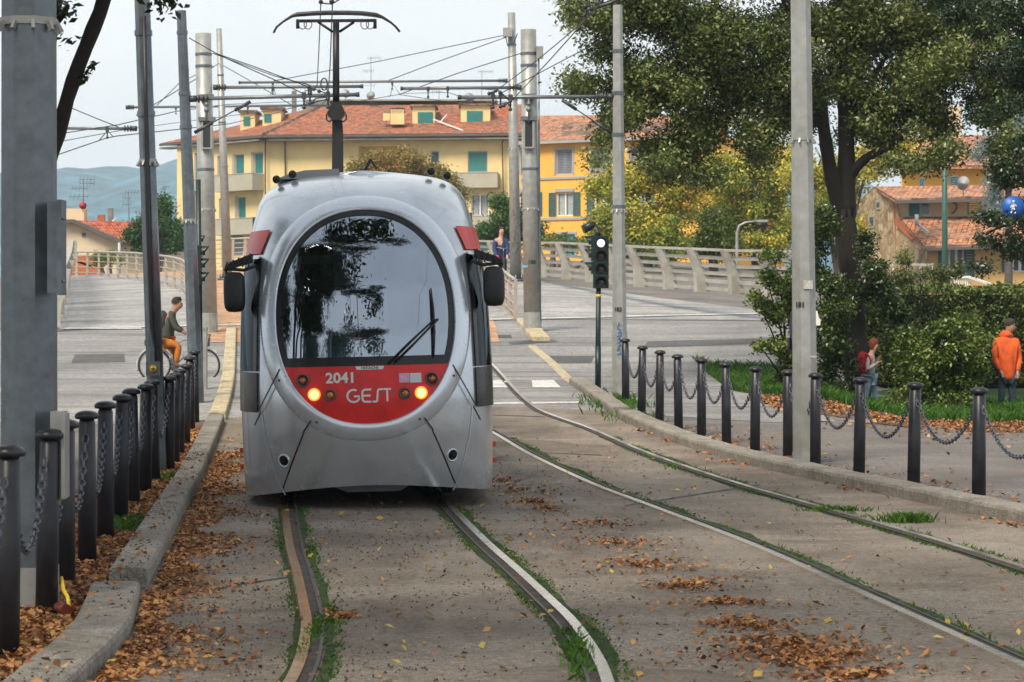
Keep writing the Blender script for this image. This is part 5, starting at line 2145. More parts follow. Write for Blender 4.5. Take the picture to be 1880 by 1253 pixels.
def dormer(x0, y0, x1, y1, sx0, sy0, sx1, sy1, d, parent, m, deep=3.5):
    mb = MB()
    a, b = W(x0, y0, d), W(x1, y1, d)
    back = Vector((0, deep, 0))
    mb.box(((a.x + b.x) / 2, d + deep / 2, (a.z + b.z) / 2), (b.x - a.x, deep, a.z - b.z))
    dm = mb.build('dormer', m, parent)
    MB().box(((a.x + b.x) / 2, d + deep / 2 - .1, a.z + .07), (b.x - a.x + .35, deep + .3, .14)).build('dormer_roof', M['tiles_pale'], dm)
    p, q = W(sx0, sy0, d - .04), W(sx1, sy1, d - .04)
    mb = MB()
    n = 12
    for k in range(n):
        z = q.z + (p.z - q.z) * k / n
        mb.box(((p.x + q.x) / 2, d - .03, z + (p.z - q.z) / n / 2), (q.x - p.x, .06, (p.z - q.z) / n - .012))
    mb.build('shutter', M['teal'], dm)


dormer(757, 196, 798, 232, 767, 206, 795, 228, 180.5, yb, M['yellow_wall'])
dormer(846, 194, 900, 228, 857, 204, 886, 226, 180.5, yb, M['yellow_wall'])
dormer(441, 206, 468, 240, 447, 214, 459, 231, 184.5, yb, M['yellow_wall'])
dormer(482, 201, 516, 232, 485, 209, 498, 225, 183.5, yb, M['yellow_wall'])
MB().box(W(730, 216, 179.5), (1.0, 1.0, 1.1)).build('chimney', M['yellow_wall'], yb)
MB().box(W(710, 216, 179.8), (.5, .7, .55)).build('chimney', M['yellow_wall'], yb)
mb = MB()
for k in range(5):
    mb.box(W(730, 210 - 2.2 * k, 179.5) + Vector((0, 0, .05)), (1.05, 1.0, .03))
mb.build('chimney_grille', M['antenna'], yb)
MB().box(W(675, 197, 191), (9.5, 3, .9)).box(W(810, 195, 191), (7, 3, .8)).build('roof_terrace', M['terrace'], yb)
MB().box(W(760, 188, 190.5), (13.0, 4, .12)).build('terrace_slab', M['balcony'], yb)
MB().box(W(540, 190, 188), (.35, .35, 1.9)).build('chimney', M['terrace'], yb)
MB().box(W(933, 214, 183), (1.1, .9, 1.2)).build('chimney', M['redbrick'], yb)
dish(W(681, 176, 186), .34, yb, M['dishgrey'])
dish(W(634, 172, 188), .36, yb, M['dishgrey'], (.5, -1, .3))
dish(W(861, 180, 188), .42, yb, M['dishgrey'], (.2, -1, .4))
aerial(W(681, 196, 186.5), W(681, 105, 186.5), yb, [(.98, 1.0, 1, 6), (.72, .8, -1, 6), (.5, .6, 1, 4), (.42, 1.0, -1, 2)])
aerial(W(884, 196, 187), W(885, 130, 187), yb, [(.97, 1.1, 1, 7), (.5, .5, -1, 3)])
aerial(W(806, 196, 187), W(806, 165, 187), yb, [(.9, .7, -1, 3)])
MB().bar(W(796, 222, 180.2) + Vector((0, 0, .1)), W(850, 243, 177.2) + Vector((0, 0, .12)), .1, .08).bar(W(808, 228, 179.5) + Vector((0, 0, .1)), W(820, 214, 181.5) + Vector((0, 0, .1)), .08, .08).build('roof_pipe', M['white'], yb)

# ---------------------------------------------------------------- orange building
ob = thing('orange_building', 'orange rendered building with grey trim and dark teal shutters', 'building', xy(957, 173))
OF = Facade(xy(957, 176.3), xy(1330, 168))
oh, kinds = [], []
for x0, y0, x1, y1, k in ((955, 275, 964, 321, 'l'), (1020, 275, 1051, 321, 'l'), (1086, 275, 1119, 321, 'l'), (1156, 275, 1189, 321, 'l'), (1226, 275, 1259, 321, 'l'),
                          (1022, 354, 1052, 397, 'g'), (1092, 354, 1122, 397, 'g'), (1160, 354, 1192, 397, 'g'), (953, 354, 982, 397, 'g'), (1023, 430, 1056, 470, 'r'), (1095, 430, 1128, 470, 'r')):
    oh.append(OF.rect(x0, y0, x1, y1))
    kinds.append(k)
OF.wall(-1, 14.25, oh, M['orange_wall'], ob)
for h, k in zip(oh, kinds):
    OF.window(h, ob, {'l': 'louvre', 'g': 'curtain', 'r': 'roller'}[k], M['teal'] if k == 'r' else None, frame=M['white'] if k == 'g' else M['trim'])
    if k == 'g':
        OF.leaf_shutter(h[0] - .62, h[0] - .04, h[2], h[3], ob, M['teal_dark'])
        OF.leaf_shutter(h[1] + .04, h[1] + .62, h[2], h[3], ob, M['teal_dark'])
        OF.box(MB(), h[0] - .1, h[1] + .1, h[3] + .05, h[3] + .28, .003, .12).build('lintel', M['trim'], ob)
    else:
        mb = MB()
        OF.box(mb, h[0] - .14, h[0] - .005, h[2], h[3], .003, .05)
        OF.box(mb, h[1] + .005, h[1] + .14, h[2], h[3], .003, .05)
        OF.box(mb, h[0] - .14, h[1] + .14, h[3] + .005, h[3] + .16, .003, .06)
        mb.build('window_surround', M['trim'], ob)
for y0, y1 in ((321.5, 326), (397.5, 402)):
    r = OF.rect(960, y0, 1320, y1)
    OF.box(MB(), 0.0, OF.L, r[2], r[3], .004, .09).build('string_course', M['trim'], ob)
e0, e1 = OF.P(-.1, 14.25, .5), OF.P(OF.L, 14.25, .5)
r0, r1 = W(952, 213, 182), W(1345, 210, 174)
roof_obj('roof', [[e0, e1, r1, r0], [r1, e1, e1 + Vector((0, 14, 0))]], M['tiles_pale'], ob, .2)
MB().bar(e0 + Vector((0, -.05, -.12)), e1 + Vector((0, -.05, -.12)), .18, .18).build('gutter', M['trim'], ob)
MB().poly([OF.P(OF.L, -1), OF.P(OF.L, 14), OF.P(OF.L, 14, -10), OF.P(OF.L, -1, -10)]).poly([OF.P(0, -1, -10), OF.P(OF.L, -1, -10), OF.P(OF.L, 14, -10), OF.P(0, 14, -10)]).build('wall', M['orange_wall'], ob, fix=False)

# ---------------------------------------------------------------- house with red roof, far left
lh = thing('cream_house', 'cream gabled house with bright red roof below the blue hills', 'house', xy(118, 150))
D_ = 150
A_ = Vector((.80, .60, 0)) * 4.6
gp = [W(60, 600, D_), W(60, 408, D_), W(118, 406, D_), W(137, 407, D_), W(220, 441, D_ + .1), W(220, 600, D_)]
mb = MB().poly(gp)
mb.poly([gp[4], gp[5], gp[5] + A_, gp[4] + A_])
mb.poly([p + A_ for p in gp])
mb.build('wall', M['cream_wall'], lh, fix=False)
ra = [W(226, 444, D_ - .5), W(226, 444, D_ - .5) + A_, W(137, 404.5, D_ - .4) + A_, W(137, 404.5, D_ - .4)]
roof_obj('roof', [ra, [W(137, 404.5, D_ - .4), W(137, 404.5, D_ - .4) + A_, W(50, 404, D_) + A_, W(50, 404, D_)]], M['tiles_red'], lh, .18)
MB().bar(W(137, 407, D_ - .55), W(226, 446, D_ - .6), .12, .22).bar(W(60, 407, D_ - .55), W(137, 406, D_ - .55), .12, .2).build('verge_board', M['gutter'], lh)
MB().tube([W(219, 446, D_ - .6), W(219, 520, D_ - .6)], .09, 8).build('downpipe', M['dishgrey'], lh)
MB().box(W(153.5, 431, D_ - .05), (.22, .1, .2)).build('vent', M['gutter'], lh)
MB().box(W(136, 396, 152), (1.45, 1.2, .8)).build('chimney', M['cream_wall'], lh)
MB().box(W(186, 406, 154), (.42, .42, .75)).build('chimney', M['redbrick'], lh)
MB().box(W(203, 396, 156), (.30, .30, .9)).build('chimney', M['terrace'], lh)
MB().bar(W(200, 412, 153), W(213, 402, 157), .08, .08).build('roof_pipe', M['white'], lh)
dish(W(152, 378, 151), .23, lh, M['dishred'], (.3, -1, .1))
aerial(W(153, 400, 152), W(153, 329, 152), lh, [(.99, .9, 1, 5), (.88, .9, 1, 5), (.76, .9, -1, 5), (.55, 1.1, -1, 5)], .025)
aerial(W(237, 410, 158), W(236, 353, 158), lh, [(.98, .8, 1, 5), (.8, .5, -1, 4), (.6, .5, -1, 3)], .025)
aerial(W(302, 400, 158), W(302, 342, 158), lh, [(.98, .4, 1, 4), (.9, .3, -1, 3)], .025)
# small red awning hut beside the walkway
rh = thing('red_shed', 'low shed with red roof behind the walkway handrail', 'shed', xy(150, 128))
MB().box(W(155, 512, 128), (1.7, 2, 2.4)).build('wall', M['redbrick'], rh)
p = [W(137, 476, 127), W(168, 488, 127), W(168, 484, 130), W(137, 472, 130)]
MB().extrude(p, (0, 0, -.12)).build('roof', M['tramred'], rh)

# ---------------------------------------------------------------- stone house at the right
sh = thing('stone_house', 'rubble stone house with tiled roofs and teal shutters beyond the hedge', 'house', xy(1650, 110))
G1 = Facade(xy(1576, 113), xy(1648, 108))
mb = MB()
pk = W(1607, 345, 111)
a0, a1 = G1.P(0, -1), G1.P(G1.L, -1)
tl_, tr_ = G1.uz(1578, 368), G1.uz(1648, 366)
tp = G1.uz(1607, 347)
w1 = G1.rect(1598, 399, 1605, 415)
w2 = G1.rect(1611, 372, 1616, 381)
mb.poly([G1.P(0, -1), G1.P(G1.L, -1), G1.P(G1.L, tr_[1]), G1.P(tp[0], tp[1]), G1.P(0, tl_[1])])
mb.poly([W(1645, 366, 108), W(1650, 398, 107.8), W(1702, 455, 103.9), W(1702, 600, 103.9), W(1645, 600, 108)])
mb.build('stone_wall', M['rubble'], sh, fix=False)
for r in (w1, w2):
    f = G1.box(MB(), r[0] - .1, r[1] + .1, r[2] - .1, r[3] + .1, .005, .04).build('window', M['trim'], sh)
    G1.box(MB(), r[0], r[1], r[2], r[3], .042, .05).build('pane', M['darkroom'], f)
mb = MB().poly([G1.P(G1.L - .55, tr_[1], .012), G1.P(G1.L, tr_[1], .012), G1.P(G1.L, 3.8, .012), G1.P(G1.L - .2, 4.4, .012)])
mb.poly([W(1648, 398, 107.7), W(1690, 442, 104.6), W(1672, 440, 105.9), W(1645, 415, 107.85)])
mb.build('brick_patch', M['redbrick'], sh, fix=False)
UF = Facade(xy(1648, 108), xy(1960, 106))
uh = [UF.rect(1670, 371, 1708, 397), UF.rect(1775, 369, 1801, 394), UF.rect(1850, 369, 1876, 394)]
UF.wall(-1, UF.uz(1700, 361)[1], uh, M['cream_wall'], sh)
UF.window(uh[0], sh, 'glazed', frame=M['white'])
a, b, c, d = uh[0]
UF.leaf_shutter(a - .02, a + (b - a) * .48, c, d, sh, M['teal'])
UF.window(uh[1], sh, 'roller', M['teal'])
UF.window(uh[2], sh, 'roller', M['teal'])
eu0, eu1 = W(1643, 365, 106.9), W(1965, 358, 105)
roof_obj('roof', [[eu0, eu1, W(1965, 338, 111), W(1606, 343, 111)], [W(1576, 370, 113.2), W(1606, 343, 111), W(1606, 343, 118)]], M['tiles_pale'], sh, .16)
MB().bar(eu0 + Vector((0, -.05, -.15)), eu1 + Vector((0, -.05, -.15)), .14, .14).build('gutter', M['gutter'], sh)
LF = Facade(xy(1702, 104), xy(1960, 102.5))
lr = [LF.rect(1741, 454, 1769, 508), LF.rect(1858, 454, 1886, 500)]
LF.wall(-1, LF.uz(1720, 450)[1], lr, M['ochre_wall'], sh)
LF.window(lr[0], sh, 'glazed', frame=M['white'])
LF.window(lr[1], sh, 'glazed', frame=M['white'])
for r in lr:
    LF.leaf_shutter(r[0] - .42, r[0] - .03, r[2], r[3], sh, M['teal_dark'])
    LF.leaf_shutter(r[1] + .03, r[1] + .46, r[2], r[3], sh, M['teal_dark'])
el0, el1 = W(1697, 452, 103.2), W(1965, 443, 101.5)
roof_obj('roof', [[el0, el1, W(1965, 396, 106.3), W(1652, 399, 107.6)]], M['tiles_pale'], sh, .16)
MB().bar(el0 + Vector((0, -.05, -.15)), el1 + Vector((0, -.05, -.15)), .12, .12).tube([W(1700, 455, 103.3), W(1690, 470, 103.2), W(1688, 540, 103.2)], .05, 6).build('gutter', M['gutter'], sh)
MB().tube([W(1683, 415, 105), W(1683, 394, 105)], .085, 8).bar(W(1686, 417, 105.2) + Vector((0, 0, .1)), W(1704, 432, 104) + Vector((0, 0, .12)), .1, .1).build('flue', M['dishgrey'], sh)
dish(W(1769, 337, 106), .31, sh, M['dishgrey'], (-.9, -1, .15))
MB().tube([W(1745, 370, 107.2), W(1755, 374, 107.2), W(1757, 382, 107.2), W(1752, 390, 107.2), W(1747, 392, 107.2)], .035, 6).build('bent_pipe', M['gutter'], sh)
# orange house behind it
oh2 = thing('ochre_house', 'ochre house with tiled roof and chimney standing behind the stone house', 'house', xy(1780, 150))
QF = Facade(xy(1655, 150), xy(1990, 146))
qh = [QF.rect(1686, 326, 1698, 345), QF.rect(1742, 322, 1760, 345), QF.rect(1830, 322, 1850, 345)]
QF.wall(-1, QF.uz(1750, 304)[1], qh, M['orange_wall'], oh2)
for h in qh:
    QF.window(h, oh2, 'roller', M['teal'], frame=M['white'])
q0, q1 = W(1648, 305, 149), W(1995, 302, 145)
roof_obj('roof', [[q0, q1, W(1995, 246, 154), W(1672, 250, 157)]], M['tiles_pale'], oh2, .2)
MB().box(W(1750, 225, 152), (.85, .9, 2.0)).build('chimney', M['cream_wall'], oh2)
# ================================================================ trees, shrubs, hedge
LM = {}
LM['oak'] = leaf_mat('evergreen oak leaves', [(0, (.022, .034, .008)), (.3, (.065, .095, .022)), (.6, (.15, .185, .05)), (.85, (.28, .31, .11)), (1, (.34, .25, .06))], .38, .22, .5, .55)
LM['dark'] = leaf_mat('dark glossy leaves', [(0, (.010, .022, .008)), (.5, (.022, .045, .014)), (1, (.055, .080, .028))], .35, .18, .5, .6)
LM['shrub'] = leaf_mat('shrub leaves', [(0, (.016, .034, .005)), (.4, (.058, .10, .014)), (.7, (.17, .22, .035)), (1, (.36, .40, .10))], .35, .25, .5, .9)
LM['hedge'] = leaf_mat('hedge leaves', [(0, (.022, .038, .008)), (.5, (.085, .125, .022)), (1, (.26, .30, .06))], .45, .2, .4, .5)
LM['autumn'] = leaf_mat('yellowing leaves', [(0, (.08, .15, .03)), (.3, (.17, .26, .055)), (.48, (.42, .43, .075)), (.75, (.76, .57, .08)), (1, (.68, .32, .06))], .55, .3, .3, .30)
LM['rusty'] = leaf_mat('rusty leaves', [(0, (.09, .11, .03)), (.4, (.18, .19, .06)), (.65, (.33, .24, .08)), (1, (.48, .22, .06))], .55, .3, .3, .25)
LM['green'] = leaf_mat('mid green leaves', [(0, (.018, .055, .014)), (.5, (.045, .12, .03)), (1, (.12, .20, .06))], .5, .25, .3, .4)
LM['olive'] = leaf_mat('olive green leaves', [(0, (.035, .065, .012)), (.5, (.09, .13, .022)), (1, (.20, .22, .05))], .5, .25, .3, .4)
LM['ivy'] = leaf_mat('ivy leaves', [(0, (.012, .026, .006)), (.5, (.040, .070, .014)), (.85, (.11, .15, .035)), (1, (.2, .22, .06))], .33, .2, .5, .7)
LM['cedar'] = leaf_mat('blue grey needles', [(0, (.10, .16, .16)), (.5, (.22, .30, .30)), (1, (.42, .50, .52))], .55, .2, .3, .5)
M['bark'] = mat('dark bark', (.022, .017, .013), .9, 0, .4, 14, .8, 22)
M['bark_grey'] = mat('grey bark', (.10, .085, .07), .9, 0, .3, 10, .6, 22)


def blob(px, py, rx, ry, d, rd=None):
    c = W(px, py, d)
    s = d / F
    return (c.x, c.y, c.z, rx * s, rd if rd else (rx + ry) * s * .5, ry * s)


def foliage(blobs, n, size, per=18, spread=.16, shell=.45, sub=9, subr=.42, zmin=None):
    """leaves gathered in sprigs, sprigs in boughs, boughs over the blobs"""
    B = np.array(blobs)
    vol = (B[:, 3] * B[:, 4] * B[:, 5]) ** (2 / 3)
    ns = max(1, n // per)
    i = RNG.choice(len(B), ns, p=vol / vol.sum())
    # bough centres on each blob
    boughs = []
    for b in B:
        k = RNG.normal(size=(sub, 3))
        k /= np.linalg.norm(k, axis=1)[:, None]
        boughs.append(b[:3] + k * b[3:6] * RNG.uniform(.35, .85, (sub, 1)))
    boughs = np.array(boughs)
    bc = boughs[i, RNG.integers(0, sub, ns)]
    k = RNG.normal(size=(ns, 3))
    k /= np.linalg.norm(k, axis=1)[:, None]
    r = RNG.uniform(0, 1, (ns, 1)) ** shell
    S = bc + k * r * B[i, 3:6] * subr * np.array([1, 1, .75])
    C = np.repeat(S, per, axis=0) + RNG.normal(size=(ns * per, 3)) * spread * np.array([1, 1, .8])
    if zmin is not None:
        C = C[C[:, 2] > zmin]
    return C


def tree(name, label, cat, foot, limbs, blobs, n, size, lm, bark, group=None, per=18, spread=.16, aspect=.5, droop=.2, zmin=None, sub=9, subr=.42, up=.5, extra=None, crown='crown', trunk='trunk'):
    t = thing(name, label, cat, foot, group)
    if limbs:
        mb = MB()
        for pts, rs in limbs:
            q = spline([tuple(p) for p in pts], max(6, len(pts) * 4))
            rr = np.interp(np.linspace(0, 1, len(q)), np.linspace(0, 1, len(rs)), rs)
            rr = rr * (1 + .05 * np.sin(np.arange(len(q)) * 2.3))
            mb.tube(q, rr, 9)
        mb.build(trunk, bark, t)
    C = foliage(blobs, n, size, per, spread, sub=sub, subr=subr, zmin=zmin)
    if extra is not None:
        C = np.concatenate([C, extra])
    quads_obj(crown, leaf_quads(C, size, aspect, up, .35, droop), lm, t)
    return t


def P3(l, d):
    return [W(a, b, d + (c if c else 0)) for a, b, c in l]


# the big evergreen oak
DO = 49
ob_ = [(1110, 60, 75, 60, 47), (1060, 25, 40, 26, 47), (1160, 130, 105, 75, 47), (1078, 150, 50, 26, 47), (1140, 205, 62, 34, 47), (1250, 50, 125, 90, 47), (1235, 190, 110, 80, 47.5), (1255, 275, 85, 45, 47.5), (1215, 310, 40, 24, 47),
       (1335, 220, 95, 90, 48), (1400, 110, 105, 105, 48), (1395, 265, 55, 45, 48), (1495, 60, 105, 90, 49), (1470, 190, 55, 60, 49), (1610, 60, 120, 90, 49), (1640, 160, 95, 70, 49), (1600, 235, 62, 45, 49), (1690, 225, 70, 50, 49),
       (1745, 130, 90, 80, 48), (1735, 285, 45, 30, 48), (1655, 300, 50, 14, 48), (1790, 50, 110, 90, 48), (1830, 180, 62, 60, 48), (1870, 110, 50, 70, 48), (1700, 20, 90, 60, 49.5), (1690, 130, 70, 60, 49.4), (1850, 255, 40, 30, 47.5), (1300, 125, 90, 60, 47.5), (1340, 60, 80, 60, 47.5), (1430, 185, 60, 55, 48.4), (1560, 150, 70, 55, 49.4), (1540, 40, 70, 60, 49.6), (1680, 60, 80, 70, 49.6), (1610, 200, 60, 40, 49.6), (1200, 20, 90, 60, 47.4), (1112, 255, 22, 14, 46.5), (1098, 293, 24, 10, 46), (1300, 320, 50, 16, 47),
       (1150, -70, 120, 90, 47), (1330, -90, 150, 90, 48), (1520, -100, 160, 90, 49), (1720, -90, 160, 90, 49), (1300, -230, 180, 110, 49), (1560, -240, 220, 110, 50)]
limbs = [(P3([(1577, 775, 0), (1572, 650, 0), (1566, 540, 0), (1556, 450, 0), (1549, 385, 0)], DO), [.33, .24, .22, .22, .23]),
         (P3([(1551, 400, 0), (1553, 330, 0), (1553, 230, 0), (1545, 110, 0), (1535, -40, .5), (1525, -180, 1)], DO), [.22, .17, .15, .12, .09, .04]),
         (P3([(1546, 400, 0), (1528, 330, -.2), (1512, 230, -.3), (1500, 130, -.4), (1450, 20, -.6), (1390, -90, -1)], DO), [.17, .14, .12, .10, .07, .03]),
         (P3([(1556, 330, 0), (1585, 295, -.2), (1630, 268, -.3), (1690, 215, -.5), (1735, 150, -.6), (1790, 60, -.6)], DO), [.11, .09, .08, .06, .05, .02]),
         (P3([(1512, 230, -.3), (1440, 190, -.8), (1360, 170, -1.2), (1250, 150, -1.8), (1150, 140, -2)], DO), [.09, .07, .06, .04, .015]),
         (P3([(1553, 230, 0), (1600, 150, .4), (1650, 60, .7)], DO), [.09, .06, .03]),
         (P3([(1500, 130, -.4), (1400, 60, -.8), (1280, 40, -1.4)], DO), [.08, .05, .02])]
tree('evergreen_oak', 'large evergreen oak with dark leaning trunk over the park hedge', 'tree', G1.P(0, 0) * 0 + Vector((W(1577, 0, DO).x, DO, 0)), limbs,
     [blob(a, b, rx * .95, ry * .95, d, 1.5 if b > -20 else 2.2) for a, b, rx, ry, d in ob_], 290000, .084, LM['oak'], M['bark'], per=26, spread=.14, sub=14, subr=.42, droop=.35)
# nearer dark tree hanging in from the right edge
DN = 37
nb = [(1870, 20, 60, 60, 37), (1800, 30, 80, 50, 38), (1740, 10, 70, 40, 39), (1850, 130, 50, 50, 38), (1820, 210, 30, 24, 37.5), (1880, 110, 45, 50, 37), (1850, 330, 34, 30, 37), (1888, 290, 30, 60, 37), (1838, 398, 42, 15, 37), (1822, 440, 45, 14, 37), (1862, 460, 30, 26, 37), (1800, 492, 26, 7, 36.5), (1890, 400, 20, 40, 37.5), (1835, 310, 20, 20, 37), (1860, 190, 30, 24, 37), (1843, 402, 14, 5, 35.7), (1950, 150, 80, 200, 38), (1960, 420, 70, 90, 38), (2040, -60, 160, 140, 38), (1900, -120, 140, 100, 38)]
limbs = [([Vector((9.4, DN, -.05)), W(2080, 500, DN), W(2060, 300, DN), W(2020, 100, DN), W(1960, -60, DN)], [.26, .22, .18, .13, .06]),
         (P3([(2060, 330, 0), (1980, 390, 0), (1900, 400, 0), (1830, 420, 0), (1790, 445, 0)], DN), [.09, .06, .04, .022, .008]),
         (P3([(2020, 120, 0), (1940, 180, 0), (1880, 260, 0), (1845, 320, 0)], DN), [.08, .05, .03, .01])]
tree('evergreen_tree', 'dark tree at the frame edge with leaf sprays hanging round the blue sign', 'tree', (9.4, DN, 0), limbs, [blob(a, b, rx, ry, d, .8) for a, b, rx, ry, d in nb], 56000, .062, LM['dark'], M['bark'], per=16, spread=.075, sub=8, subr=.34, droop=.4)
# left near tree with the bent limb
limbs = [([Vector((-3.95, 20, -.05)), Vector((-3.92, 20, 1.3)), W(82, 330, 20), W(108, 245, 20), W(121, 192, 20), W(142, 128, 20), W(168, 62, 20), W(190, 5, 20), W(203, -60, 20), W(260, -200, 19.5), W(330, -380, 19)], [.13, .11, .085, .065, .064, .062, .062, .062, .058, .045, .02]),
         ([Vector((-3.92, 20, 1.3)), W(70, 250, 20.3), W(85, 90, 20.4), W(100, -20, 20.5), W(90, -250, 20.6)], [.11, .09, .08, .075, .03]),
         ([W(100, 40, 20.4), W(116, 25, 20.3), W(124, 12, 20.2)], [.05, .03, .02])]
lb_ = [(117, 25, 12, 22, 20.3), (113, 100, 6, 28, 20.3), (300, 2, 14, 20, 18.5), (322, 4, 16, 6, 18.5), (113, 247, 5, 3, 20), (60, -190, 160, 110, 20), (330, -230, 170, 120, 19), (200, -330, 260, 120, 19), (520, -420, 160, 120, 19), (-120, -260, 200, 160, 20)]
more = [(-2.6, 17, 6.6, 1.2, 1.8, .9), (-1.4, 16, 7.4, 1.1, 1.8, .9), (-.6, 15, 8.2, .8, 1.6, .8), (-1.8, 18.6, 7.2, .9, 1.2, .9), (-3.4, 16, 6.4, 1.2, 2, .9)]
tw = []
for k in range(11):
    u = k / 10
    for sg in (-1, 1):
        tw.append(W(150 + 24 * u + sg * 2.5, 150 - 33 * u + sg * 2, 19.95))
tree('bent_tree', 'dark bent tree limb rising from behind the wide octagonal pole', 'tree', (-3.95, 20, 0), limbs + [([W(150, 150, 19.95), W(160, 132, 19.95), W(175, 116, 19.95)], [.004, .004, .002])],
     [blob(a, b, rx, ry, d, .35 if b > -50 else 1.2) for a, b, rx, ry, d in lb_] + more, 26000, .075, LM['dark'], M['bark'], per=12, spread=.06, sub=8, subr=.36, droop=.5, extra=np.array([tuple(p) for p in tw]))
# trees standing behind the viewer, seen mirrored in the windscreen
for (x, y, lab, n_, bl) in ((-4.6, -9, 'leafy tree behind the viewer mirrored in the tram windscreen', 14000, [(-4.8, -9, 8.6, 3.2, 3, 3.0), (-2.0, -8, 10.4, 2.0, 2.2, 1.8), (-7.6, -7, 8, 3, 3, 3), (-5, -8, 12, 3, 3, 2.4), (-2.6, -9, 7.0, 1.7, 1.6, 1.4)]),
                        (-7.4, 14.5, 'tall leafy tree beyond the verge shading the tram front', 95000, [(-5.4, 15.2, 11.2, 3.6, 3.8, 2.4), (-7.8, 14, 9, 3.2, 4, 2.6), (-7.0, 10.5, 8.4, 2.6, 3, 2.2), (-4.0, 13.4, 10.6, 2.4, 2.8, 1.8), (-6.4, 18, 9.2, 2.4, 2.6, 2), (-3.4, 16.5, 12, 2.4, 2.6, 1.6), (-6.6, 12, 5.2, 1.6, 3, 1.8), (-6.2, 16, 6.2, 1.4, 2.4, 1.6), (-5, 13, 12.4, 3, 3, 1.8), (-5.0, 16.4, 10.6, 1.8, 1.8, 1.3), (-4.4, 17.4, 9.2, 1.5, 1.6, 1.2), (-5.6, 14.6, 12.6, 2, 2, 1.4), (-2.2, 20.2, 8.2, 1.5, 1.1, .7), (-.7, 20.5, 8.8, 1.2, .9, .6), (.3, 19.6, 8.8, .8, .9, .5)]),
                        (-9.6, 21.5, 'low leafy tree beyond the verge mirrored at the side of the windscreen', 26000, [(-9.2, 20.5, 6.2, 2.8, 3.6, 2.6), (-8.2, 23.5, 7.4, 2.0, 2.6, 2.2), (-11, 22, 7.4, 3, 4, 3), (-8.4, 18, 5.4, 1.8, 2.2, 1.8), (-9.4, 21, 3.4, 2.6, 3.4, 1.6)]),
                        (-4.3, 5.5, 'overhanging tree close to the viewer mirrored in the middle of the windscreen', 22000, [(-2.6, 8, 7.4, 1.7, 2.6, 2.0), (-.6, 9, 8.8, 1.2, 2, 1.3), (-3.6, 7, 9.4, 2.2, 2.6, 2), (-1.6, 6, 10.6, 2, 2.4, 1.6), (-3.4, 9.5, 5.6, 1.2, 1.8, 1.2), (-1.0, 9.5, 6.4, .8, 1.2, .7)]),
                        (-11, 1, 'second leafy tree behind the viewer beyond the verge', 12000, [(-11, 1, 7.6, 3.6, 3.4, 3.4), (-9, 2, 10, 3, 3, 2.4), (-13, 0, 9, 3, 3, 3)])):
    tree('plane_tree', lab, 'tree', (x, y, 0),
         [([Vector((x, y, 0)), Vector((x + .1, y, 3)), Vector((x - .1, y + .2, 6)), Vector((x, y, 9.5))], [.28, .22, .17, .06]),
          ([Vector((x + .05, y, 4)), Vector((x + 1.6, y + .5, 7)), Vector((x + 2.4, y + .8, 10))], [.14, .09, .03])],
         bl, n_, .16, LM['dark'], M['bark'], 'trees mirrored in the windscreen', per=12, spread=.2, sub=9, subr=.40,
         extra=np.array((-5.0, 16.1, 10.9)) + RNG.normal(size=(15000, 3)) * np.array((1.3, 1.4, 1.1)) if y == 14.5 else None)  # unseen leaf cluster added on the sun line to block the windscreen glint
# trees beyond the bridge
TG = 'trees beyond the bridge'


def far_tree(name, label, px, d, bl, n, size, lm, **k):
    x = W(px, 0, d).x
    top = min(b[1] for b in bl)
    c = bl[0]
    limbs = [([Vector((x, d, -.5)), Vector((x + .1, d, 3)), W(c[0], c[1], d)], [.24, .19, .10])]
    for b in bl[1:6]:
        limbs.append(([Vector((x + .05, d, 2.6)), W((px + b[0]) / 2, (c[1] + b[1]) / 2 + 20, d), W(b[0], b[1], d)], [.12, .08, .03]))
    return tree(name, label, 'tree', (x, d, 0), limbs, [blob(a, b, rx, ry, d + dd, 1.6) for a, b, rx, ry, dd in bl], n, size, lm, M['bark_grey'], TG, **k)


far_tree('autumn_tree', 'yellow green autumn tree right behind the line pole numbered 183', 1185, 108,
         [(1190, 330, 62, 52, 0), (1130, 340, 45, 55, 1), (1120, 420, 50, 45, 0), (1185, 410, 80, 60, 0), (1250, 300, 50, 45, 0), (1245, 370, 55, 50, 0), (1230, 440, 60, 40, -1)], 30000, .17, LM['autumn'], per=14, spread=.24)
far_tree('autumn_tree', 'yellow autumn tree in front of the pole numbered 181 above the parapet', 1390, 112,
         [(1385, 330, 70, 62, 0), (1330, 330, 45, 60, 0), (1420, 400, 60, 58, 0), (1350, 395, 60, 55, 1), (1440, 310, 45, 50, 0), (1400, 450, 60, 34, 0)], 28000, .17, LM['autumn'], per=14, spread=.24)
far_tree('green_tree', 'small fresh green tree between the two yellow autumn trees', 1308, 98,
         [(1308, 418, 36, 40, 0), (1290, 450, 34, 28, 0), (1330, 446, 32, 32, 0)], 9000, .14, LM['olive'], per=12, spread=.18)
far_tree('olive_tree', 'yellow green tree showing between the oak trunk and the stone house', 1540, 100,
         [(1530, 330, 60, 60, 0), (1600, 300, 55, 45, 0), (1490, 400, 55, 60, 0), (1560, 410, 40, 50, 0), (1640, 270, 50, 40, 2), (1470, 300, 50, 50, 0)], 20000, .16, LM['autumn'], per=14, spread=.22)
far_tree('rusty_tree', 'rusty green round tree rising behind the tram roof', 745, 125,
         [(745, 340, 72, 52, 0), (690, 320, 42, 34, 0), (800, 330, 40, 36, 0), (740, 295, 40, 26, 0), (690, 300, 30, 22, 0), (830, 365, 32, 40, 0), (655, 310, 16, 14, 0)], 26000, .15, LM['rusty'], per=12, spread=.22)
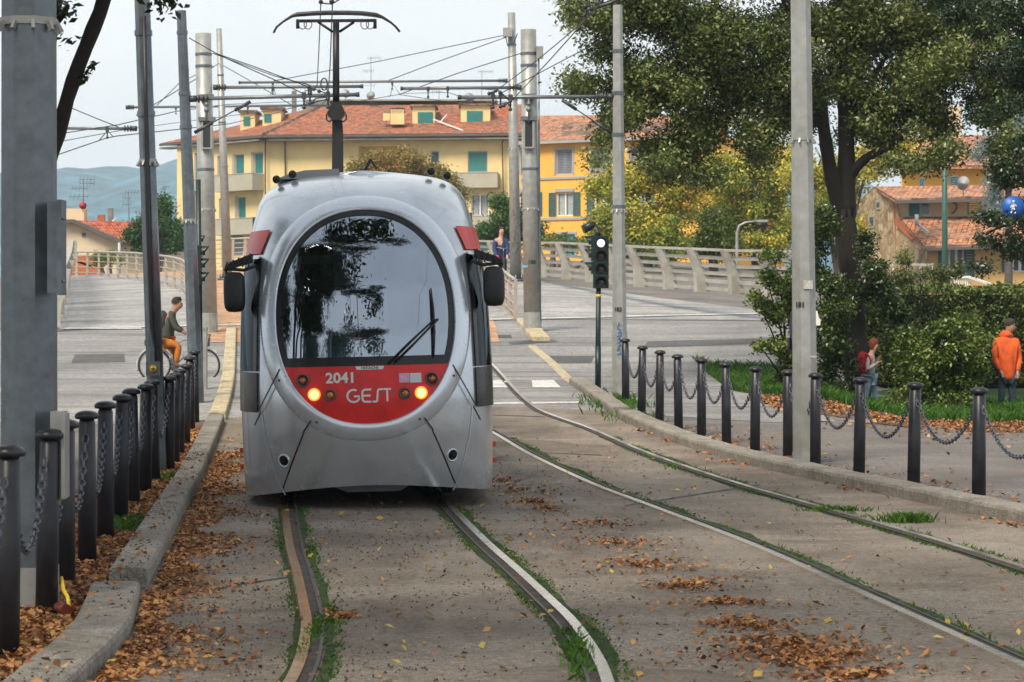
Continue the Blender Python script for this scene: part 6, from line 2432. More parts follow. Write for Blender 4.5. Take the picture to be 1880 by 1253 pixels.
far_tree('green_tree', 'dark green tree behind the navy jacket cyclist', 928, 112,
         [(930, 400, 30, 36, 0), (905, 425, 28, 24, 0), (960, 420, 26, 40, 0), (915, 372, 14, 14, 0), (985, 430, 22, 22, 0)], 13000, .16, LM['green'], per=12, spread=.18)
far_tree('green_tree', 'dense green tree beside the cream house with the red roof', 285, 135,
         [(295, 415, 36, 48, 0), (255, 435, 28, 34, 0), (318, 440, 28, 30, 0), (300, 378, 16, 20, 0), (330, 425, 18, 24, 0)], 17000, .17, LM['green'], per=12, spread=.2)
far_tree('small_tree', 'small sparse tree low behind the walkway handrail', 200, 124,
         [(200, 475, 24, 16, 0), (180, 482, 14, 12, 0)], 1500, .13, LM['olive'], per=8, spread=.15)
far_tree('bush', 'low green bush line behind the slatted parapet', 1010, 100,
         [(1015, 447, 26, 10, 0), (1060, 452, 30, 9, 0), (1150, 462, 40, 12, 0), (1220, 468, 40, 14, 0)], 5000, .14, LM['olive'], per=10, spread=.15)
# cedar
x = W(1850, 0, 82).x
tree('cedar_tree', 'blue grey cedar standing in front of the ochre house', 'tree', (x, 82, 0), [([Vector((x, 82, 0)), W(1852, 400, 82), W(1850, 250, 82), W(1855, 150, 82)], [.2, .14, .1, .03]), (P3([(1850, 300, 0), (1820, 290, 0), (1790, 275, 0)], 82), [.05, .03, .01]), (P3([(1851, 380, 0), (1835, 360, 0), (1815, 330, 0)], 82), [.05, .03, .01])],
     [blob(a, b, rx, ry, 82, .8) for a, b, rx, ry in ((1850, 220, 40, 34), (1825, 265, 34, 20), (1800, 282, 22, 12), (1835, 320, 34, 26), (1818, 360, 20, 26), (1845, 390, 30, 26), (1870, 280, 26, 60), (1880, 190, 30, 30), (1815, 405, 14, 12))],
     20000, .12, LM['cedar'], M['bark_grey'], per=14, spread=.12, aspect=.16, sub=9, subr=.38)


# hedge with a clipped top
def box_leaves(n, x0, x1, d0, d1, zt, wob=.12):
    u = RNG.uniform(0, 1, n)
    f = RNG.uniform(0, 1, n)
    X = RNG.uniform(x0, x1, n)
    z = np.where(f < .36, zt + RNG.normal(size=n) * .06, RNG.uniform(.05, 1, n) * zt)
    D = np.where(f < .36, RNG.uniform(d0, d1, n), d0 + RNG.normal(size=n) * wob + .25 * np.sin(X * 2.1) * np.sin(z * 2.6 + X))
    z = z + np.where(f < .36, .09 * np.sin(X * 3.1 + 1) * np.sin(X * 1.27), 0)
    return np.column_stack([X, D, z])


hd = thing('hedge', 'long clipped hedge with a sunlit top behind the walking people', 'hedge', (8.2, 59, 0))
ZH = 2.42
MB().box((15.3, 60.1, ZH / 2 - .05), (14.2, 1.7, ZH - .2)).build('branches', M['bark'], hd)
quads_obj('foliage', leaf_quads(box_leaves(52000, 7.9, 22.5, 59, 61.0, ZH), .095, .55, .7), LM['hedge'], hd)


def shrub(name, label, foot, bl, n, size, lm, stems, group='shrubs in the park', rd=.7, per=14, spread=.09, sub=9, subr=.38, droop=.1, zmin=.02):
    foot = Vector(foot)
    limbs = [([foot + Vector((random.uniform(-.15, .15), random.uniform(-.1, .1), -.03)), (foot + p) / 2 + Vector((0, 0, (p.z) * .15)), p], [.035, .022, .007]) for p in stems]
    return tree(name, label, 'shrub', foot, limbs, [blob(*b, rd) for b in bl], n, size, lm, M['bark'], group, per, spread, .5, droop, zmin, sub, subr, .6, None, 'foliage', 'stem')


shrub('shrub', 'broad glossy shrub between the woman with the red backpack and the man in orange', (W(1725, 0, 46).x, 46, 0),
      [(1725, 650, 82, 60, 46), (1682, 690, 46, 52, 45.6), (1768, 680, 52, 58, 46.2), (1740, 615, 56, 24, 46.4), (1720, 735, 95, 36, 45.6), (1672, 640, 30, 36, 46), (1786, 622, 26, 24, 46.6), (1765, 588, 22, 10, 46.4), (1665, 745, 30, 22, 45.4)],
      32000, .085, LM['shrub'], [W(1720, 620, 46), W(1672, 650, 46), W(1786, 620, 46), (W(1770, 560, 46)), W(1690, 700, 45.7), W(1800, 720, 45.6)])
shrub('shrub', 'loose leafy shrub with sprays reaching over the road beside pole 181', (W(1455, 0, 45).x, 45, 0),
      [(1462, 560, 30, 70, 45), (1440, 520, 30, 26, 44.8), (1415, 510, 24, 14, 44.7), (1400, 560, 18, 16, 44.6), (1425, 575, 28, 22, 44.7), (1430, 640, 26, 26, 44.7), (1400, 638, 14, 10, 44.6), (1440, 700, 30, 40, 44.7), (1420, 735, 28, 22, 44.6), (1460, 640, 30, 90, 45.2), (1420, 470, 24, 10, 44.6), (1385, 545, 10, 8, 44.5)],
      12500, .08, LM['shrub'], [W(1405, 505, 44.7), W(1392, 558, 44.6), W(1395, 636, 44.6), W(1420, 470, 44.6), W(1462, 500, 45), W(1418, 730, 44.6)], per=10, spread=.07, subr=.34)
shrub('ivy_shrub', 'tall dark ivy and shrub growth climbing round the oak trunk', (W(1520, 0, 48).x, 48, 0),
      [(1515, 420, 34, 50, 47.6), (1500, 480, 40, 50, 47.6), (1520, 560, 48, 70, 47.4), (1530, 650, 50, 60, 47.4), (1520, 720, 46, 40, 47.2), (1610, 540, 40, 30, 48.2), (1600, 500, 26, 26, 48.2), (1640, 575, 30, 26, 48.4), (1590, 450, 14, 30, 48.2)],
      26000, .08, LM['ivy'], [W(1515, 440, 48), W(1540, 560, 48), W(1500, 500, 48)])
shrub('shrub', 'thin sprigs poking above the hedge near the white haired man', (W(1690, 0, 57).x, 57, 0),
      [(1680, 508, 56, 12, 57), (1730, 505, 34, 16, 57), (1660, 470, 16, 20, 57), (1760, 495, 14, 14, 57), (1640, 520, 40, 16, 57), (1610, 520, 24, 16, 57)], 4600, .085, LM['oak'], [W(1662, 455, 57), W(1735, 488, 57), W(1690, 490, 57), W(1620, 505, 57)], per=9, spread=.08, subr=.34, rd=.5)
# ================================================================ people and bicycles
M['skin'] = mat('skin', (.52, .30, .21), .55, 0, .08, 12)
M['skin_dark'] = mat('tanned skin', (.36, .19, .12), .55, 0, .08, 12)
CL_ = {}


def cloth(name, col, var=.15):
    if name not in CL_:
        CL_[name] = mat(name, col, .85, 0, max(var, .32), 7, .8, 16)
    return CL_[name]


def skin_mesh(name, verts, edges, radii, m, parent, root=0, sub=1, loc=None):
    """one continuous surface grown round connected bones"""
    me = bpy.data.meshes.new(name)
    off = root_base(parent) if parent is not None else Vector(loc)
    me.from_pydata([tuple(Vector(v) - off) for v in verts], edges, [])
    ob = bpy.data.objects.new(name, me)
    COL.objects.link(ob)
    md = ob.modifiers.new('skin', 'SKIN')
    md.use_smooth_shade = True
    for i, r in enumerate(radii):
        r = r if isinstance(r, tuple) else (r, r)
        me.skin_vertices[0].data[i].radius = r
        me.skin_vertices[0].data[i].use_root = (i == root)
    if sub:
        s = ob.modifiers.new('sub', 'SUBSURF')
        s.levels = s.render_levels = sub
    dg = bpy.context.evaluated_depsgraph_get()
    new = bpy.data.meshes.new_from_object(ob.evaluated_get(dg))
    bpy.data.objects.remove(ob)
    bpy.data.meshes.remove(me)
    new.materials.clear()
    new.materials.append(m)
    new.name = name
    new.polygons.foreach_set('use_smooth', [True] * len(new.polygons))
    o = bpy.data.objects.new(name, new)
    COL.objects.link(o)
    if parent is not None:
        o.parent = parent
    else:
        o.location = loc
    return o


class Bones:
    def __init__(s):
        s.v, s.e, s.r = [], [], []

    def add(s, p, r, prev=None):
        s.v.append(Vector(p))
        s.r.append(r)
        if prev is not None:
            s.e.append((prev, len(s.v) - 1))
        return len(s.v) - 1

    def chain(s, pts, rs, prev):
        for p, r in zip(pts, rs):
            prev = s.add(p, r, prev)
        return prev


def person(label, J, fwd, look, col, group=None, k=1.0):
    """J: joints (world). fwd: body facing, look: head facing. col: materials for garments"""
    fwd, look = Vector(fwd).normalized(), Vector(look).normalized()
    up = Vector((0, 0, 1))
    base = Vector((J['pelvis'].x, J['pelvis'].y, min(J['anL'].z, J['anR'].z) - .08 * k))
    t = thing('person', label, 'person', base, group)
    B = Bones()
    pel, chest, neck, head = J['pelvis'], J['chest'], J['neck'], J['head']
    r0 = B.add(pel, (.135 * k, .115 * k))
    r1 = B.add(pel.lerp(chest, .5), (.125 * k, .105 * k), r0)
    r2 = B.add(chest, (.150 * k, .115 * k), r1)
    r3 = B.add(neck, .056 * k, r2)
    # head: neck, jaw, skull, with a nose on the face
    hu = (head - neck).normalized()
    j = B.add(head - up * .055 * k + look * .015 * k, (.074 * k, .080 * k), r3)
    s_ = B.add(head + up * .02 * k - look * .008 * k, (.090 * k, .105 * k), j)
    B.add(head + up * .085 * k - look * .012 * k, (.066 * k, .075 * k), s_)
    B.add(head - up * .018 * k + look * .118 * k, .012 * k, j)
    for s in 'LR':
        sh, el, wr = J['sh' + s], J['el' + s], J['wr' + s]
        i = B.add(sh, .062 * k, r2)
        i = B.add(sh.lerp(el, .5), .048 * k, i)
        i = B.add(el, .041 * k, i)
        i = B.add(el.lerp(wr, .4), .040 * k, i)
        i = B.add(wr, .026 * k, i)
        # hand: palm, four fingers, thumb from the side of the palm
        d = J.get('hd' + s, (wr - el)).normalized()
        side = d.cross(J.get('hn' + s, up)).normalized()
        nrm = side.cross(d).normalized()
        pm = B.add(wr + d * .05 * k, (.036 * k, .02 * k), i)
        curl = J.get('curl', .6)
        for q, (o, L) in enumerate(((-.028, .068), (-.010, .078), (.009, .072), (.027, .056))):
            a = B.add(wr + d * .088 * k + side * o * k, .0095 * k, pm)
            b = B.add(wr + d * (.088 + L * .45) * k + side * o * k - nrm * L * .25 * curl * k, .0085 * k, a)
            B.add(wr + d * (.088 + L * (.9 - .45 * curl)) * k + side * o * k - nrm * L * .75 * curl * k, .007 * k, b)
        a = B.add(wr + d * .04 * k - side * .042 * k - nrm * .01 * k, .011 * k, pm)
        B.add(wr + d * .075 * k - side * .055 * k - nrm * .03 * curl * k, .0085 * k, a)
        hp, kn, an = J['hp' + s], J['kn' + s], J['an' + s]
        i = B.add(hp, .085 * k, r0)
        i = B.add(hp.lerp(kn, .5), .070 * k, i)
        i = B.add(kn, .053 * k, i)
        i = B.add(kn.lerp(an, .35), .052 * k, i)
        B.add(an, .033 * k, i)
    skin_mesh('body', B.v, B.e, B.r, col.get('skin', M['skin']), t)
    # jacket: torso and sleeves
    if 'jacket' in col:
        B = Bones()
        w_ = col.get('bulk', 1.0)
        hem = pel - (chest - pel).normalized() * col.get('hem', .12) * k
        h0 = B.add(hem, (.185 * k * w_, .155 * k * w_))
        h1 = B.add(pel.lerp(chest, .35), (.175 * k * w_, .150 * k * w_), h0)
        h2 = B.add(chest, (.185 * k * w_, .145 * k * w_), h1)
        h3 = B.add(neck - (neck - chest) * .12, (.085 * k * w_, .08 * k * w_), h2)
        for s in 'LR':
            sh, el, wr = J['sh' + s], J['el' + s], J['wr' + s]
            i = B.add(sh, .080 * k * w_, h2)
            i = B.add(sh.lerp(el, .5), .068 * k * w_, i)
            i = B.add(el, .060 * k * w_, i)
            i = B.add(el.lerp(wr, .5), .055 * k * w_, i)
            B.add(el.lerp(wr, .96), .042 * k * w_, i)
        skin_mesh('jacket', B.v, B.e, B.r, col['jacket'], t, root=1)
        if col.get('hood'):
            MB().lathe([(.10 * k, -.06), (.135 * k, -.02), (.13 * k, .05), (.085 * k, .09)], 14, neck - fwd * .04 * k - up * .02, Matrix.Rotation(.35, 3, Vector((fwd.y, -fwd.x, 0)))).build('hood', col['jacket'], t, fix=False)
    if 'trousers' in col:
        B = Bones()
        h0 = B.add(pel, (.155 * k, .135 * k))
        for s in 'LR':
            hp, kn, an = J['hp' + s], J['kn' + s], J['an' + s]
            i = B.add(hp, .105 * k, h0)
            i = B.add(hp.lerp(kn, .5), .088 * k, i)
            i = B.add(kn, .070 * k, i)
            i = B.add(kn.lerp(an, .4), .068 * k, i)
            B.add(kn.lerp(an, .95), .060 * k, i)
        skin_mesh('trousers', B.v, B.e, B.r, col['trousers'], t)
    for s in 'LR':
        an = J['an' + s]
        f = J.get('toe' + s, fwd)
        f = Vector(f).normalized()
        B = Bones()
        a = B.add(an - f * .03 * k - up * .035 * k, .040 * k)
        a = B.add(an + f * .07 * k - up * .045 * k, (.042 * k, .034 * k), a)
        B.add(an + f * .16 * k - up * .055 * k, (.036 * k, .022 * k), a)
        skin_mesh('shoe', B.v, B.e, B.r, col.get('shoe', M['matblack']), t)
    # hair cap
    if 'hair' in col:
        hair = MB()
        R = Vector(look).to_track_quat('Y', 'Z').to_matrix()
        rows = []
        long_ = col.get('long', .0)
        for a in np.linspace(0, 1, 7):
            row = []
            for q in range(16):
                ph = 2 * PI * q / 16
                front = max(0, math.cos(ph))                     # towards the face
                lim = math.radians(112 + long_ * 50) - front ** .8 * math.radians(58 + long_ * 30)
                th = a * lim
                p = Vector((.100 * math.sin(th) * math.sin(ph), .116 * math.sin(th) * math.cos(ph) - .014, .035 + .108 * math.cos(th))) * k
                if long_ and th > 1.5 and front < .3:
                    p.z -= long_ * .09 * (th - 1.5) * k
                    p.x *= 1.12
                row.append(head + R @ p)
            rows.append(row)
        hair.grid(rows, close=True)
        hair.build('hair', col['hair'], t, fix=False)
    eyes = MB()
    R = Vector(look).to_track_quat('Y', 'Z').to_matrix()
    for sx in (-.031, .031):
        eyes.ball(head + R @ (Vector((sx, .090, .008)) * k), .011 * k, 6, 4)
    eyes.build('eye', M['matblack'], t)
    return t


def jw(d, **px):
    """joints from pixels (px, py, depth offset)"""
    return {a: W(v[0], v[1], d + (v[2] if len(v) > 2 else 0)) for a, v in px.items()}


RIGHT = (1, 0, 0)
# cyclist in ochre trousers, riding to the right
DC = 49
J = jw(DC, pelvis=(305, 627), chest=(311, 588), neck=(320, 571), head=(326, 558), shL=(313, 580, -.17), elL=(322, 602, -.22), wrL=(336, 610, -.2), shR=(314, 580, .17), elR=(324, 601, .2), wrR=(338, 609, .2),
       hpL=(307, 629, -.09), knL=(329, 635, -.1), anL=(323, 668, -.1), hpR=(307, 629, .09), knR=(324, 650, .1), anR=(318, 683, .1))
J['curl'] = 1.0
person('cyclist with dark jacket and ochre trousers bending forward between two poles', J, RIGHT, (1, -.1, -.1),
       dict(jacket=cloth('dark olive jacket', (.045, .045, .035)), trousers=cloth('ochre trousers', (.42, .14, .02)), hair=cloth('dark brown hair', (.025, .015, .01)), hem=.06, shoe=cloth('brown shoe', (.08, .04, .02)), skin=M['skin_dark']))
hdp = W(326, 549, DC)
mb = MB().box(W(328, 548.5, DC) + Vector((0, -.0, .02)), (.07, .17, .035))
tag(mb.build('sunglasses', M['matblack'], loc=hdp), 'dark sunglasses pushed up on the hair of the ochre trousered cyclist', 'sunglasses')
bp = W(299, 590, DC)
mb = MB().ball(bp, (.12, .16, .22), 12, 8)
tag(mb.build('backpack', cloth('dark grey backpack', (.03, .032, .035)), loc=bp), 'dark backpack on the back of the ochre trousered cyclist', 'backpack')


def bicycle(label, rear, front, r, lean=0, basket=True, paint=None, m_tyre=None, hb=None):
    """rear/front: hub positions; built in the plane through both hubs"""
    rear, front = Vector(rear), Vector(front)
    x = (front - rear)
    L = x.length
    x.normalize()
    up = Vector((0, 0, 1))
    n = x.cross(up)
    paint = paint or cloth('pale bicycle paint', (.45, .46, .46))
    t = thing('bicycle', label, 'bicycle', ((rear + front) / 2) - up * r, 'bicycles')
    P = lambda a, b, c=0: rear + x * (a * L) + up * b + n * c
    for h in (rear, front):
        ring = [h + x * ((r - .018) * math.cos(a)) + up * ((r - .018) * math.sin(a)) for a in np.linspace(0, 2 * PI, 37)]
        wl = MB().tube(ring, .019, 6, False).build('wheel', M['black'], t)
        ring = [h + x * ((r - .045) * math.cos(a)) + up * ((r - .045) * math.sin(a)) for a in np.linspace(0, 2 * PI, 37)]
        MB().tube(ring, .010, 5, False).build('rim', M['steel_pale'], wl)
        mb = MB()
        for k in range(18):
            a = 2 * PI * k / 18
            mb.tube([h + n * (.02 if k % 2 else -.02), h + x * ((r - .05) * math.cos(a)) + up * ((r - .05) * math.sin(a))], .0022, 3)
        mb.tube([h - n * .05, h + n * .05], .02, 8)
        mb.build('spokes', M['steel_pale'], wl)
        mg = [h + x * ((r + .02) * math.cos(a)) + up * ((r + .02) * math.sin(a)) for a in np.linspace(math.radians(20 if h == rear else 40), math.radians(200 if h == rear else 150), 18)]
        MB().tube(mg, .018, 5).build('mudguard', paint, t)
    bb, st, hd_ = P(.40, -.03), P(.27, .50), P(.80, .56)
    mb = MB().tube([bb, st], .016, 6).tube([bb, P(.83, .40)], .018, 6).tube([P(.30, .40), hd_], .015, 6).tube([rear, bb], .012, 6).tube([rear, P(.29, .42)], .011, 6).tube([P(.79, .62), P(.84, .36), front], .014, 6)
    mb.build('frame', paint, t)
    mb = MB().tube([st, P(.255, .60)], .013, 6)
    mb.build('seat_post', M['steel'], t)
    sd = MB()
    rows = []
    for k in range(8):
        a = k / 7
        wd = .085 * (1 - a) ** .8 + .02
        rows.append([P(.255 + (.24 * a - .10) / L, .62 + .02 * (1 - a) - .02 * (1 - (c / 3) ** 2 * -1) * abs(c / 3), wd * c / 3) for c in (-3, -2, -1, 0, 1, 2, 3)])
    sd.grid(rows)
    sd.build('saddle', M['matblack'], t, fix=False)
    hb = hb or (.62, .75)
    mb = MB().tube([P(.79, .60), P(.77, .72)], .013, 6)
    mb.tube([P(.62, .73, -.27), P(.72, .76, -.22), P(.78, .72, -.06), P(.78, .72, .06), P(.72, .76, .22), P(.62, .73, .27)], .012, 6)
    mb.build('handlebar', M['steel_pale'], t)
    mb = MB().lathe([(.09, -.006), (.09, .006)], 18, bb, n.to_track_quat('Z', 'Y').to_matrix()).tube([bb - n * .07, bb - n * .07 + up * -.15 + x * .06], .012, 5).tube([bb + n * .07, bb + n * .07 + up * .15 - x * .06], .012, 5)
    mb.box(bb - n * .12 + up * -.16 + x * .06, (.09, .09, .02)).box(bb + n * .12 + up * .15 - x * .06, (.09, .09, .02))
    mb.build('crank', M['steel'], t)
    mb = MB().tube([P(-.02, .36, -.05), P(.26, .38, -.05)], .008, 5).tube([P(-.02, .36, .05), P(.26, .38, .05)], .008, 5).tube([rear, P(-.02, .36, .05)], .007, 5)
    mb.build('carrier', M['steel_pale'], t)
    if basket:
        mb = MB()
        for k in range(9):
            a = k / 8
            mb.tube([P(.88 + .22 * a, .38, -.13), P(.87 + .25 * a, .62, -.16)], .005, 4).tube([P(.88 + .22 * a, .38, .13), P(.87 + .25 * a, .62, .16)], .005, 4)
            mb.tube([P(.88, .38, -.13 + .26 * a), P(.87, .62, -.16 + .32 * a)], .005, 4).tube([P(1.10, .38, -.13 + .26 * a), P(1.12, .62, -.16 + .32 * a)], .005, 4)
        for z, g_ in ((.38, 0), (.46, .01), (.54, .02), (.62, .03)):
            mb.tube([P(.88, z, -.13 - g_), P(1.10 + g_, z, -.13 - g_), P(1.10 + g_, z, .13 + g_), P(.88, z, .13 + g_), P(.88, z, -.13 - g_)], .007, 4, False)
        mb.build('basket', M['steel'], t)
    return t


rb_ = W(284, 671, DC)
fb_ = W(374, 671, DC)
bicycle('pale bicycle with front basket ridden across the road behind the chained bollards', rb_, fb_, .335)

# bearded man in navy jacket riding towards the viewer
DB = 88
gb = GX(922, DB)
J = jw(DB, pelvis=(921, 472), chest=(919, 446, -.12), neck=(920, 433, -.15), head=(921, 424.5, -.18), shL=(909, 442, -.1), elL=(907, 459, -.25), wrL=(913, 471, -.5), shR=(930, 442, -.1), elR=(932, 458, -.25), wrR=(931, 470, -.5),
       hpL=(917, 473), knL=(914, 485, -.4), anL=(916, 501, -.2), hpR=(925, 473), knR=(927, 489, -.35), anR=(926, 506, -.1))
J['curl'] = 1.0
t = person('man in navy jacket riding a bicycle towards the tram by the slim scribbled pole', J, (0, -1, 0), (.1, -1, -.05),
           dict(jacket=cloth('navy jacket', (.02, .035, .11)), trousers=cloth('dark navy trousers', (.02, .022, .04)), hair=cloth('grey brown hair', (.05, .035, .028)), bulk=1.05), k=1.1)
pk_ = W(914, 474, DB - .65)
bicycle('bicycle facing the viewer under the man in the navy jacket', Vector((gb.x, DB + .5, gb.z + .335)), Vector((gb.x + .06, DB - .55, gb.z + .335)), .335, basket=False, paint=cloth('dark bicycle paint', (.05, .05, .055)))
tag(MB().ball(pk_, (.07, .05, .10), 10, 7).build('bag', cloth('pink bag', (.55, .03, .16)), loc=pk_), 'small pink bag hanging at the handlebar of the navy jacket cyclist', 'bag')

# woman with the red backpack
DW = 48.1
J = jw(DW, pelvis=(1595, 694), chest=(1597, 663), neck=(1600, 649), head=(1605, 632), shL=(1597, 657, -.16), elL=(1592, 679, -.2), wrL=(1609, 668, -.22), shR=(1601, 657, .15), elR=(1606, 678, .2), wrR=(1612, 662, .1),
       hpL=(1594, 696, -.08), knL=(1590, 724, -.08), anL=(1586, 749, -.08), hpR=(1598, 696, .08), knR=(1606, 722, .08), anR=(1612, 748, .08))
dz = g1(J['pelvis'].x, DW)
t = person('woman in pale sweater and light jeans with red brown bob walking past the oak', J, RIGHT, (1, -.15, -.1),
           dict(jacket=cloth('pale speckled sweater', (.50, .50, .49), .3), trousers=cloth('light blue jeans', (.20, .30, .40)), hair=cloth('red brown hair', (.16, .035, .015)), long=1.0, hem=.02, bulk=.92, shoe=cloth('pale shoe', (.4, .4, .4))), k=.86)
bp = W(1583.5, 668, DW)
bk_ = thing('backpack', 'bright red backpack on the woman in the pale sweater', 'backpack', bp)
MB().ball(bp, (.115, .15, .245), 14, 10).build('bag', cloth('red backpack', (.46, .012, .018)), bk_)
MB().tube([bp + Vector((.03, -.12, .2)), W(1594, 652, DW - .2), W(1599, 662, DW - .22), W(1594, 682, DW - .2), bp + Vector((.05, -.12, -.18))], .02, 6).build('strap', cloth('red backpack', (.46, .012, .018)), bk_)
mb = MB().tube([W(1607, 631, DW - .06), W(1613.5, 631, DW - .05)], .006, 4).box(W(1613.5, 632, DW - .02), (.012, .1, .035))
tag(mb.build('eyeglasses', M['matblack'], loc=W(1612, 632, DW)), 'dark framed glasses worn by the woman with the red backpack', 'glasses')

# man in the orange hooded jacket
DR = 47
J = jw(DR, pelvis=(1849, 688), chest=(1848, 640), neck=(1849, 615), head=(1855, 598), shL=(1829, 627, -.05), elL=(1827, 660, -.05), wrL=(1838, 682, -.16), shR=(1866, 627, .05), elR=(1871, 660, .02), wrR=(1868, 684, -.12),
       hpL=(1842, 692), knL=(1839, 720, -.03), anL=(1837, 744), hpR=(1856, 692), knR=(1858, 720, -.02), anR=(1859, 747))
person('man in bright orange hooded jacket and dark jeans standing at the hedge', J, (.35, -1, 0), (1, -.25, -.12),
       dict(jacket=cloth('orange jacket', (.62, .09, .012)), trousers=cloth('dark jeans', (.022, .035, .06)), hair=cloth('cropped dark hair', (.03, .022, .018)), hood=True, bulk=1.12, hem=.14, skin=M['skin_dark'], toeL=(.4, -1, 0)))
mb = MB().box(W(1860, 592, DR - .05), (.05, .14, .03))
tag(mb.build('sunglasses', M['matblack'], loc=W(1860, 592, DR)), 'sunglasses on the head of the man in the orange jacket', 'sunglasses')

# white haired man beyond the hedge
DH = 73
gx_ = GX(1599, DH)
z0 = gx_.z
hx = gx_.x
zt = HC - (466 - HY) * DH / F
s_ = (zt - z0) / 1.62
V = lambda a, b, c=0: Vector((hx + a * s_, DH + c * s_, z0 + b * s_))
J = dict(pelvis=V(0, .92), chest=V(0, 1.26), neck=V(0, 1.47), head=V(.01, 1.62), shL=V(-.19, 1.38), elL=V(-.24, 1.12), wrL=V(-.2, .90, -.1), shR=V(.19, 1.38), elR=V(.24, 1.12), wrR=V(.2, .9, -.1), hpL=V(-.09, .9), knL=V(-.1, .5), anL=V(-.1, .09), hpR=V(.09, .9), knR=V(.1, .5), anR=V(.1, .09))
person('white haired man in red shirt and grey jacket beyond the hedge sprigs', J, (-.3, -1, 0), (-.35, -1, -.35),
       dict(jacket=cloth('grey jacket', (.16, .17, .20)), trousers=cloth('grey trousers', (.10, .10, .11)), hair=cloth('white hair', (.62, .62, .60))), k=min(1.15, s_))
MB_ = MB().ball(V(0, 1.30, -.13), (.085 * s_, .05 * s_, .16 * s_), 10, 7)
tag(MB_.build('shirt_front', cloth('red shirt', (.55, .03, .03)), loc=V(0, 1.3)), 'red shirt front of the white haired man', 'shirt')

# person mostly hidden behind pole 181
DP = 42
xw = W(1466, 0, DP).x
V = lambda a, b, c=0: Vector((xw + a, DP + c, g1(xw, DP) + b))
J = dict(pelvis=V(-.02, .95), chest=V(.0, 1.30), neck=V(.04, 1.52), head=V(.07, 1.66), shL=V(-.09, 1.44, -.18), elL=V(-.13, 1.16, -.2), wrL=V(-.08, .93, -.22), shR=V(.0, 1.44, .18), elR=V(.02, 1.16, .2), wrR=V(.08, .94, .18), hpL=V(-.02, .93, -.09), knL=V(-.05, .5, -.09), anL=V(-.12, .09, -.09), hpR=V(-.02, .93, .09), knR=V(.05, .5, .09), anR=V(.06, .09, .09))
person('person in dark navy jacket mostly hidden behind the pole numbered 181', J, RIGHT, (1, 0, 0), dict(jacket=cloth('dark navy jacket', (.018, .02, .04)), trousers=cloth('black trousers', (.012, .012, .016)), hair=cloth('white cap', (.7, .7, .68))))
c = W(1500, 585, DP)
tag(MB().extrude([c + Vector((-.07, 0, .13)), c + Vector((.005, 0, .13)), c + Vector((.03, 0, .02)), c + Vector((.06, 0, -.02)), c + Vector((.055, 0, -.12)), c + Vector((-.07, 0, -.12))], (0, .07, 0)).build('white_paper', M['white'], loc=c), 'white sheet sticking out beside the pole numbered 181', 'paper')
# pale railing near the white haired man
wr = thing('garden_railing', 'pale grey railing between the hedge sprigs and the stone house', 'railing', W(1612, 520, 78))
for a in (1612, 1640, 1668, 1690, 1712):
    MB().tube([W(a, 530, 78), W(a, 487 if a < 1620 else 484, 78)], .04, 6).build('post', M['rail_pale'], wr)
MB().bar(W(1610, 488, 78), W(1640, 489, 78), .08, .08).bar(W(1640, 485, 78), W(1712, 487, 78), .08, .08).build('top_rail', M['rail_pale'], wr)
wf = thing('garden_railing', 'white picket railing under the tall glazed window of the stone house', 'railing', W(1770, 520, 90))
mb = MB().bar(W(1738, 509, 90), W(1778, 509, 90), .06, .08).bar(W(1778, 509, 90), W(1818, 522, 88), .07, .08)
mb.build('top_rail', M['white'], wf)
for k in range(11):
    MB().box(W(1740 + 4 * k, 517, 90.05), (.035, .03, .34)).build('picket', M['white'], wf)
# ================================================================ overhead line
def tubething(name, label, cat, parts, group):
    """parts: list of (part name, material, builder function)"""
    t = thing(name, label, cat, parts[0][2][0], group)
    return t


def arm(label, a, b, r, clampr, brace=None, drops=()):
    a, b = Vector(a), Vector(b)
    t = thing('bracket_arm', label, 'bracket arm', a, 'overhead bracket arms')
    u = (b - a).normalized()
    MB().tube([a, b], r, 10).build('arm_tube', M['tubegrey'], t)
    mb = MB().tube([a - u * .02, a + u * .10], r * 1.7, 10)
    for k in range(3):
        mb.tube([a + u * (.12 + .07 * k), a + u * (.15 + .07 * k)], r * 2.0, 10)
    mb.build('insulator', M['steel_dark'], t)
    MB().tube([b - u * .06, b], r * 1.25, 10).build('end_cap', M['steel_dark'], t)
    if brace:
        p, q = Vector(brace[0]), Vector(brace[1])
        v = (q - p).normalized()
        mb = MB().tube([p, q], .012, 6).tube([p, p + v * .35], .03, 8).tube([q - v * .3, q], .03, 8)
        mb.build('brace', M['steel_dark'], t)
    for c in drops:
        c = Vector(c)
        mb = MB().box(c, (.07, .09, .11)).tube([c, c - Vector((0, 0, .22))], .016, 6).ball(c - Vector((0, 0, .2)), .035, 8, 5)
        mb.build('wire_clamp', M['steel_dark'], t)
    return t


arm('dark bracket arm reaching from the tapered line pole to above the tram roof', W(350, 182, D3), W(660, 174, D3), .034, .06, (W(357, 244, D3), W(460, 187, D3)),
    [W(558, 176, D3), W(602, 175, D3), W(569, 168, D3)])
arm('dark bracket arm reaching from the pole numbered 183 towards the tram', W(1125, 178, D183), W(840, 179, D183), .034, .06, (W(1122, 244, D183), W(1032, 184, D183)),
    [W(905, 176, D183), W(937, 180, D183), W(919, 175, D183)])
arm('grey bracket arm on the portal mast at the cyclist side', W(393, 161, DM), W(667, 159, DM), .042, .07, None, [W(501, 163, DM), W(568, 162, DM)])
arm('grey bracket arm on the portal mast with the grey box', W(957, 161, DM), W(735, 163, DM), .042, .07, None, [W(786, 164, DM), W(822, 163, DM)])
arm('long thin cross arm over the walkway on the slim pole in the brick lane', W(232, 197.5, 98), W(606, 193.5, 98), .05, .07, None, [W(323, 200, 98), W(455, 199, 98), W(522, 200, 98)])
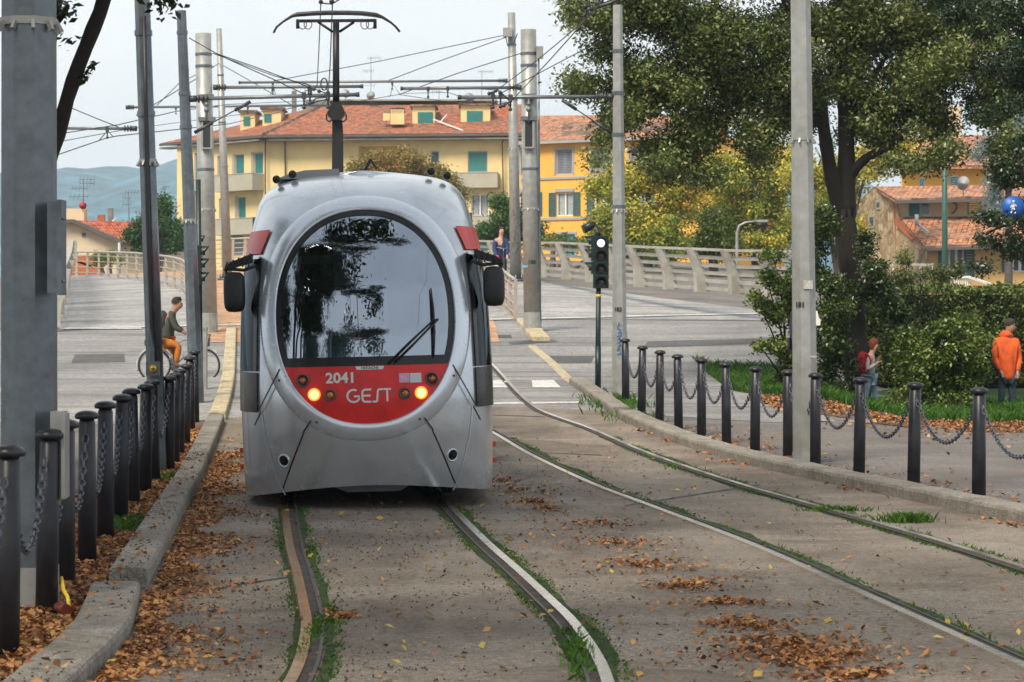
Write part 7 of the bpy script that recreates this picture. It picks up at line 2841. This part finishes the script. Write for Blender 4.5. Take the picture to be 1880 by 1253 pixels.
arm('long thin cross arm spanning behind the pantograph from the slim scribbled pole', W(931, 148.5, 85), W(438, 152, 85), .045, .07, None, [W(501, 154, 85), W(720, 153, 85)])
arm('short tube crossing the sky behind the leaning pole with cable', W(250, 236.5, 60), W(114, 236, 60), .038, .06, None, [W(197, 238, 60)])


def wire(label, pts, r=.009, sag=0.0, group='overhead wires', clamps=()):
    p = [Vector(q) for q in pts]
    if len(p) == 2 and sag:
        p = [p[0].lerp(p[1], k / 10) - Vector((0, 0, sag * 4 * (k / 10) * (1 - k / 10))) for k in range(11)]
    mb = MB().tube(p, r, 5)
    for c in clamps:
        mb.box(Vector(c), (.05, .07, .05))
    o = mb.build('overhead_wire', M['wire'], loc=p[0])
    return tag(o, label, 'wire', group)


# stays of the cross arms
wire('stay wire from the tapered line pole top down to its bracket arm tip', [W(347, 70, D3), W(398, 99, D3), W(470, 124, D3), W(602, 173, D3)], .009)
wire('second stay wire from the tapered line pole to its bracket arm middle', [W(347, 70, D3), W(405, 103, D3), W(504, 147, D3), W(558, 173, D3)], .009)
wire('stay wire from the cyclist side portal mast to its bracket arm', [W(390, 98, DM), W(504, 140, DM), W(574, 158, DM)], .012)
wire('stay wire from the slim pole in the brick lane to its cross arm', [W(405, 118, 98), W(470, 155, 98), W(537, 194, 98)], .016)
wire('short stay on the other side of the slim pole in the brick lane', [W(401, 118, 98), W(330, 152, 98), W(288, 194, 98)], .016)
wire('upper long stay from the slim scribbled pole across behind the pantograph', [W(931, 64, 85), W(700, 112, 85), W(502, 149, 85)], .015)
wire('lower long stay from the slim scribbled pole to its cross arm', [W(931, 68, 85), W(800, 115, 85), W(711, 149, 85)], .015)
wire('stay wire from the boxed portal mast to its bracket arm', [W(957, 98, DM), W(840, 135, DM), W(732, 174, DM + 2)], .012)
wire('stay wire from the pole numbered 183 to its bracket arm tip', [W(1126, 64, D183), W(1040, 108, D183), W(917, 173, D183)], .009)
# contact and messenger wires
wire('contact wire above the pantograph running to the bracket arm clamp', [Vector((-.6, 8, 5.66)), W(610, 14, 31.3), W(606, 120, 36.5), W(602, 182, D3), W(575, 205, DM), W(556, 196, 85), W(548, 203, 98)], .009)
wire('messenger wire beside the contact wire above the pantograph', [Vector((-.9, 8, 5.95)), W(589, 4, 31), W(585, 100, 36.5), W(582, 158, 40.5), W(560, 168, D3), W(560, 160, DM)], .008)
wire('contact wire of the empty track crossing the sky to the arm on pole 183', [Vector((2.2, 16, 5.6)), W(1078, 34, 31), W(1010, 110, 36), W(937, 188, D183), W(870, 186, 60), W(822, 170, DM), W(740, 172, 85)], .009)
wire('messenger wire of the empty track above the arm on pole 183', [Vector((2.2, 17, 5.7)), W(1074, 38, 31), W(985, 112, 36.5), W(912, 166, D183), W(822, 160, DM)], .008)
wire('far contact wire strung low from the tram roof gear to the roof line', [W(602, 182, D3), W(530, 200, 55), W(460, 208, 75), W(232, 238, 70), W(100, 262, 66)], .011)
wire('lowest wire crossing the sky between the wide pole and the leaning pole', [W(96, 288, 60), W(195, 254, 60), W(216, 250, 60), W(420, 228, 70), W(520, 205, 90)], .013)
wire('upper thin wire slanting across behind the leaning pole', [W(96, 248, 58), W(215, 230, 58), W(323, 205, 62), W(420, 192, 80), W(560, 186, 98)], .012)
wire('steep thin wire behind the leaning pole meeting the upper thin wire', [W(132, 199, 58), W(175, 217, 58), W(218, 234, 58)], .012)
wire('thin wire rising past the tapered pole between two masts', [W(250, 212, 60), W(320, 170, 62), W(372, 138, DM), W(402, 116, 98)], .012)
wire('small vee hanger under the short tube by the leaning pole', [W(183, 257, 60), W(198, 240, 60), W(207, 251, 60)], .012)
wire('small vee hanger below the far cross arm beside the pantograph', [W(497, 174, 85), W(502, 156, 85), W(506, 176, 85)], .014)
wire('curved feeder wire dipping between the boxed mast arm and the far cross arm', [W(660, 186, 85), W(732, 174, 85), W(820, 187, 85), W(905, 193, 70), W(935, 189, D183)], .012)
wire('triangle hanger below the boxed mast arm end', [W(716, 178, 80), W(722, 155, 85), W(733, 172, 80)], .012)
# pull-off assembly above the right track
pa_ = thing('pull_off', 'dark wire pull off assembly at the sky edge beside the oak leaves', 'line fitting', W(1080, 16, 31), 'line fittings')
MB().tube([W(1150, -8, 31), W(1120, 6, 31), W(1075, 20, 31)], .022, 8).build('arm_tube', M['steel_dark'], pa_)
mb = MB()
for px, py in ((1081, 18), (1074, 12), (1097, 6), (1083, 24)):
    mb.ball(W(px, py, 31), .035, 8, 6)
mb.tube([W(1081, -12, 31), W(1082, 26, 31)], .015, 6)
mb.build('insulator', M['steel_dark'], pa_)
mb = MB()
for pts in ([(1036, -4), (1054, 28), (1076, 32)], [(1052, -6), (1078, 14)], [(1100, -6), (1096, 8), (1083, 20)], [(1078, 20), (1066, 38)]):
    mb.tube([W(a, b, 31) for a, b in pts], .009, 5)
mb.build('jumper_wire', M['wire'], pa_)
# fittings above the pantograph and beside its mast
pf = thing('line_fitting', 'dark twin insulators where two wires cross above the pantograph', 'line fitting', W(600, 4, 31), 'line fittings')
MB().ball(W(589, 4, 31), .03, 8, 6).ball(W(609, 3, 31), .034, 8, 6).tube([W(589, 6, 31), W(609, 8, 31), W(632, -6, 31)], .010, 5).build('insulator', M['steel_dark'], pf)
lf_ = thing('line_fitting', 'looped jumper and dark clamps on the bracket arm beside the pantograph', 'line fitting', W(597, 160, 40), 'line fittings')
MB().tube([W(595 + 6 * math.cos(a), 155 + 11 * math.sin(a), 40) for a in np.linspace(0, 2 * PI, 16)], .012, 5, False).tube([W(600, 163, 40), W(604, 176, 40), W(603, 186, 40)], .012, 5).build('jumper_loop', M['wire'], lf_)
mb = MB()
for px, py in ((576, 164), (586, 168), (569, 172), (602, 182), (574, 188), (566, 160)):
    mb.ball(W(px, py, 40.5), .035, 7, 5)
mb.tube([W(572, 188, 40.5), W(580, 181, 40.5), W(604, 179, 40.5)], .012, 5)
mb.build('clamp', M['steel_dark'], lf_)
rf_ = thing('line_fitting', 'dark clamps and steady arm on the bracket of pole 183', 'line fitting', W(905, 168, 42), 'line fittings')
mb = MB()
for px, py in ((898, 172), (910, 167), (918, 170), (937, 186), (925, 194), (936, 192)):
    mb.ball(W(px, py, 42), .035, 7, 5)
mb.tube([W(898, 172, 42), W(914, 166, 42), W(937, 186, 42)], .016, 5).tube([W(921, 195, 42), W(938, 188, 42)], .014, 5)
mb.build('clamp', M['steel_dark'], rf_)
# ================================================================ camera, light, sky, air
cam_d = bpy.data.cameras.new('camera')
cam = bpy.data.objects.new('camera', cam_d)
COL.objects.link(cam)
cam.location = (0, 0, HC)
cam.rotation_euler = (PI / 2, 0, 0)
cam_d.sensor_width = 36
cam_d.lens = F / 1880 * 36
cam_d.shift_y = -(626.5 - HY) / 1880
cam_d.clip_start = .1
cam_d.clip_end = 12000
cam_d.dof.use_dof = True
cam_d.dof.focus_distance = 23.0
cam_d.dof.aperture_fstop = 9.0
SC.camera = cam

SUN_EL, SUN_AZ = math.radians(50), math.radians(-150)      # azimuth: from +Y clockwise; behind and to the left of the viewer
sd = bpy.data.lights.new('sun', 'SUN')
sd.energy = SUN_E
sd.angle = math.radians(22)
sd.color = (1, .91, .77)
so = bpy.data.objects.new('sun', sd)
COL.objects.link(so)
dirv = Vector((math.sin(SUN_AZ) * math.cos(SUN_EL), math.cos(SUN_AZ) * math.cos(SUN_EL), math.sin(SUN_EL)))
so.rotation_euler = dirv.to_track_quat('Z', 'Y').to_euler()
so.location = dirv * 60

w = bpy.data.worlds.new('World')
SC.world = w
w.use_nodes = True
nt = w.node_tree
bg = nt.nodes['Background']
sky = nd(nt, 'ShaderNodeTexSky', sky_type='NISHITA', sun_disc=False)
sky.sun_elevation = SUN_EL
sky.sun_rotation = SUN_AZ
sky.dust_density = 3.0
tc = nd(nt, 'ShaderNodeTexCoord')
mp = nd(nt, 'ShaderNodeMapping')
mp.inputs['Scale'].default_value = (1, 1, 3.2)
nt.links.new(tc.outputs['Generated'], mp.inputs[0])
nz = noise(nt, mp.outputs[0], 2.2, 5, .55, .5)
cloud = ramp(nt, nz, [(.3, (6.7, 6.95, 7.1)), (.5, (7.7, 7.85, 7.9)), (.7, (8.5, 8.55, 8.5))])
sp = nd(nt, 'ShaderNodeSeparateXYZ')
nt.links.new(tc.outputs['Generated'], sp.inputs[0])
shade_ = ramp(nt, sp.outputs[1], [(.0, (.82, .85, .90)), (.35, (.86, .88, .91)), (.75, (1, 1, 1))])      # sky dimmed behind the viewer, out of view, to raise contrast
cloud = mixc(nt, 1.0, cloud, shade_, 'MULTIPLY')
zen_ = ramp(nt, sp.outputs[2], [(.25, (1, 1, 1)), (.75, (.66, .68, .71))])      # unseen overhead sky dimmed too, so the sun models shapes more strongly
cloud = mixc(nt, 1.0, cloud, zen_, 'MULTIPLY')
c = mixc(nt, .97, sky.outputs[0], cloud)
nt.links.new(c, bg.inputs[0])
bg.inputs[1].default_value = .132

SC.view_settings.view_transform = 'Standard'
SC.view_settings.look = 'None'
SC.view_settings.exposure = EXPOSURE
SC.view_settings.gamma = 1
SC.render.engine = 'CYCLES'
SC.cycles.max_bounces = 8
SC.cycles.transparent_max_bounces = 16
SC.cycles.use_denoising = True
if HAZE > 0:
    hb = MB().box((0, 1400, 118), (3600, 3050, 244))
    hm = bpy.data.materials.new('haze')
    hm.use_nodes = True
    ht = hm.node_tree
    for k in list(ht.nodes):
        if k.type != 'OUTPUT_MATERIAL':
            ht.nodes.remove(k)
    pv = nd(ht, 'ShaderNodeVolumePrincipled')
    pv.inputs['Color'].default_value = (.74, .89, 1.0, 1)
    pv.inputs['Density'].default_value = HAZE
    ht.links.new(pv.outputs[0], [k for k in ht.nodes if k.type == 'OUTPUT_MATERIAL'][0].inputs['Volume'])
    tag(hb.build('haze', hm), kind='stuff')
